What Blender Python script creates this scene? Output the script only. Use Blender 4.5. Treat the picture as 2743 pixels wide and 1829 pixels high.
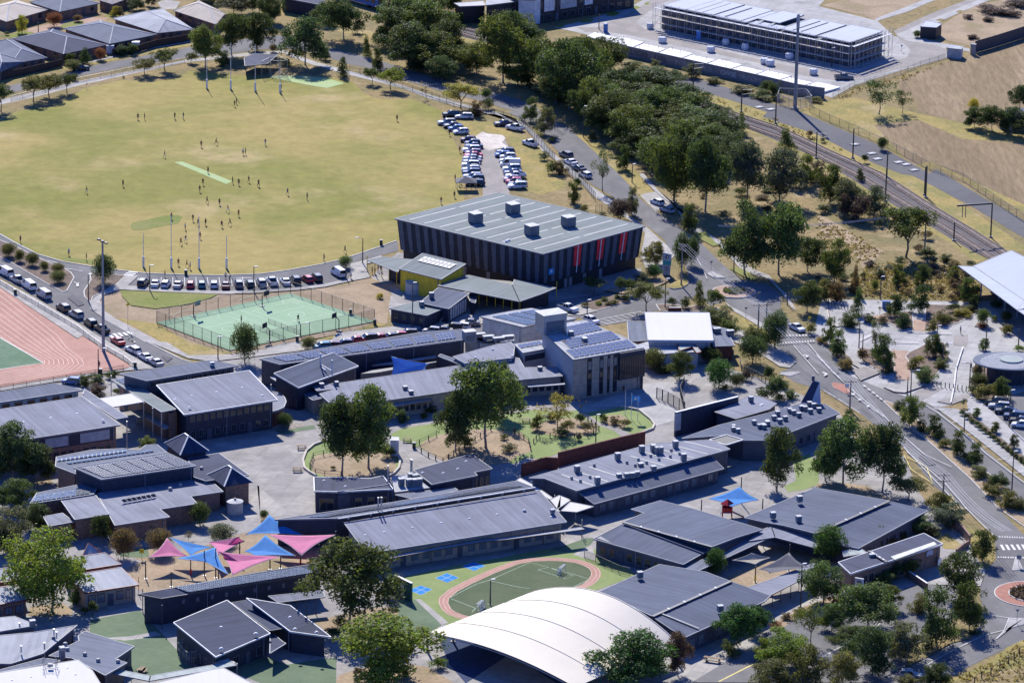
# Aerial view of a school campus beside a sports oval. Units are metres; the origin lies on the ground in front of the camera.
import bpy,bmesh,math,random
from mathutils import Vector,Matrix
from math import radians,sin,cos,pi,atan2,hypot,sqrt
def V(*a):return Vector(a)
def si(node,key,v):node.inputs[key].default_value=v
scene=bpy.context.scene
COL=scene.collection
for o in list(bpy.data.objects):
 bpy.data.objects.remove(o)
 # -- camera, sky, sun, exposure
cam_data=bpy.data.cameras.new('camera')
cam_data.sensor_width=36.0
cam_data.lens=162.7415
cam_data.clip_start=1.0
cam_data.clip_end=9000.0
camera=bpy.data.objects.new('camera',cam_data)
camera.matrix_world=Matrix(((0.999814,-0.019296,0.000000,0.0000),(0.005738,0.297320,-0.954761,-1060.0000),(0.018423,0.954583,0.297375,300.0000),(0,0,0,1)))
COL.objects.link(camera)
scene.camera=camera
SUN_EL,SUN_AZ=radians(38.5),radians(12.5)
world=bpy.data.worlds.new('World');scene.world=world
world.use_nodes=True
wn=world.node_tree.nodes;wl=world.node_tree.links
sky=wn.new('ShaderNodeTexSky');sky.sky_type='NISHITA';sky.sun_disc=False
sky.sun_elevation=SUN_EL;sky.sun_rotation=-SUN_AZ
sky.air_density=1.0;sky.dust_density=0.4;sky.ozone_density=3.0
bg=wn['Background'];si(bg,'Strength',0.08)
tint=wn.new('ShaderNodeVectorMath');tint.operation='MULTIPLY';tint.inputs[1].default_value=(.36,.69,1.6)
wl.new(sky.outputs[0],tint.inputs[0]);wl.new(tint.outputs[0],bg.inputs['Color'])
sun_data=bpy.data.lights.new('sun','SUN')
sun_data.energy=5.0;sun_data.angle=radians(0.5);sun_data.color=(1.0,0.955,0.88)
sun=bpy.data.objects.new('sun',sun_data);COL.objects.link(sun)
ldir=V(sin(SUN_AZ)*cos(SUN_EL),-cos(SUN_AZ)*cos(SUN_EL),-sin(SUN_EL))
sun.rotation_euler=ldir.to_track_quat('-Z','Y').to_euler()
scene.view_settings.view_transform='Standard'
scene.view_settings.look='None'
scene.view_settings.gamma=1.0
scene.view_settings.use_curve_mapping=False
scene.view_settings.exposure=0.5
scene.cycles.max_bounces=6
scene.cycles.diffuse_bounces=2
scene.cycles.glossy_bounces=2
scene.cycles.transmission_bounces=4
scene.cycles.transparent_max_bounces=8
scene.cycles.caustics_reflective=False
scene.cycles.caustics_refractive=False
# -- materials
MATS={}
def nodes_of(m):
 m.use_nodes=True
 return m.node_tree.nodes,m.node_tree.links
def c4(c):return(c[0],c[1],c[2],1.0)
def mixc(n,l,fac,a,b,blend='MIX'):
 x=n.new('ShaderNodeMix');x.data_type='RGBA';x.blend_type=blend
 for k,v in((0,fac),(6,a),(7,b)):
  if isinstance(v,bpy.types.NodeSocket):l.new(v,x.inputs[k])
  elif k==0:si(x,0,v)
  else:si(x,k,c4(v))
 return x.outputs[2]
def noise(n,l,vec,scale,detail=4,rough=.6,dist=0.0):
 t=n.new('ShaderNodeTexNoise');si(t,'Scale',scale)
 si(t,'Detail',detail);si(t,'Roughness',rough)
 si(t,'Distortion',dist)
 l.new(vec,t.inputs['Vector']);return t.outputs[0]
def ramp(n,l,v,a,b):
 r=n.new('ShaderNodeMapRange');r.interpolation_type='SMOOTHSTEP'
 si(r,1,a);si(r,2,b)
 l.new(v,r.inputs[0]);return r.outputs[0]
def position(n,l,scale=(1,1,1),rot=0.0):
 g=n.new('ShaderNodeNewGeometry');mp=n.new('ShaderNodeMapping')
 si(mp,'Scale',scale);si(mp,'Rotation',(0,0,rot))
 l.new(g.outputs['Position'],mp.inputs[0]);return mp.outputs[0]
def bumped(n,l,bs,h,strength,dist=.1):
 b=n.new('ShaderNodeBump');si(b,'Strength',strength);si(b,'Distance',dist)
 l.new(h,b.inputs['Height']);l.new(b.outputs[0],bs.inputs['Normal'])
def ground_mat(name,c1,c2,c3=None,s1=.03,s2=.5,t3=(.55,.68),s3=.06,rough=.95,stretch=(1,1,1),rot=0.0,grain=.28,bump=.25,joint=0):
 m=bpy.data.materials.new(name);n,l=nodes_of(m);bs=n['Principled BSDF']
 p=position(n,l,stretch,rot)
 col=mixc(n,l,ramp(n,l,noise(n,l,p,s1,7,.62,.4),.36,.64),c1,c2)
 if c3:col=mixc(n,l,ramp(n,l,noise(n,l,p,s3,6,.6),*t3),col,c3)
 f=noise(n,l,p,s2,8,.75)
 g=n.new('ShaderNodeMapRange');si(g,1,.3);si(g,2,.7)
 si(g,3,1-grain);si(g,4,1+grain);l.new(f,g.inputs[0])
 if joint:
  bk=n.new('ShaderNodeTexBrick');bk.offset=0;si(bk,'Scale',1);si(bk,'Mortar Size',.05);si(bk,'Brick Width',joint);si(bk,'Row Height',joint)
  for q,a in(('Color1',1.05),('Color2',.93),('Mortar',.72)):si(bk,q,(a,a,a,1))
  l.new(position(n,l,rot=.3),bk.inputs['Vector']);col=mixc(n,l,1,col,bk.outputs[0],'MULTIPLY')
 v=n.new('ShaderNodeVectorMath');v.operation='SCALE';l.new(col,v.inputs[0]);l.new(g.outputs[0],v.inputs['Scale'])
 l.new(v.outputs[0],bs.inputs['Base Color']);si(bs,'Roughness',rough)
 si(bs,'Specular IOR Level',.15)
 if bump:bumped(n,l,bs,f,bump)
 MATS[name]=m;return m
def plain_mat(name,c,rough=.6,metal=0.0,var=.12,scale=.8,spec=.4):
 m=bpy.data.materials.new(name);n,l=nodes_of(m);bs=n['Principled BSDF']
 p=position(n,l)
 f=noise(n,l,p,scale,6,.65)
 lo=tuple(x*(1-var*1.6)for x in c);hi=tuple(min(.95,x*(1+var))for x in c)
 l.new(mixc(n,l,ramp(n,l,f,.3,.7),lo,hi),bs.inputs['Base Color'])
 si(bs,'Roughness',rough);si(bs,'Metallic',metal)
 si(bs,'Specular IOR Level',spec)
 MATS[name]=m;return m
def roof_mat(name,c,rough=.8,pitch=.76,var=.22,rib=.12,spec=.1):
# metal sheet roofing: u runs along the eave, v down the slope; sheets differ a little, dirt streaks run down
 m=bpy.data.materials.new(name);n,l=nodes_of(m);bs=n['Principled BSDF']
 uv=n.new('ShaderNodeUVMap');sp=n.new('ShaderNodeSeparateXYZ');l.new(uv.outputs[0],sp.inputs[0])
 def math_(op,a,b=None):
  x=n.new('ShaderNodeMath');x.operation=op
  for k,v in((0,a),(1,b)):
   if v is None:continue
   if isinstance(v,bpy.types.NodeSocket):l.new(v,x.inputs[k])
   else:si(x,k,v)
  return x.outputs[0]
 sheet_no=math_('FLOOR',math_('DIVIDE',sp.outputs[0],pitch))
 wnz=n.new('ShaderNodeTexWhiteNoise');wnz.noise_dimensions='1D';l.new(sheet_no,wnz.inputs['W'])
 mp=n.new('ShaderNodeMapping');si(mp,'Scale',(1.3,.12,1));l.new(uv.outputs[0],mp.inputs[0])
 streak=noise(n,l,mp.outputs[0],1.0,6,.7)
 p=position(n,l);big=noise(n,l,p,.12,5,.6)
 k=math_('ADD',math_('MULTIPLY',math_('SUBTRACT',wnz.outputs[0],.5),var),1.0)
 k=math_('ADD',k,math_('MULTIPLY',math_('SUBTRACT',streak,.5),var*3.2))
 k=math_('ADD',k,math_('MULTIPLY',math_('SUBTRACT',big,.5),var*3.2))
 v=n.new('ShaderNodeVectorMath');v.operation='SCALE';si(v,0,c);l.new(k,v.inputs['Scale'])
 l.new(v.outputs[0],bs.inputs['Base Color']);si(bs,'Roughness',rough)
 si(bs,'Specular IOR Level',spec)
 wave=math_('SINE',math_('MULTIPLY',sp.outputs[0],2*pi/pitch*2))
 if rib:bumped(n,l,bs,wave,rib,.04)
 MATS[name]=m;return m
def tint_mat(name,rough=.35,kind='paint'):
# takes its colour from the object's own colour
 m=bpy.data.materials.new(name);n,l=nodes_of(m);bs=n['Principled BSDF']
 oi=n.new('ShaderNodeObjectInfo')
 if kind=='paint':
  p=position(n,l);d=ramp(n,l,noise(n,l,p,2.0,5),.3,.7)
  dark=n.new('ShaderNodeVectorMath');dark.operation='SCALE';si(dark,'Scale',.86)
  l.new(oi.outputs['Color'],dark.inputs[0])
  l.new(mixc(n,l,d,oi.outputs['Color'],dark.outputs[0]),bs.inputs['Base Color'])
  si(bs,'Coat Weight',.5);si(bs,'Coat Roughness',.1)
 else:
  l.new(oi.outputs['Color'],bs.inputs['Base Color']);si(bs,'Specular IOR Level',.2)
 si(bs,'Roughness',rough)
 MATS[name]=m;return m
def leaf_mat(name):
 m=bpy.data.materials.new(name);n,l=nodes_of(m);out=n['Material Output'];bs=n['Principled BSDF']
 oi=n.new('ShaderNodeObjectInfo');g=n.new('ShaderNodeNewGeometry')
 hsv=n.new('ShaderNodeHueSaturation');l.new(oi.outputs['Color'],hsv.inputs['Color'])
 for tgt,a,b in(('Hue',.47,.53),('Value',.55,1.5),('Saturation',.8,1.1)):
  r=n.new('ShaderNodeMapRange');si(r,3,a);si(r,4,b)
  l.new(g.outputs['Random Per Island'],r.inputs[0]);l.new(r.outputs[0],hsv.inputs[tgt])
 l.new(hsv.outputs[0],bs.inputs['Base Color']);si(bs,'Roughness',.55)
 si(bs,'Specular IOR Level',.08)
 tr=n.new('ShaderNodeBsdfTranslucent')
 w=n.new('ShaderNodeVectorMath');w.operation='MULTIPLY';si(w,1,(1.7,1.7,.7))
 l.new(hsv.outputs[0],w.inputs[0]);l.new(w.outputs[0],tr.inputs['Color'])
 mx=n.new('ShaderNodeMixShader');si(mx,0,.33)
 l.new(bs.outputs[0],mx.inputs[1]);l.new(tr.outputs[0],mx.inputs[2]);l.new(mx.outputs[0],out.inputs['Surface'])
 MATS[name]=m;return m
def mesh_mat(name,c,alpha):
# woven wire: a fine grid of opaque wires with air between
 m=bpy.data.materials.new(name);n,l=nodes_of(m);out=n['Material Output'];bs=n['Principled BSDF']
 si(bs,'Base Color',c4(c));si(bs,'Roughness',.6)
 tr=n.new('ShaderNodeBsdfTransparent');mx=n.new('ShaderNodeMixShader');si(mx,0,alpha)
 l.new(tr.outputs[0],mx.inputs[1]);l.new(bs.outputs[0],mx.inputs[2]);l.new(mx.outputs[0],out.inputs['Surface'])
 MATS[name]=m;return m
ground_mat('dry_ground',(.27,.20,.095),(.19,.16,.07),(.33,.25,.13),s1=.07,s2=.8,s3=.12,grain=.4)
ground_mat('oval_grass',(.335,.265,.092),(.205,.202,.046),(.40,.31,.145),s1=.024,s2=.35,t3=(.52,.72),s3=.04,stretch=(.8,.8,1),grain=.2)
ground_mat('green_grass',(.17,.20,.045),(.22,.22,.07),None,s1=.1,s2=1.0,grain=.2)
ground_mat('yellow_grass',(.34,.26,.09),(.23,.205,.07),(.36,.28,.14),s1=.1,s2=1.0,grain=.35)
ground_mat('field',(.25,.185,.105),(.205,.15,.085),(.29,.215,.13),s1=.04,s2=.55,stretch=(1.6,.22,1),rot=.35,grain=.36)
ground_mat('mulch',(.14,.105,.085),(.20,.15,.115),None,s1=.3,s2=1.5,grain=.35)
ground_mat('bare_earth',(.37,.28,.185),(.29,.22,.14),(.26,.21,.115),s1=.12,s2=1.2)
ground_mat('asphalt',(.185,.18,.178),(.15,.147,.147),(.215,.21,.205),s1=.09,s2=.35,s3=.05,grain=.14,bump=.1,stretch=(1,.6,1))
ground_mat('dark_asphalt',(.115,.113,.12),(.14,.138,.142),None,s1=.06,s2=.8,grain=.12,bump=.1)
ground_mat('ballast',(.105,.092,.095),(.135,.12,.12),None,s1=.2,s2=2.0,grain=.3)
ground_mat('yard',(.345,.325,.30),(.27,.255,.24),(.40,.375,.345),s1=.09,s2=.45,s3=.13,grain=.18,bump=.1,joint=4)
ground_mat('concrete',(.43,.405,.365),(.34,.325,.30),None,s1=.2,s2=.8,grain=.14,bump=.08,joint=2.4)
ground_mat('pale_concrete',(.43,.42,.40),(.36,.35,.335),(.30,.295,.285),s1=.1,s2=.5,s3=.09,grain=.13,bump=.05,joint=3)
ground_mat('white_gravel',(.66,.60,.53),(.50,.45,.38),(.34,.30,.25),s1=.15,s2=1.2,grain=.2)
ground_mat('gravel',(.33,.30,.275),(.27,.25,.23),None,s1=.2,s2=1.6,grain=.2)
ground_mat('brick_paving',(.42,.30,.22),(.36,.25,.19),None,s1=.3,s2=2.5,grain=.2)
ground_mat('red_paving',(.40,.20,.15),(.34,.17,.13),None,s1=.3,s2=2.5,grain=.2)
ground_mat('track_red',(.40,.225,.175),(.46,.265,.205),(.48,.29,.23),s1=.09,s2=.6,grain=.1,bump=.05,stretch=(1,.5,1))
ground_mat('infield_green',(.115,.19,.115),(.15,.22,.14),None,s1=.15,s2=.8,grain=.15)
ground_mat('court_green',(.27,.40,.25),(.30,.425,.275),(.25,.375,.23),s1=.1,s2=.8,grain=.06,bump=.05)
ground_mat('turf_bright',(.205,.262,.095),(.245,.295,.115),None,s1=.15,s2=1.0,grain=.1,bump=.05)
ground_mat('turf_sage',(.125,.172,.105),(.15,.20,.12),(.105,.15,.09),s1=.12,s2=.9,grain=.12,bump=.05)
ground_mat('turf_dark',(.085,.115,.06),(.105,.13,.07),None,s1=.2,s2=.9,grain=.1,bump=.05)
ground_mat('court_navy',(.035,.055,.12),(.045,.065,.13),None,s1=.3,s2=1)
ground_mat('court_blue',(.03,.20,.52),(.04,.23,.56),None,s1=.3,s2=1,grain=.08,bump=0)
ground_mat('pitch_green',(.33,.43,.18),(.38,.46,.23),None,s1=.2,s2=1,grain=.1)
roof_mat('roof_grey',(0.18,0.19,0.22))
roof_mat('roof_lilac',(0.212,0.222,0.265))
roof_mat('roof_mid',(0.1,0.116,0.162))
roof_mat('roof_dark',(0.068,0.076,0.118))
roof_mat('roof_navy',(0.052,0.061,0.1))
roof_mat('roof_pale',(0.38,0.39,0.41))
roof_mat('roof_white',(.60,.585,.55),rib=.2,var=.03)
roof_mat('roof_green_grey',(0.185,0.212,0.21),var=.16)
roof_mat('roof_sage',(0.34,0.38,0.36))
roof_mat('roof_beige',(0.47,0.41,0.34))
roof_mat('roof_slate',(0.145,0.163,0.208))
roof_mat('roof_bluewhite',(.46,.49,.56),var=.05)
# name, colour, then roughness, metal, mottling, its scale, specular
for row in '''paint_white .58 .575 .56 .7
paint_grey .40 .40 .39 .8 0 .2
paint_yellow .65 .52 .12 .7
line_pale .44 .56 .42 .8
line_dark .12 .22 .14 .8
track_line .64 .46 .39 .8
kerb .52 .50 .47 .8
skylight .55 .54 .42 .4
strip_pale .34 .35 .335 .7
trim_white .66 .66 .66 .5
trim_grey .23 .24 .275 .6
trim_dark .06 .06 .075 .5
trim_red .22 .04 .03 .5
wall_navy .035 .04 .065 .6 0 .15
wall_slate .085 .095 .125
wall_grey .24 .245 .26 .7
wall_pale .44 .45 .46 .7
wall_beige .40 .33 .265 .8
wall_brick .27 .17 .125 .85 0 .22 2
wall_red_brick .16 .055 .04 .85 0 .22 2
wall_white .72 .72 .72 .7
wall_yellow .72 .50 .03
wall_dark .03 .03 .036
wall_mint .36 .44 .42
wall_green .02 .10 .075
wall_teal .03 .30 .28 .5
panel_dark .04 .043 .055 .7 0 .12 .8 .15
panel_light .11 .122 .155 .7 0 .12 .8 .15
panel_red .85 .03 .05 .5
panel_blue .02 .30 .70 .5
glass .018 .022 .03 .08 0 .02 .8 .6
pane_pale .16 .19 .22 .15 0 .12 .8 .6
solar_cell .085 .09 .13 .22 0 .06 .8 .5
solar_dark .045 .05 .085 .25 0 .06 .8 .5
metal .45 .46 .47 .4 .5
metal_dark .07 .07 .075 .5 .3
metal_green .03 .09 .05
unit_grey .27 .28 .29
unit_dark .16 .17 .19
rust .16 .11 .085 .8 .2
timber .30 .215 .14 .85 0 .25 3
timber_dark .07 .05 .04 .85 0 .25 3
sleeper .46 .38 .32 .9 0 .2 1.5
tank .50 .48 .44
tyre .015 .015 .016 .9
rim .40 .40 .42 .4 .5
lamp_red .35 .01 .01 .3
lamp_clear .7 .7 .7 .2
bark .16 .125 .10 .9 0 .3 2
bark_pale .30 .255 .22 .9 0 .3 2
sail_pink .85 .30 .50 .8 0 .06
sail_blue .09 .38 .80 .8 0 .06
sail_sky .26 .48 .9 .8 0 .05
sail_cream .66 .60 .47 .8 0 .06
sail_grey .27 .27 .29 .8 0 .06
canopy_white .84 .76 .62 .85 0 .02 .3
canopy_seam .86 .79 .66 .8 0 .02
plastic_red .55 .02 .02 .4
plastic_blue .03 .14 .42 .4
plastic_yellow .70 .55 .02 .4
bag_white .70 .70 .70 .8 0 .15 2
rock .28 .24 .21 .9 0 .3 1
stone_wall .50 .45 .38 .85
skin .45 .27 .19
bin_green .03 .05 .045'''.splitlines():
 a=row.split();b=[float(x)for x in a[1:]];plain_mat(a[0],tuple(b[:3]),*b[3:])
for k in[k for k in MATS if k.startswith('sail_')or k.startswith('canopy_')]:
 n,l=nodes_of(MATS[k]);bs=n['Principled BSDF'];tr=n.new('ShaderNodeBsdfTranslucent');mx=n.new('ShaderNodeMixShader');si(mx,0,.45 if k[0]=='s' else.12)
 l.new(bs.inputs['Base Color'].links[0].from_socket,tr.inputs['Color']);l.new(bs.outputs[0],mx.inputs[1]);l.new(tr.outputs[0],mx.inputs[2]);l.new(mx.outputs[0],n['Material Output'].inputs['Surface'])
tint_mat('car_paint',.35)
tint_mat('cloth',.8,'flat')
leaf_mat('leaves')
mesh_mat('wire_mesh',(.10,.10,.10),.22)
mesh_mat('wire_mesh_pale',(.34,.31,.29),.42)
mesh_mat('sheer_sail',(.27,.27,.29),.9)
# -- mesh helpers
def D2(s,z=None,k=.1):
 a=[int(t)*k for t in s.split()];x=y=0;out=[]
 for i in range(0,len(a),2):x+=a[i];y+=a[i+1];out.append((x,y)if z is None else(x,y,z))
 return out
def G2(s):return D2(s,None,.2)
def D3(s,z=0):
 a=[int(t)/10 for t in s.split()];p=D2(' '.join(t for i,t in enumerate(s.split())if i%3<2));return[(x,y,h)for(x,y),h in zip(p,a[2::3])]
def mesh(name,verts,faces,mats,uvs=None,mi=None,fix=True,smooth=False):
 me=bpy.data.meshes.new(name);me.from_pydata(verts,[],faces)
 for m in(mats if isinstance(mats,(list,tuple))else[mats]):me.materials.append(MATS[m])
 if mi:me.polygons.foreach_set('material_index',mi)
 if uvs:
  lay=me.uv_layers.new(name='UVMap')
  for lp in me.loops:lay.data[lp.index].uv=uvs[lp.vertex_index]
 if fix:
  bm=bmesh.new();bm.from_mesh(me);bmesh.ops.recalc_face_normals(bm,faces=bm.faces);bm.to_mesh(me);bm.free()
 if smooth:me.polygons.foreach_set('use_smooth',[True]*len(me.polygons))
 me.update();return me
def wloc(p):
 v=V(0,0,0)
 while p is not None:v=v+p.location;p=p.parent
 return v
def link(name,me,parent=None,loc=(0,0,0),rz=0.0,color=None,scale=None):
 o=bpy.data.objects.new(name,me);COL.objects.link(o)
 if parent is not None:o.parent=parent
 o.location=loc
 if rz:o.rotation_euler=(0,0,rz)
 if scale:o.scale=scale
 if color:o.color=(color[0],color[1],color[2],1)
 return o
def tag(o,label=None,cat=None,group=None,kind=None):
 for k,v in(('label',label),('category',cat),('group',group),('kind',kind)):
  if v:o[k]=v
 return o
def thing(name,label,cat,loc,group=None,rz=0.0,kind=None):
 o=bpy.data.objects.new(name,None);COL.objects.link(o);o.empty_display_size=.5
 o.location=loc if len(loc)==3 else(loc[0],loc[1],0.0);o.rotation_euler=(0,0,rz)
 return tag(o,label,cat,group,kind)
HEX=[(0,3,2,1),(4,5,6,7),(0,1,5,4),(1,2,6,5),(2,3,7,6),(3,0,4,7)]
class Shape:
# collects solids given in world metres and links them as ONE mesh object
 def __init__(s):s.v=[];s.f=[];s.mi=[]
 def add(s,verts,faces,mi=0):
  k=len(s.v);s.v+=[tuple(p)for p in verts];s.f+=[tuple(i+k for i in f)for f in faces];s.mi+=[mi]*len(faces);return s
 def box(s,c,size,rz=0.0,mi=0):
  x,y,z=size[0]/2,size[1]/2,size[2];ca,sa=cos(rz),sin(rz);vs=[]
  for dz in(0,z):
   for dx,dy in((-x,-y),(x,-y),(x,y),(-x,y)):vs.append((c[0]+dx*ca-dy*sa,c[1]+dx*sa+dy*ca,c[2]+dz))
  return s.add(vs,HEX,mi)
 def bar(s,p,q,w,h=None,mi=0):
  p,q=Vector(p),Vector(q);d=q-p
  if d.length<1e-5:return s
  h=h or w;d.normalize();up=V(0,0,1)if abs(d.z)<.95 else V(0,1,0)
  a=d.cross(up).normalized();b=a.cross(d).normalized();vs=[]
  for e in(p,q):
   for i,j in((-1,-1),(1,-1),(1,1),(-1,1)):vs.append(tuple(e+a*(i*w/2)+b*(j*h/2)))
  return s.add(vs,HEX,mi)
 def tube(s,p,q,r0,r1=None,n=8,mi=0):
  r1=r0 if r1 is None else r1;p,q=Vector(p),Vector(q);d=(q-p).normalized()
  up=V(0,0,1)if abs(d.z)<.95 else V(1,0,0);a=d.cross(up).normalized();b=a.cross(d)
  vs=[]
  for e,r in((p,r0),(q,r1)):
   for i in range(n):t=2*pi*i/n;vs.append(tuple(e+a*(r*cos(t))+b*(r*sin(t))))
  fs=[(i,(i+1)%n,n+(i+1)%n,n+i)for i in range(n)]+[tuple(range(n-1,-1,-1)),tuple(range(n,2*n))]
  return s.add(vs,fs,mi)
 def prism(s,poly,z0,z1,mi=0):
  n=len(poly);zt=z1 if isinstance(z1,(list,tuple))else[z1]*n
  vs=[(p[0],p[1],z0)for p in poly]+[(p[0],p[1],zt[i])for i,p in enumerate(poly)]
  return s.add(vs,[tuple(range(n-1,-1,-1)),tuple(range(n,2*n))]+[(i,(i+1)%n,n+(i+1)%n,n+i)for i in range(n)],mi)
 def lathe(s,c,prof,n=20,mi=0):
  vs=[];fs=[]
  for r,z in prof:
   for i in range(n):t=2*pi*i/n;vs.append((c[0]+r*cos(t),c[1]+r*sin(t),c[2]+z))
  for j in range(len(prof)-1):
   for i in range(n):fs.append((j*n+i,j*n+(i+1)%n,(j+1)*n+(i+1)%n,(j+1)*n+i))
  fs+=[tuple(range(n-1,-1,-1)),tuple(range((len(prof)-1)*n,len(prof)*n))]
  return s.add(vs,fs,mi)
 def build(s,name,mats,parent=None,smooth=False,kind=None):
  off=wloc(parent)if parent is not None else V(0,0,0)
  vs=[(v[0]-off.x,v[1]-off.y,v[2]-off.z)for v in s.v]
  o=link(name,mesh(name,vs,s.f,mats,mi=s.mi,smooth=smooth),parent)
  if kind:o['kind']=kind
  return o
 def own(s,name,mats,label,cat,group=None,kind=None):
  xs=[v[0]for v in s.v];ys=[v[1]for v in s.v];cx,cy=(min(xs)+max(xs))/2,(min(ys)+max(ys))/2
  o=link(name,mesh(name,[(v[0]-cx,v[1]-cy,v[2])for v in s.v],s.f,mats,mi=s.mi),None,(cx,cy,0))
  return tag(o,label,cat,group,kind)
def part_of(kind):
# one solid linked straight away as a part
 def f(parent,name,m,*a,**k):return getattr(Shape(),kind)(*a,**k).build(name,[m],parent)
 return f
pbox,pbar,ptube,pprism,plathe=(part_of(k)for k in('box','bar','tube','prism','lathe'))
def area2(poly):return sum(poly[i][0]*poly[(i+1)%len(poly)][1]-poly[(i+1)%len(poly)][0]*poly[i][1]for i in range(len(poly)))
def inset(poly,d):
 n=len(poly);s=1 if area2(poly)>0 else-1;out=[]
 for i in range(n):
  a,b,c=(Vector(poly[j%n][:2])for j in(i-1,i,i+1))
  e,f=(b-a).normalized(),(c-b).normalized();n1,n2=V(-e.y,e.x)*s,V(-f.y,f.x)*s
  m=n1+n2;q=m.length_squared
  m=m*(2*d/q)if q>.15 else n1*d
  if m.length>3*abs(d):m=m.normalized()*3*abs(d)
  out.append((b.x+m.x,b.y+m.y))
 return out
def plane_z(poly):
# least-squares plane through a roof outline
 n=len(poly);cx=sum(p[0]for p in poly)/n;cy=sum(p[1]for p in poly)/n;cz=sum(p[2]for p in poly)/n
 xx=xy=yy=xz=yz=0
 for p in poly:
  x,y,z=p[0]-cx,p[1]-cy,p[2]-cz;xx+=x*x;xy+=x*y;yy+=y*y;xz+=x*z;yz+=y*z
 D=xx*yy-xy*xy
 if abs(D)<1e-6:return lambda x,y:cz
 a,b=(xz*yy-yz*xy)/D,(yz*xx-xz*xy)/D
 return lambda x,y:cz+a*(x-cx)+b*(y-cy)
def sheet(name,poly,m,z=0.02,kind='structure',kerb=0.0,parent=None):
# a flat sheet of ground; with kerb > 0 a raised slab with a concrete edge
 if kerb:
  s=Shape();s.prism(poly,-.05,z+kerb-.01,0)
  o=s.build(name,['kerb'],parent)
  t=Shape();ip=inset(poly,.22 if abs(area2(poly))>90 else.04);t.add([(p[0],p[1],z+kerb)for p in ip],[tuple(range(len(ip)))])
  t.build('surface',[m],o)
 else:
  o=link(name,mesh(name,[(p[0],p[1],z)for p in poly],[tuple(range(len(poly)))],[m],fix=False),parent)
  if o.data.polygons[0].normal.z<0:o.data.flip_normals()
 if kind and parent is None:o['kind']=kind
 return o
def strip_poly(pts,w):
 n=len(pts);L=[];R=[]
 for i in range(n):
  a=Vector(pts[max(0,i-1)][:2]);b=Vector(pts[min(n-1,i+1)][:2]);d=(b-a)
  d=d.normalized()if d.length>1e-6 else V(1,0);nn=V(-d.y,d.x)*(w/2);p=Vector(pts[i][:2])
  L.append(p+nn);R.append(p-nn)
 return L,R
def lines(name,polylines,w,m,z,parent=None,kind='structure'):
 v=[];f=[]
 for pl in polylines:
  L,R=strip_poly(pl,w);k=len(v)
  for a,b in zip(L,R):v+=[(a.x,a.y,z),(b.x,b.y,z)]
  f+=[(k+2*i,k+2*i+1,k+2*i+3,k+2*i+2)for i in range(len(pl)-1)]
 o=link(name,mesh(name,v,f,[m]),parent)
 for p in o.data.polygons:
  pass
 if kind:o['kind']=kind
 return o
def kerb_line(pts,w=.3,h=.14,name='kerb',m='kerb'):
 L,R=strip_poly(pts,w);s=Shape();n=len(pts)
 v=[]
 for a,b in zip(L,R):v+=[(a.x,a.y,0),(b.x,b.y,0),(b.x,b.y,h),(a.x,a.y,h)]
 f=[(0,1,2,3),(4*n-1,4*n-2,4*n-3,4*n-4)]
 for i in range(n-1):
  for j in range(4):f.append((4*i+j,4*i+(j+1)%4,4*i+4+(j+1)%4,4*i+4+j))
 s.add(v,f);o=s.build(name,[m]);o['kind']='structure';return o
def dashes(pts,on,off):
 out=[];d=0.0
 for i in range(len(pts)-1):
  a,b=Vector(pts[i]),Vector(pts[i+1]);L=(b-a).length;t=0
  while t<L:out.append([tuple(a+(b-a)*(t/L)),tuple(a+(b-a)*(min(L,t+on)/L))]);t+=on+off
 return out
 # -- buildings
def roof(b,poly,m,th=.22,edge='trim_grey',name='roof',ew=.16,edges=None):
# sloping or flat slab; the first edge of the outline is the eave, so ribs run across it
 n=len(poly);off=wloc(b);o0=Vector(poly[0]);u=(Vector(poly[1])-o0);u.z=0;u.normalize();w=V(-u.y,u.x,0)
 vs=[(p[0]-off.x,p[1]-off.y,p[2]-off.z)for p in poly];vs+=[(x,y,z-th)for x,y,z in vs]
 uv=[((Vector(p)-o0).dot(u),(Vector(p)-o0).dot(w))for p in poly];uv+=uv
 fs=[tuple(range(n)),tuple(range(2*n-1,n-1,-1))]+[(i,n+i,n+(i+1)%n,(i+1)%n)for i in range(n)]
 o=link(name,mesh(name,vs,fs,[m,edge or m],uvs=uv,mi=[0,1]+[1]*n),b)
 if edge:
  s=Shape()
  for i in(edges if edges is not None else range(n)):
   p,q=Vector(poly[i]),Vector(poly[(i+1)%n]);s.bar((p.x,p.y,p.z-.06),(q.x,q.y,q.z-.06),min(ew,.2),.2)
  s.build('gutter',[edge],o)
 return o
def walls(b,poly,m,d=.45,z0=0.0,name='wall',drop=.2):
 ip=inset(poly,d);z=plane_z(poly);s=Shape()
 s.prism(ip,z0,[z(p[0],p[1])-drop for p in ip]);o=s.build(name,[m],b)
 ou=inset(poly,d-.1)
 for p,q in zip(ou,ou[1:]):
  L=hypot(q[0]-p[0],q[1]-p[1])
  for i in range(int(L/9)):
   f=(i+.93)/int(L/9);x,y=p[0]+(q[0]-p[0])*f,p[1]+(q[1]-p[1])*f;pbox(o,'downpipe','trim_grey',(x,y,z0),(.13,.13,z(x,y)-drop-z0))
 return o
_win={}
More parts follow.
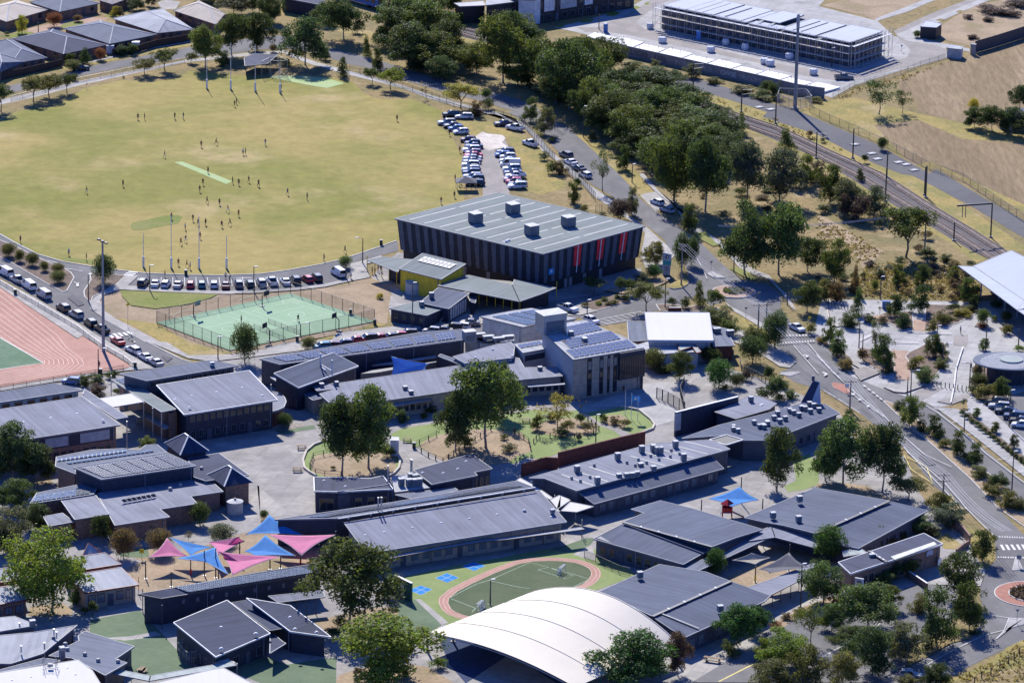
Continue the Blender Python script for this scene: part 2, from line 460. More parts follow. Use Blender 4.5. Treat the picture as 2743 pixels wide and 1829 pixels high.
def windows(b,poly,e,n,z0,z1,d=.45,frac=.7,t0=.03,t1=.97,frame='unit_dark',pane='glass',name='window'):
# a row of framed windows along one wall of a roofed block
 ip=inset(poly,d);p,q=Vector(ip[e]),Vector(ip[(e+1)%len(ip)]);L=(q-p).length;u=(q-p)/L
 s=1 if area2(poly)>0 else-1;nn=V(u.y,-u.x)*s;ang=atan2(u.y,u.x);w=L*(t1-t0)/n*frac;h=z1-z0
 key=(round(w,1),round(h,1),frame,pane,s)
 if key not in _win:
  f=Shape();t=.09
  for c,sz in(((0,0,0),(w,.12,t)),((0,0,h-t),(w,.12,t)),((-w/2+t/2,0,t),(t,.12,h-2*t)),((w/2-t/2,0,t),(t,.12,h-2*t)),((0,0,t),(.06,.11,h-2*t))):f.box(c,sz)
  g=Shape();g.box((0,0,.02),(w-.05,.05,h-.04))
  _win[key]=(mesh('window',f.v,f.f,[frame]),mesh('pane',g.v,g.f,[pane]))
 fm,gm=_win[key];off=wloc(b)
 for i in range(n):
  c=p+u*(L*(t0+(t1-t0)*(i+.5)/n))+nn*.05
  if i%5==2 and z0<1 and h<2.2:pbox(b,'door','wall_slate',(c.x,c.y,.05),(1.1,.1,2.2),ang);continue
  o=link(name,fm,b,(c.x-off.x,c.y-off.y,z0-off.z),ang);link('pane',gm,o)
def wall_panel(b,poly,e,t0,t1,z0,z1,m,d=.45,out=.06,th=.1,name='wall_panel'):
 ip=inset(poly,d);p,q=Vector(ip[e]),Vector(ip[(e+1)%len(ip)]);u=(q-p);L=u.length;u/=L
 s=1 if area2(poly)>0 else-1;nn=V(u.y,-u.x)*s;c=p+u*(L*(t0+t1)/2)+nn*out
 S=Shape();S.box((c.x,c.y,z0),(L*(t1-t0),th,z1-z0),atan2(u.y,u.x));return S.build(name,[m],b)
def posts(b,pts,z1,w=.18,m='metal',name='post'):
 for p in pts:Shape().box((p[0],p[1],0),(w,w,z1)).build(name,[m],b)
def along(p,q,n):return[tuple(Vector(p)+(Vector(q)-Vector(p))*((i+.5)/n))for i in range(n)]
def solar(b,quad,nu,nv,m='solar_cell',gap=.07,lift=.14):
# quad: corner, corner along u, opposite, corner along v; every panel is an object sharing one mesh
 p0,p1,p2,p3=(Vector(p)for p in quad);u,v=(p1-p0)/nu,(p3-p0)/nv;nrm=u.cross(v).normalized()
 if nrm.z<0:nrm=-nrm
 gu,gv=min(.2,gap/u.length),min(.2,gap/v.length);cs=[u*(-.5+gu)+v*(-.5+gv),u*(.5-gu)+v*(-.5+gv),u*(.5-gu)+v*(.5-gv),u*(-.5+gu)+v*(.5-gv)]
 vs=[tuple(c+nrm*lift)for c in cs]+[tuple(c+nrm*(lift-.05))for c in cs];cs2=[c*.94 for c in cs];vs+=[tuple(c+nrm*(lift+.035))for c in cs2]
 fs=HEX+[(8,9,10,11)]
 me=mesh('solar_panel',vs,fs,['metal',m],mi=[0]*6+[1],fix=False)
 if me.polygons[0].normal.z<0:me.flip_normals()
 off=wloc(b)
 for i in range(nu):
  for j in range(nv):link('solar_panel',me,b,tuple(p0+u*(i+.5)+v*(j+.5)-off))
_um={}
def units(b,pts,size=(1.2,1.2,1.1),m='unit_grey',rz=.35,name='rooftop_unit'):
 key=(size,m)
 if key not in _um:
  s=Shape();s.box((0,0,.12),(size[0],size[1],size[2]-.12));s.box((0,0,size[2]),(size[0]*1.06,size[1]*1.06,.08),mi=1)
  s.box((0,0,0),(size[0]*.8,size[1]*.8,.12),mi=2);s.box((0,-size[1]/2-.012,.3),(size[0]*.8,.02,size[2]*.6),mi=2)
  _um[key]=mesh('rooftop_unit',s.v,s.f,[m,'wall_pale','unit_dark'],mi=s.mi)
 off=wloc(b)
 for p in pts:link(name,_um[key],b,tuple(Vector(p)-off),rz)
def vents(b,pts,r=.28,h=.35,m='trim_white',name='roof_vent'):
 key=(r,h,m)
 if key not in _um:
  s=Shape();s.lathe((0,0,-.1),[(r*1.3,0),(r*1.2,.1),(r,.12),(r,h),(r*.6,h+.1)],10);_um[key]=mesh('roof_vent',s.v,s.f,[m])
 off=wloc(b)
 for p in pts:link(name,_um[key],b,tuple(Vector(p)-off))
def hip_roof(b,q,z0,z1,m,edge='trim_grey',cap='trim_white',name='roof'):
# four eave corners; the ridge follows the longer side (a pyramid when z1 is a point)
 P=[V(p[0],p[1],z0)for p in q];a,c=(P[1]-P[0]).length,(P[2]-P[1]).length
 if a<c:P=P[1:]+P[:1];a,c=c,a
 m0,m1=(P[3]+P[0])/2,(P[1]+P[2])/2;d=(m1-m0);k=min(.5,c/2/max(a,.1))
 r0,r1=m0+d*k,m1-d*k;r0.z=r1.z=z1
 off=wloc(b);o=None;ridge=Shape()
 if(r1-r0).length<.6:r0=r1=(r0+r1)/2
 for face in((P[0],P[1],r1,r0),(P[1],P[2],r1),(P[2],P[3],r0,r1),(P[3],P[0],r0)):
  f=[x for i,x in enumerate(face)if(x-face[i-1]).length>.01]
  u=(f[1]-f[0]).normalized();w=V(-u.y,u.x,0)
  vs=[tuple(x-off)for x in f];n=len(f);vs+=[(x,y,z-.15)for x,y,z in vs];uv=[((x-f[0]).dot(u),(x-f[0]).dot(w))for x in f]*2
  fs=[tuple(range(n)),tuple(range(2*n-1,n-1,-1))]+[(i,n+i,n+(i+1)%n,(i+1)%n)for i in range(n)]
  o=link(name,mesh(name,vs,fs,[m,edge],uvs=uv,mi=[0]*(n+2)),b)
 for s_,t_ in((P[0],r0),(P[3],r0),(P[1],r1),(P[2],r1),(r0,r1)):ridge.bar(s_,t_,.3,.12)
 ridge.build('ridge_cap',[cap],o)
def building(name,label,pts,cat='building',group=None):
 return thing(name,label,cat,(sum(p[0]for p in pts)/len(pts),sum(p[1]for p in pts)/len(pts),0),group)
 # -- trees
TREE={'gum':dict(n=15,c=.57,rx=.38,rz=.34,lo=.16,hi=.24,q=.027,tt=.34,tr=.015,limbs=7,sub=6),'tall':dict(n=13,c=.54,rx=.31,rz=.39,lo=.18,hi=.27,q=.035,tt=.32,tr=.013,limbs=5,sub=5),'umbrella':dict(n=11,c=.70,rx=.40,rz=.13,lo=.16,hi=.24,q=.032,tt=.35,tr=.020,limbs=6,sub=5),'round':dict(n=15,c=.56,rx=.28,rz=.28,lo=.20,hi=.28,q=.034,tt=.26,tr=.016,limbs=4,sub=0),'cone':dict(n=15,c=.50,rx=.33,rz=.42,lo=.14,hi=.24,q=.046,tt=.16,tr=.018,limbs=2,sub=0),'shrub':dict(n=7,c=.42,rx=.30,rz=.22,lo=.22,hi=.32,q=.058,tt=.20,tr=.016,limbs=3,sub=3),'sparse':dict(n=15,c=.68,rx=.40,rz=.26,lo=.08,hi=.14,q=.032,tt=.35,tr=.015,limbs=9,sub=0),'bare':dict(n=7,c=.66,rx=.40,rz=.24,lo=.04,hi=.08,q=.034,tt=.30,tr=.016,limbs=12,sub=0),'bank':dict(n=12,c=.36,rx=.40,rz=.24,lo=.18,hi=.28,q=.036,tt=.15,tr=.010,limbs=4,sub=4),}
_tree={}
def tree_meshes(kind,seed):
 key=(kind,seed)
 if key in _tree:return _tree[key]
 k=TREE[kind];R=random.Random(hash(kind)%1000 if False else sum(map(ord,kind))*31+seed*77);lobes=[]
 tries=0
 while len(lobes)<k['n']and tries<4000:
  tries+=1
  a=R.uniform(0,2*pi);t=R.uniform(-1,1);rr=R.random()**.5
  if kind=='cone':t=R.uniform(-1,1);shrink=(1-t)/2*.85+.08
  else:shrink=sqrt(max(0.02,1-t*t*(1 if t>0 or kind not in('gum','tall','umbrella')else.45)))
  x,y,z=cos(a)*rr*shrink*k['rx'],sin(a)*rr*shrink*k['rx'],k['c']+t*k['rz']
  r=R.uniform(k['lo'],k['hi'])
  if kind=='cone':r*=.55+.6*(1-t)/2
  if kind=='umbrella':z+=.10*(1-(rr*1.0)**2)
  if any((x-q[0])**2+(y-q[1])**2+(z-q[2])**2<(.55*min(r,q[3])+.25*max(r,q[3]))**2 for q in lobes):continue
  lobes.append((x,y,z,r))
 main=lobes
 if k['sub']:
  lobes=[]
  for x,y,z,r in main:
   for i in range(k['sub']):
    a,b=R.uniform(0,6.28),R.uniform(.3,.85)*r;lobes.append((x+cos(a)*b,y+sin(a)*b,z+R.uniform(-.55,.6)*r,r*R.uniform(.36,.60)))
    # normalise: crown one metre across, top at one metre
 m=max(max(abs(l[0])+l[3],abs(l[1])+l[3])for l in lobes);top=max(l[2]+l[3]*.9 for l in lobes)
 low=min(l[2]-l[3]for l in lobes)
 lobes=[(x*.5/m,y*.5/m,z/top,r*(.5/m*.5+.5/top))for x,y,z,r in lobes]
 vs=[];fs=[]
 dens=.80 if kind not in('sparse','bare')else.62
 for lx,ly,lz,r in lobes:
  nleaf=int(4*pi*r*r/(k['q']**2)*dens)
  ph=[R.uniform(0,6.28)for _ in range(4)]
  for i in range(nleaf):
   u=R.uniform(-.55,1)if R.random()<.9 else R.uniform(-1.6,-.55);th=R.uniform(0,2*pi);s=sqrt(max(.1,1-u*u));n=V(s*cos(th),s*sin(th),u*(.8 if u>0 else 1))
   wob=1+.16*sin(3*th+ph[0])*s+.13*sin(5*u*2+ph[1]+2*th)+.10*sin(7*th+ph[2])
   p=V(lx,ly,lz)+n*(r*wob*R.uniform(.72,1.08));p.z=max(.01,p.z)
   d=(n*.8+V(R.gauss(0,1),R.gauss(0,1),R.gauss(0,1)+.3)*.6).normalized()
   a=d.cross(V(R.gauss(0,1),R.gauss(0,1),R.gauss(0,1))).normalized();b=d.cross(a)
   q=k['q']*R.uniform(.6,1.25);a*=q*.5*R.uniform(.55,1.0);b*=q*.75
   j=len(vs);vs+=[tuple(p-b),tuple(p+a*.9),tuple(p+b),tuple(p-a*.9)];fs.append((j,j+1,j+2,j+3))
   # stray twigs outside the lobes break up the outline
 for lx,ly,lz,r in lobes:
  for i in range(int(14*(.03/k['q'])+5)):
   n=V(R.gauss(0,1),R.gauss(0,1),R.gauss(.1,.8)).normalized();p=V(lx,ly,lz)+n*r*R.uniform(1.05,1.35);p.z=max(.02,p.z)
   a=V(R.gauss(0,1),R.gauss(0,1),R.gauss(0,1)).normalized()*k['q']*.5;b=a.cross(n)*.9
   j=len(vs);vs+=[tuple(p-b),tuple(p+a),tuple(p+b),tuple(p-a)];fs.append((j,j+1,j+2,j+3))
 crown=mesh(kind+'_crown',vs,fs,'leaves',fix=False)
 t=Shape();tr=k['tr'];tt=k['tt'];bend=V(R.uniform(-.03,.03),R.uniform(-.03,.03),0)
 mid=V(0,0,tt*.5)+bend;fork=V(bend.x*.5,bend.y*.5,tt)
 t.tube((0,0,-.02),(0,0,.03),tr*1.8,tr*1.2,7);t.tube((0,0,.03),mid,tr*1.2,tr,7);t.tube(mid,fork,tr,tr*.85,7)
 for lx,ly,lz,r in sorted(lobes,key=lambda q:-q[3])[:k['limbs']]if kind not in('sparse','bare')else lobes[:k['limbs']]:
  e=V(lx,ly,lz-.2*r);h=fork.lerp(e,.5)+V(0,0,-.03);s0=mid.lerp(fork,R.uniform(.5,1))
  t.tube(s0,h,tr*.6,tr*.42,5);t.tube(h,e,tr*.42,tr*.15,5)
  if kind in('sparse','bare'):
   for q in range(4):
    w=h.lerp(e,R.uniform(.2,1));t.tube(w,w+V(R.uniform(-.14,.14),R.uniform(-.14,.14),R.uniform(.03,.14)),tr*.2,tr*.06,4)
 trunk=mesh(kind+'_trunk',t.v,t.f,'bark_pale' if kind in('gum','tall')else 'bark',fix=False)
 _tree[key]=(trunk,crown);return _tree[key]
TINT={'dark':(.075,.100,.038),'green':(.105,.135,.042),'bright':(.17,.20,.036),'olive':(.135,.135,.048),'grey':(.115,.128,.085),'yellow':(.26,.225,.05),'brown':(.14,.10,.06),'purple':(.09,.06,.06),'pink':(.30,.16,.17),'red':(.22,.08,.05),'lush':(.06,.115,.034),'gold':(.36,.30,.05),'straw':(.27,.21,.11)}
TNAME={'gum':'gum_tree','tall':'street_tree','umbrella':'umbrella_tree','round':'round_tree','cone':'conifer','shrub':'shrub','sparse':'sparse_tree','bare':'bare_tree','bank':'shrub'}
_tn=[0]
def inside(P,x,y):
 c=False;j=len(P)-1
 for i in range(len(P)):
  if(P[i][1]>y)!=(P[j][1]>y)and x<(P[j][0]-P[i][0])*(y-P[i][1])/(P[j][1]-P[i][1])+P[i][0]:c=not c
  j=i
 return c
def tree(kind,x,y,h,w,tint,label,group=None):
 _tn[0]+=1;R=random.Random(_tn[0]*13+7);nv=3 if kind=='gum' else 2
 trunk,crown=tree_meshes(kind,R.randrange(nv))
 cat='shrub' if kind in('shrub','bank')else 'tree'
 t=thing(TNAME[kind],label,cat,(x,y,0),group,R.uniform(0,6.28))
 j=R.uniform(.88,1.12);c=TINT[tint];v=R.uniform(.85,1.18);big=1.25 if kind in('gum','tall','umbrella')else 1.06;wx=w*R.uniform(.95,1.1)*big;w*=big
 link('trunk',trunk,t,scale=((w+h)/2*.8,(w+h)/2*.8,h)if kind!='bank' else(w,w,h))
 link('crown',crown,t,scale=(wx,w,h),color=(c[0]*v*j,c[1]*v,c[2]*v/j));return t
 # -- vehicles
def loft(stations,smooth=False):
# stations: (x, [(y, z), ...]) closed rings joined along x
 vs=[];fs=[];n=len(stations[0][1])
 for x,ring in stations:vs+=[(x,y,z)for y,z in ring]
 for j in range(len(stations)-1):
  for i in range(n):fs.append((j*n+i,j*n+(i+1)%n,(j+1)*n+(i+1)%n,(j+1)*n+i))
 fs+=[tuple(range(n)),tuple(range((len(stations)-1)*n,len(stations)*n))]
 return vs,fs
def ring(w,zb,zt,tuck=.9):return[(-w*.93,zb),(-w,zb+.12),(-w,(zb+zt)/2+.05),(-w*tuck,zt),(w*tuck,zt),(w,(zb+zt)/2+.05),(w,zb+.12),(w*.93,zb)]
CARS={'hatchback':dict(L=4.1,W=1.75,lo=[(-.5,.55),(-.47,.92),(.12,.95),(.42,.84),(.49,.62),(.5,.5)],cab=[(-.47,.96),(-.40,1.42),(.0,1.50),(.08,1.42),(.24,.95)]),'sedan':dict(L=4.75,W=1.82,lo=[(-.5,.6),(-.485,.98),(-.30,1.0),(.14,.95),(.43,.82),(.49,.6),(.5,.5)],cab=[(-.36,.99),(-.22,1.40),(-.02,1.46),(.05,1.40),(.20,.94)]),'suv':dict(L=4.65,W=1.88,lo=[(-.5,.6),(-.485,1.05),(.12,1.08),(.44,.98),(.495,.7),(.5,.55)],cab=[(-.475,1.08),(-.42,1.66),(-.02,1.72),(.07,1.62),(.21,1.08)]),'wagon':dict(L=4.85,W=1.82,lo=[(-.5,.58),(-.485,.95),(.13,.97),(.43,.84),(.49,.62),(.5,.5)],cab=[(-.475,.98),(-.40,1.44),(-.02,1.50),(.05,1.42),(.20,.96)]),'ute':dict(L=5.2,W=1.86,lo=[(-.5,.65),(-.495,1.02),(-.12,1.04),(.16,1.06),(.45,.96),(.495,.7),(.5,.55)],cab=[(-.16,1.04),(-.12,1.66),(.05,1.72),(.10,1.62),(.21,1.06)]),'van':dict(L=5.1,W=1.95,lo=[(-.5,.6),(-.495,1.15),(.30,1.15),(.46,.95),(.5,.7),(.5,.5)],cab=[(-.495,1.15),(-.48,1.95),(.20,2.02),(.26,1.92),(.40,1.08)]),}
_car={}
def car_parts(kind):
 if kind in _car:return _car[kind]
 k=CARS[kind];L,W=k['L'],k['W']/2;zb=.24
 st=[(x*L,ring(W*(.90 if abs(x)>.48 else 1),zb+(.14 if abs(x)>.49 else 0),zt))for x,zt in k['lo']]
 vs,fs=loft(st);s=Shape();s.add(vs,fs)
 cab=k['cab'];zbelt=min(c[1]for c in cab);H=max(c[1]for c in cab)
 # roof skin in paint
 top=[c for c in cab if c[1]>zbelt+.35];rs=[]
 for x,z in top:w=W*.72;rs.append((x*L,[(-w,z-.05),(-w*.9,z+.02),(w*.9,z+.02),(w,z-.05)]))
 vs,fs=loft(rs);s.add(vs,fs)
 rear=k['cab'][1][0]*L;front=k['cab'][-2][0]*L
 for sy in(-1,1):
  for x0,x1 in((k['cab'][0][0]*L,rear),(k['cab'][-1][0]*L,front),((rear+front)/2,(rear+front)/2)):
   s.bar((x0,sy*W*.905,zbelt-.02),(x1,sy*W*.735,H-.08),.07,.07)
 if kind=='van':
  for sy in(-1,1):s.add([(-.48*L,sy*W*.93,1.12),(.08*L,sy*W*.93,1.12),(.08*L,sy*W*.78,1.94),(-.47*L,sy*W*.78,1.90)],[(0,1,2,3)])
 if kind=='ute':
  for sy in(-1,1):s.box((-.32*L,sy*W*.9,1.0),(.34*L,.07,.16))
  s.box((-.49*L,0,1.0),(.06,W*1.8,.16))
 body=mesh('car_body',s.v,s.f,['car_paint'])
 g=Shape();gs=[]
 for x,z in cab:
  t=(z-zbelt)/(H-zbelt);w=W*(.90-.17*t);gs.append((x*L,[(-W*.90,zbelt-.1),(-w,z-.03),(w,z-.03),(W*.90,zbelt-.1)]))
 vs,fs=loft(gs);g.add(vs,fs)
 if kind=='ute':g.box((-.32*L,0,1.03),(.33*L,W*1.7,.02))
 glass=mesh('car_glass',g.v,g.f,['glass'])
 w=Shape();w.tube((0,-.11,0),(0,.11,0),.33,n=14);w.tube((0,-.118,0),(0,.118,0),.20,n=10,mi=1);wheel=mesh('car_wheel',w.v,w.f,['tyre','rim'],mi=w.mi)
 tl=Shape();tl.box((0,0,0),(.06,.32,.16));tail=mesh('tail_light',tl.v,tl.f,['lamp_red']);head=mesh('headlight',tl.v,tl.f,['lamp_clear'])
 _car[kind]=(body,glass,wheel,tail,head,L,W,k['lo'][1][1]);return _car[kind]
PAINT={'white':(.78,.78,.78),'silver':(.42,.43,.45),'grey':(.16,.165,.18),'black':(.012,.012,.014),'navy':(.02,.03,.075),'blue':(.03,.10,.32),'red':(.52,.012,.03),'maroon':(.14,.015,.025),'teal':(.05,.20,.24),'green':(.02,.05,.05),'mauve':(.34,.24,.27),'cyan':(.02,.22,.36)}
_cn=[0]
def vehicle(kind,x,y,rz,paint,label,group=None,name='parked_car',z=0.04):
 body,glass,wheel,tail,head,L,W,zt=car_parts(kind);_cn[0]+=1
 cat={'van':'van','ute':'ute'}.get(kind,'car')
 t=thing({'van':'parked_van','ute':'parked_ute'}.get(kind,name),label,cat,(x,y,z),group,rz+random.Random(_cn[0]).uniform(-.09,.09))
 link('body',body,t,color=PAINT[paint]);link('window_glass',glass,t)
 for sx in(-.30,.31):
  for sy in(-1,1):link('wheel',wheel,t,(sx*L,sy*(W-.09),.33))
 for sy in(-1,1):
  link('tail_light',tail,t,(-.495*L,sy*(W-.22),zt-.28));link('headlight',head,t,(.485*L,sy*(W-.26),.56))
 return t
 # -- people
def skin_mesh(name,verts,edges,radii,root,m):
 me=bpy.data.meshes.new(name);me.from_pydata(verts,edges,[]);o=bpy.data.objects.new(name,me);COL.objects.link(o)
 o.modifiers.new('skin','SKIN');sub=o.modifiers.new('sub','SUBSURF');sub.levels=sub.render_levels=1
 for i,r in enumerate(radii):
  d=me.skin_vertices[0].data[i];r=r if isinstance(r,tuple)else(r,r);d.radius=r;d.use_root=(i==root)
 dg=bpy.context.evaluated_depsgraph_get();out=bpy.data.meshes.new_from_object(o.evaluated_get(dg));out.name=name
 bpy.data.objects.remove(o);bpy.data.meshes.remove(me)
 out.materials.clear();out.materials.append(MATS[m]);out.polygons.foreach_set('use_smooth',[True]*len(out.polygons));return out
POSE={'standing':((.0,.11),(.02,-.11),(.03,.03),((.06,.25,.80),(.04,-.25,.80)),.0),'walking':((.32,.09),(-.30,-.09),(.20,.02),((-.20,.24,.86),(.24,-.24,.88)),.04),'running':((.42,.08),(-.42,-.08),(.36,.0),((-.12,.26,1.02),(.34,-.22,1.12)),.14),'hands_on_hips':((.0,.16),(.02,-.16),(.03,.03),((.05,.19,1.0),(.05,-.19,1.0)),.0),'waving':((.0,.13),(.03,-.13),(.03,.03),((.10,.30,1.62),(.04,-.26,.82)),.0),}
_pp={}
def person_parts(pose):
 if pose in _pp:return _pp[pose]
 fl,fr,kn,hands,lean=POSE[pose];hip=.92
 V=[(0,0,hip),(lean*.4,0,1.12),(lean*.8,0,1.34),(lean,0,1.46),(lean+.01,0,1.54),(lean+.02,0,1.66),(lean+.02,0,1.74)]
 E=[(0,1),(1,2),(2,3),(3,4),(4,5),(5,6)];Rr=[(.15,.11),(.135,.10),(.17,.11),.06,.055,.095,.07]
 T={'legs':[],'arms':[]}
 for s,f,k in((1,fl,kn[0]),(-1,fr,kn[1])):
  a=len(V);V+=[(0,s*.10,hip-.06),(f[0]*.5+k,s*.11,.50+abs(f[0])*.05),(f[0],f[1],.09+(.10 if f[0]<-.2 else 0)),(f[0]+.16,f[1],.04+(.04 if f[0]<-.2 else 0))]
  E+=[(0,a),(a,a+1),(a+1,a+2),(a+2,a+3)];Rr+=[.095,.062,.042,.038];T['legs'].append(a)
 for s,h in((1,hands[0]),(-1,hands[1])):
  a=len(V);sh=(lean*.9,s*.19,1.40);el=((sh[0]+h[0])/2-.05,(sh[1]+h[1])/2+s*.05,(sh[2]+h[2])/2)
  V+=[sh,el,h,(h[0]+.03,h[1],h[2]-.09 if h[2]<1.3 else h[2]+.09)];E+=[(2,a),(a,a+1),(a+1,a+2),(a+2,a+3)];Rr+=[.06,.045,.033,.036];T['arms'].append(a)
 body=skin_mesh('person_body',V,E,Rr,0,'skin')
 g=lambda r,d:tuple(x+d for x in r)if isinstance(r,tuple)else(r+d,r+d)
 sv=[V[0],V[1],V[2],V[3]];se=[(0,1),(1,2),(2,3)];sr=[g(Rr[0],.012),g(Rr[1],.022),g(Rr[2],.02),(.075,.07)]
 for a in T['arms']:k=len(sv);sv+=[V[a],tuple(Vector(V[a]).lerp(Vector(V[a+1]),.75))];se+=[(2,k),(k,k+1)];sr+=[g(Rr[a],.018),g(Rr[a],.012)]
 shirt=skin_mesh('person_shirt',sv,se,sr,0,'cloth')
 hv=[(0,0,hip+.08),V[0]];he=[(0,1)];hr=[g(Rr[1],.016),g(Rr[0],.024)]
 for a in T['legs']:k=len(hv);hv+=[V[a],tuple(Vector(V[a]).lerp(Vector(V[a+1]),.8))];he+=[(1,k),(k,k+1)];hr+=[g(Rr[a],.02),g(Rr[a],.004)]
 shorts=skin_mesh('person_shorts',hv,he,hr,0,'cloth')
 hair=Shape();hair.lathe((lean+.01,0,1.68),[(.10,-.03),(.108,.03),(.085,.09),(.03,.115)],10)
 _pp[pose]=(body,shirt,shorts,mesh('person_hair',hair.v,hair.f,['cloth']));return _pp[pose]
CLOTH={'black':(.012,.012,.016),'maroon':(.10,.012,.025),'navy':(.015,.02,.06),'white':(.75,.75,.75),'pale blue':(.40,.50,.68),'red':(.45,.03,.04),'green':(.03,.16,.08),'grey':(.2,.2,.22),'purple':(.16,.08,.30)}
_pn=[0]
def person(x,y,rz,pose,shirt,shorts,label,group=None,z=0.04,h=1.0):
 b,s,t_,hr=person_parts(pose);_pn[0]+=1;R=random.Random(_pn[0])
 t=thing('person',label,'person',(x,y,z),group,rz);sc=(h,h,h)
 link('body',b,t,scale=sc);link('shirt',s,t,color=CLOTH[shirt],scale=sc);link('shorts',t_,t,color=CLOTH[shorts],scale=sc)
 link('hair',hr,t,color=R.choice([(.02,.015,.01),(.06,.035,.02),(.012,.01,.01)]),scale=sc);return t
 # -- poles, fences, street furniture
def lamp_post(x,y,h,label,ang=0.0,arm=1.6,group=None,m='metal_dark',name='street_lamp',r=.11):
 t=thing(name,label,'street lamp',(x,y,0),group)
 Shape().tube((x,y,0),(x,y,h),r*1.3,r*.8).build('pole',[m],t);Shape().box((x,y,0),(.4,.4,.12)).build('base',['trim_grey'],t)
 if arm:
  e=(x+cos(ang)*arm,y+sin(ang)*arm,h+.1);Shape().bar((x,y,h-.05),e,.1).build('arm',[m],t)
  Shape().box((e[0],e[1],h+.03),(.75,.34,.16),ang).build('lamp_head',['trim_white'],t)
 return t
def power_pole(x,y,h,label,ang=0.0,arm=2.4,group=None,m='bark_pale',low=False):
 t=thing('power_pole',label,'power pole',(x,y,0),group)
 Shape().tube((x,y,0),(x,y,h),.2,.14).build('pole',[m],t);c,s=cos(ang)*arm/2,sin(ang)*arm/2
 for z in([h-.4,h-1.6]if low else[h-.4]):
  Shape().bar((x-c,y-s,z),(x+c,y+s,z),.16).build('crossarm',['timber'],t)
  k=Shape()
  for f in(-.9,-.4,.4,.9):k.tube((x+c*f,y+s*f,z+.08),(x+c*f,y+s*f,z+.32),.06,n=6)
  k.build('insulators',['trim_white'],t)
 return t
def wires(label,a,b,offs,sag=1.0,group=None,r=.035):
 s=Shape();d=V(b[0]-a[0],b[1]-a[1],0).normalized();nn=V(-d.y,d.x,0)
 for f,dz in offs:
  p,q=Vector(a)+nn*f+V(0,0,dz),Vector(b)+nn*f+V(0,0,dz);last=p
  for i in range(1,9):u=i/8;w=p.lerp(q,u)-V(0,0,sag*4*u*(1-u));s.tube(last,w,r,n=4);last=w
 o=s.own('power_lines',['trim_white'],label,'power lines',group);return o
_fp={}
def fence(name,label,pts,h,step=3.0,style='mesh',m='metal_dark',cat='fence',post=.07,mesh_m='wire_mesh',group=None,closed=False):
 t=thing(name,label,cat,(pts[0][0],pts[0][1],0),group);off=wloc(t)
 key=(h,post,m)
 if key not in _fp:s=Shape();s.box((0,0,0),(post,post,h+.05));_fp[key]=mesh('post',s.v,s.f,[m])
 P=list(pts)+([pts[0]]if closed else[])
 rails=Shape()
 for a,b in zip(P,P[1:]):
  a,b=V(a[0],a[1],0),V(b[0],b[1],0);L=(b-a).length;n=max(1,round(L/step));u=(b-a)/n;ang=atan2(u.y,u.x);sl=u.length
  for i in range(n):
   p=a+u*i;link('post',_fp[key],t,tuple(p-off),ang)
   if style=='mesh':
    pm=mesh('wire_panel',[(0,0,.08),(sl,0,.08),(sl,0,h-.03),(0,0,h-.03)],[(0,1,2,3)],[mesh_m],fix=False);link('wire_panel',pm,t,tuple(p-off),ang)
   elif style=='solid':
    q=Shape();q.box((sl/2,0,.05),(sl-.08,.05,h-.1));q.box((sl/2,0,h-.05),(sl-.06,.09,.06));link('panel',mesh('panel',q.v,q.f,[mesh_m]),t,tuple(p-off),ang)
   elif style=='picket':
    q=Shape();k=max(3,int(sl/.32))
    for j in range(k):q.box((sl*(j+.5)/k,0,.1),(.05,.03,h-.1))
    link('picket_panel',mesh('picket_panel',q.v,q.f,[m]),t,tuple(p-off),ang)
  if style in('mesh','picket','rail'):
   for z in((h,.15)if style!='rail' else(h,h*.55)):rails.bar((a.x,a.y,z),(b.x,b.y,z),.06)
 link('post',_fp[key],t,tuple(V(P[-1][0],P[-1][1],0)-off))
 if rails.v:rails.build('rail',[m],t)
 return t
def sail(label,corners,m,group=None,curve=.13,sag=.10,name='shade_sail'):
 C=[Vector(c)for c in corners];n=len(C);ctr=sum(C,Vector())/n;rim=[];K=8
 for i in range(n):
  a,b=C[i],C[(i+1)%n]
  for j in range(K):
   t=j/K;p=a.lerp(b,t);pull=4*t*(1-t)*curve*(1.3 if n==3 else 1);p=p.lerp(ctr,pull);rim.append(p)
 ctr=ctr-Vector((0,0,sag*(max(c.z for c in C)-min(c.z for c in C))+.1));vs=[];fs=[];R=6;N=len(rim)
 for r in range(R):
  for p in rim:q=p.lerp(ctr,r/R);q.z-=.25*sin(pi*r/R)*sag;vs.append(q)
 vs.append(ctr)
 for r in range(R-1):
  for i in range(N):fs.append((r*N+i,r*N+(i+1)%N,(r+1)*N+(i+1)%N,(r+1)*N+i))
 for i in range(N):fs.append(((R-1)*N+i,(R-1)*N+(i+1)%N,R*N))
 up=[v+V(0,0,.02)for v in vs];k=len(vs);allv=up+vs;allf=fs+[tuple(k+i for i in reversed(f))for f in fs]+[(i,k+i,k+(i+1)%N,(i+1)%N)for i in range(N)]
 t=thing(name,label,'shade sail',(ctr.x,ctr.y,0),group);off=wloc(t)
 link('canopy',mesh('canopy',[tuple(v-off)for v in allv],allf,[m],fix=False,smooth=True),t)
 e=Shape()
 for i in range(N):e.bar(rim[i],rim[(i+1)%N],.06)
 e.build('edge_cable',['trim_grey'],t);return t
def sail_post(x,y,h,label,m='metal_dark',top=None,lean=(0,0),group='posts holding up the shade sails'):
 t=thing('sail_post',label,'post',(x,y,0),group);p=(x+lean[0],y+lean[1],h)
 Shape().tube((x,y,0),p,.13,.1).build('pole',[m],t);Shape().box((x,y,0),(.5,.5,.05)).build('base_plate',['metal'],t)
 if top:Shape().tube((x,y,.05),(x+lean[0]*.45,y+lean[1]*.45,h*.45),.17,.17).build('sleeve',[top],t)
 return t
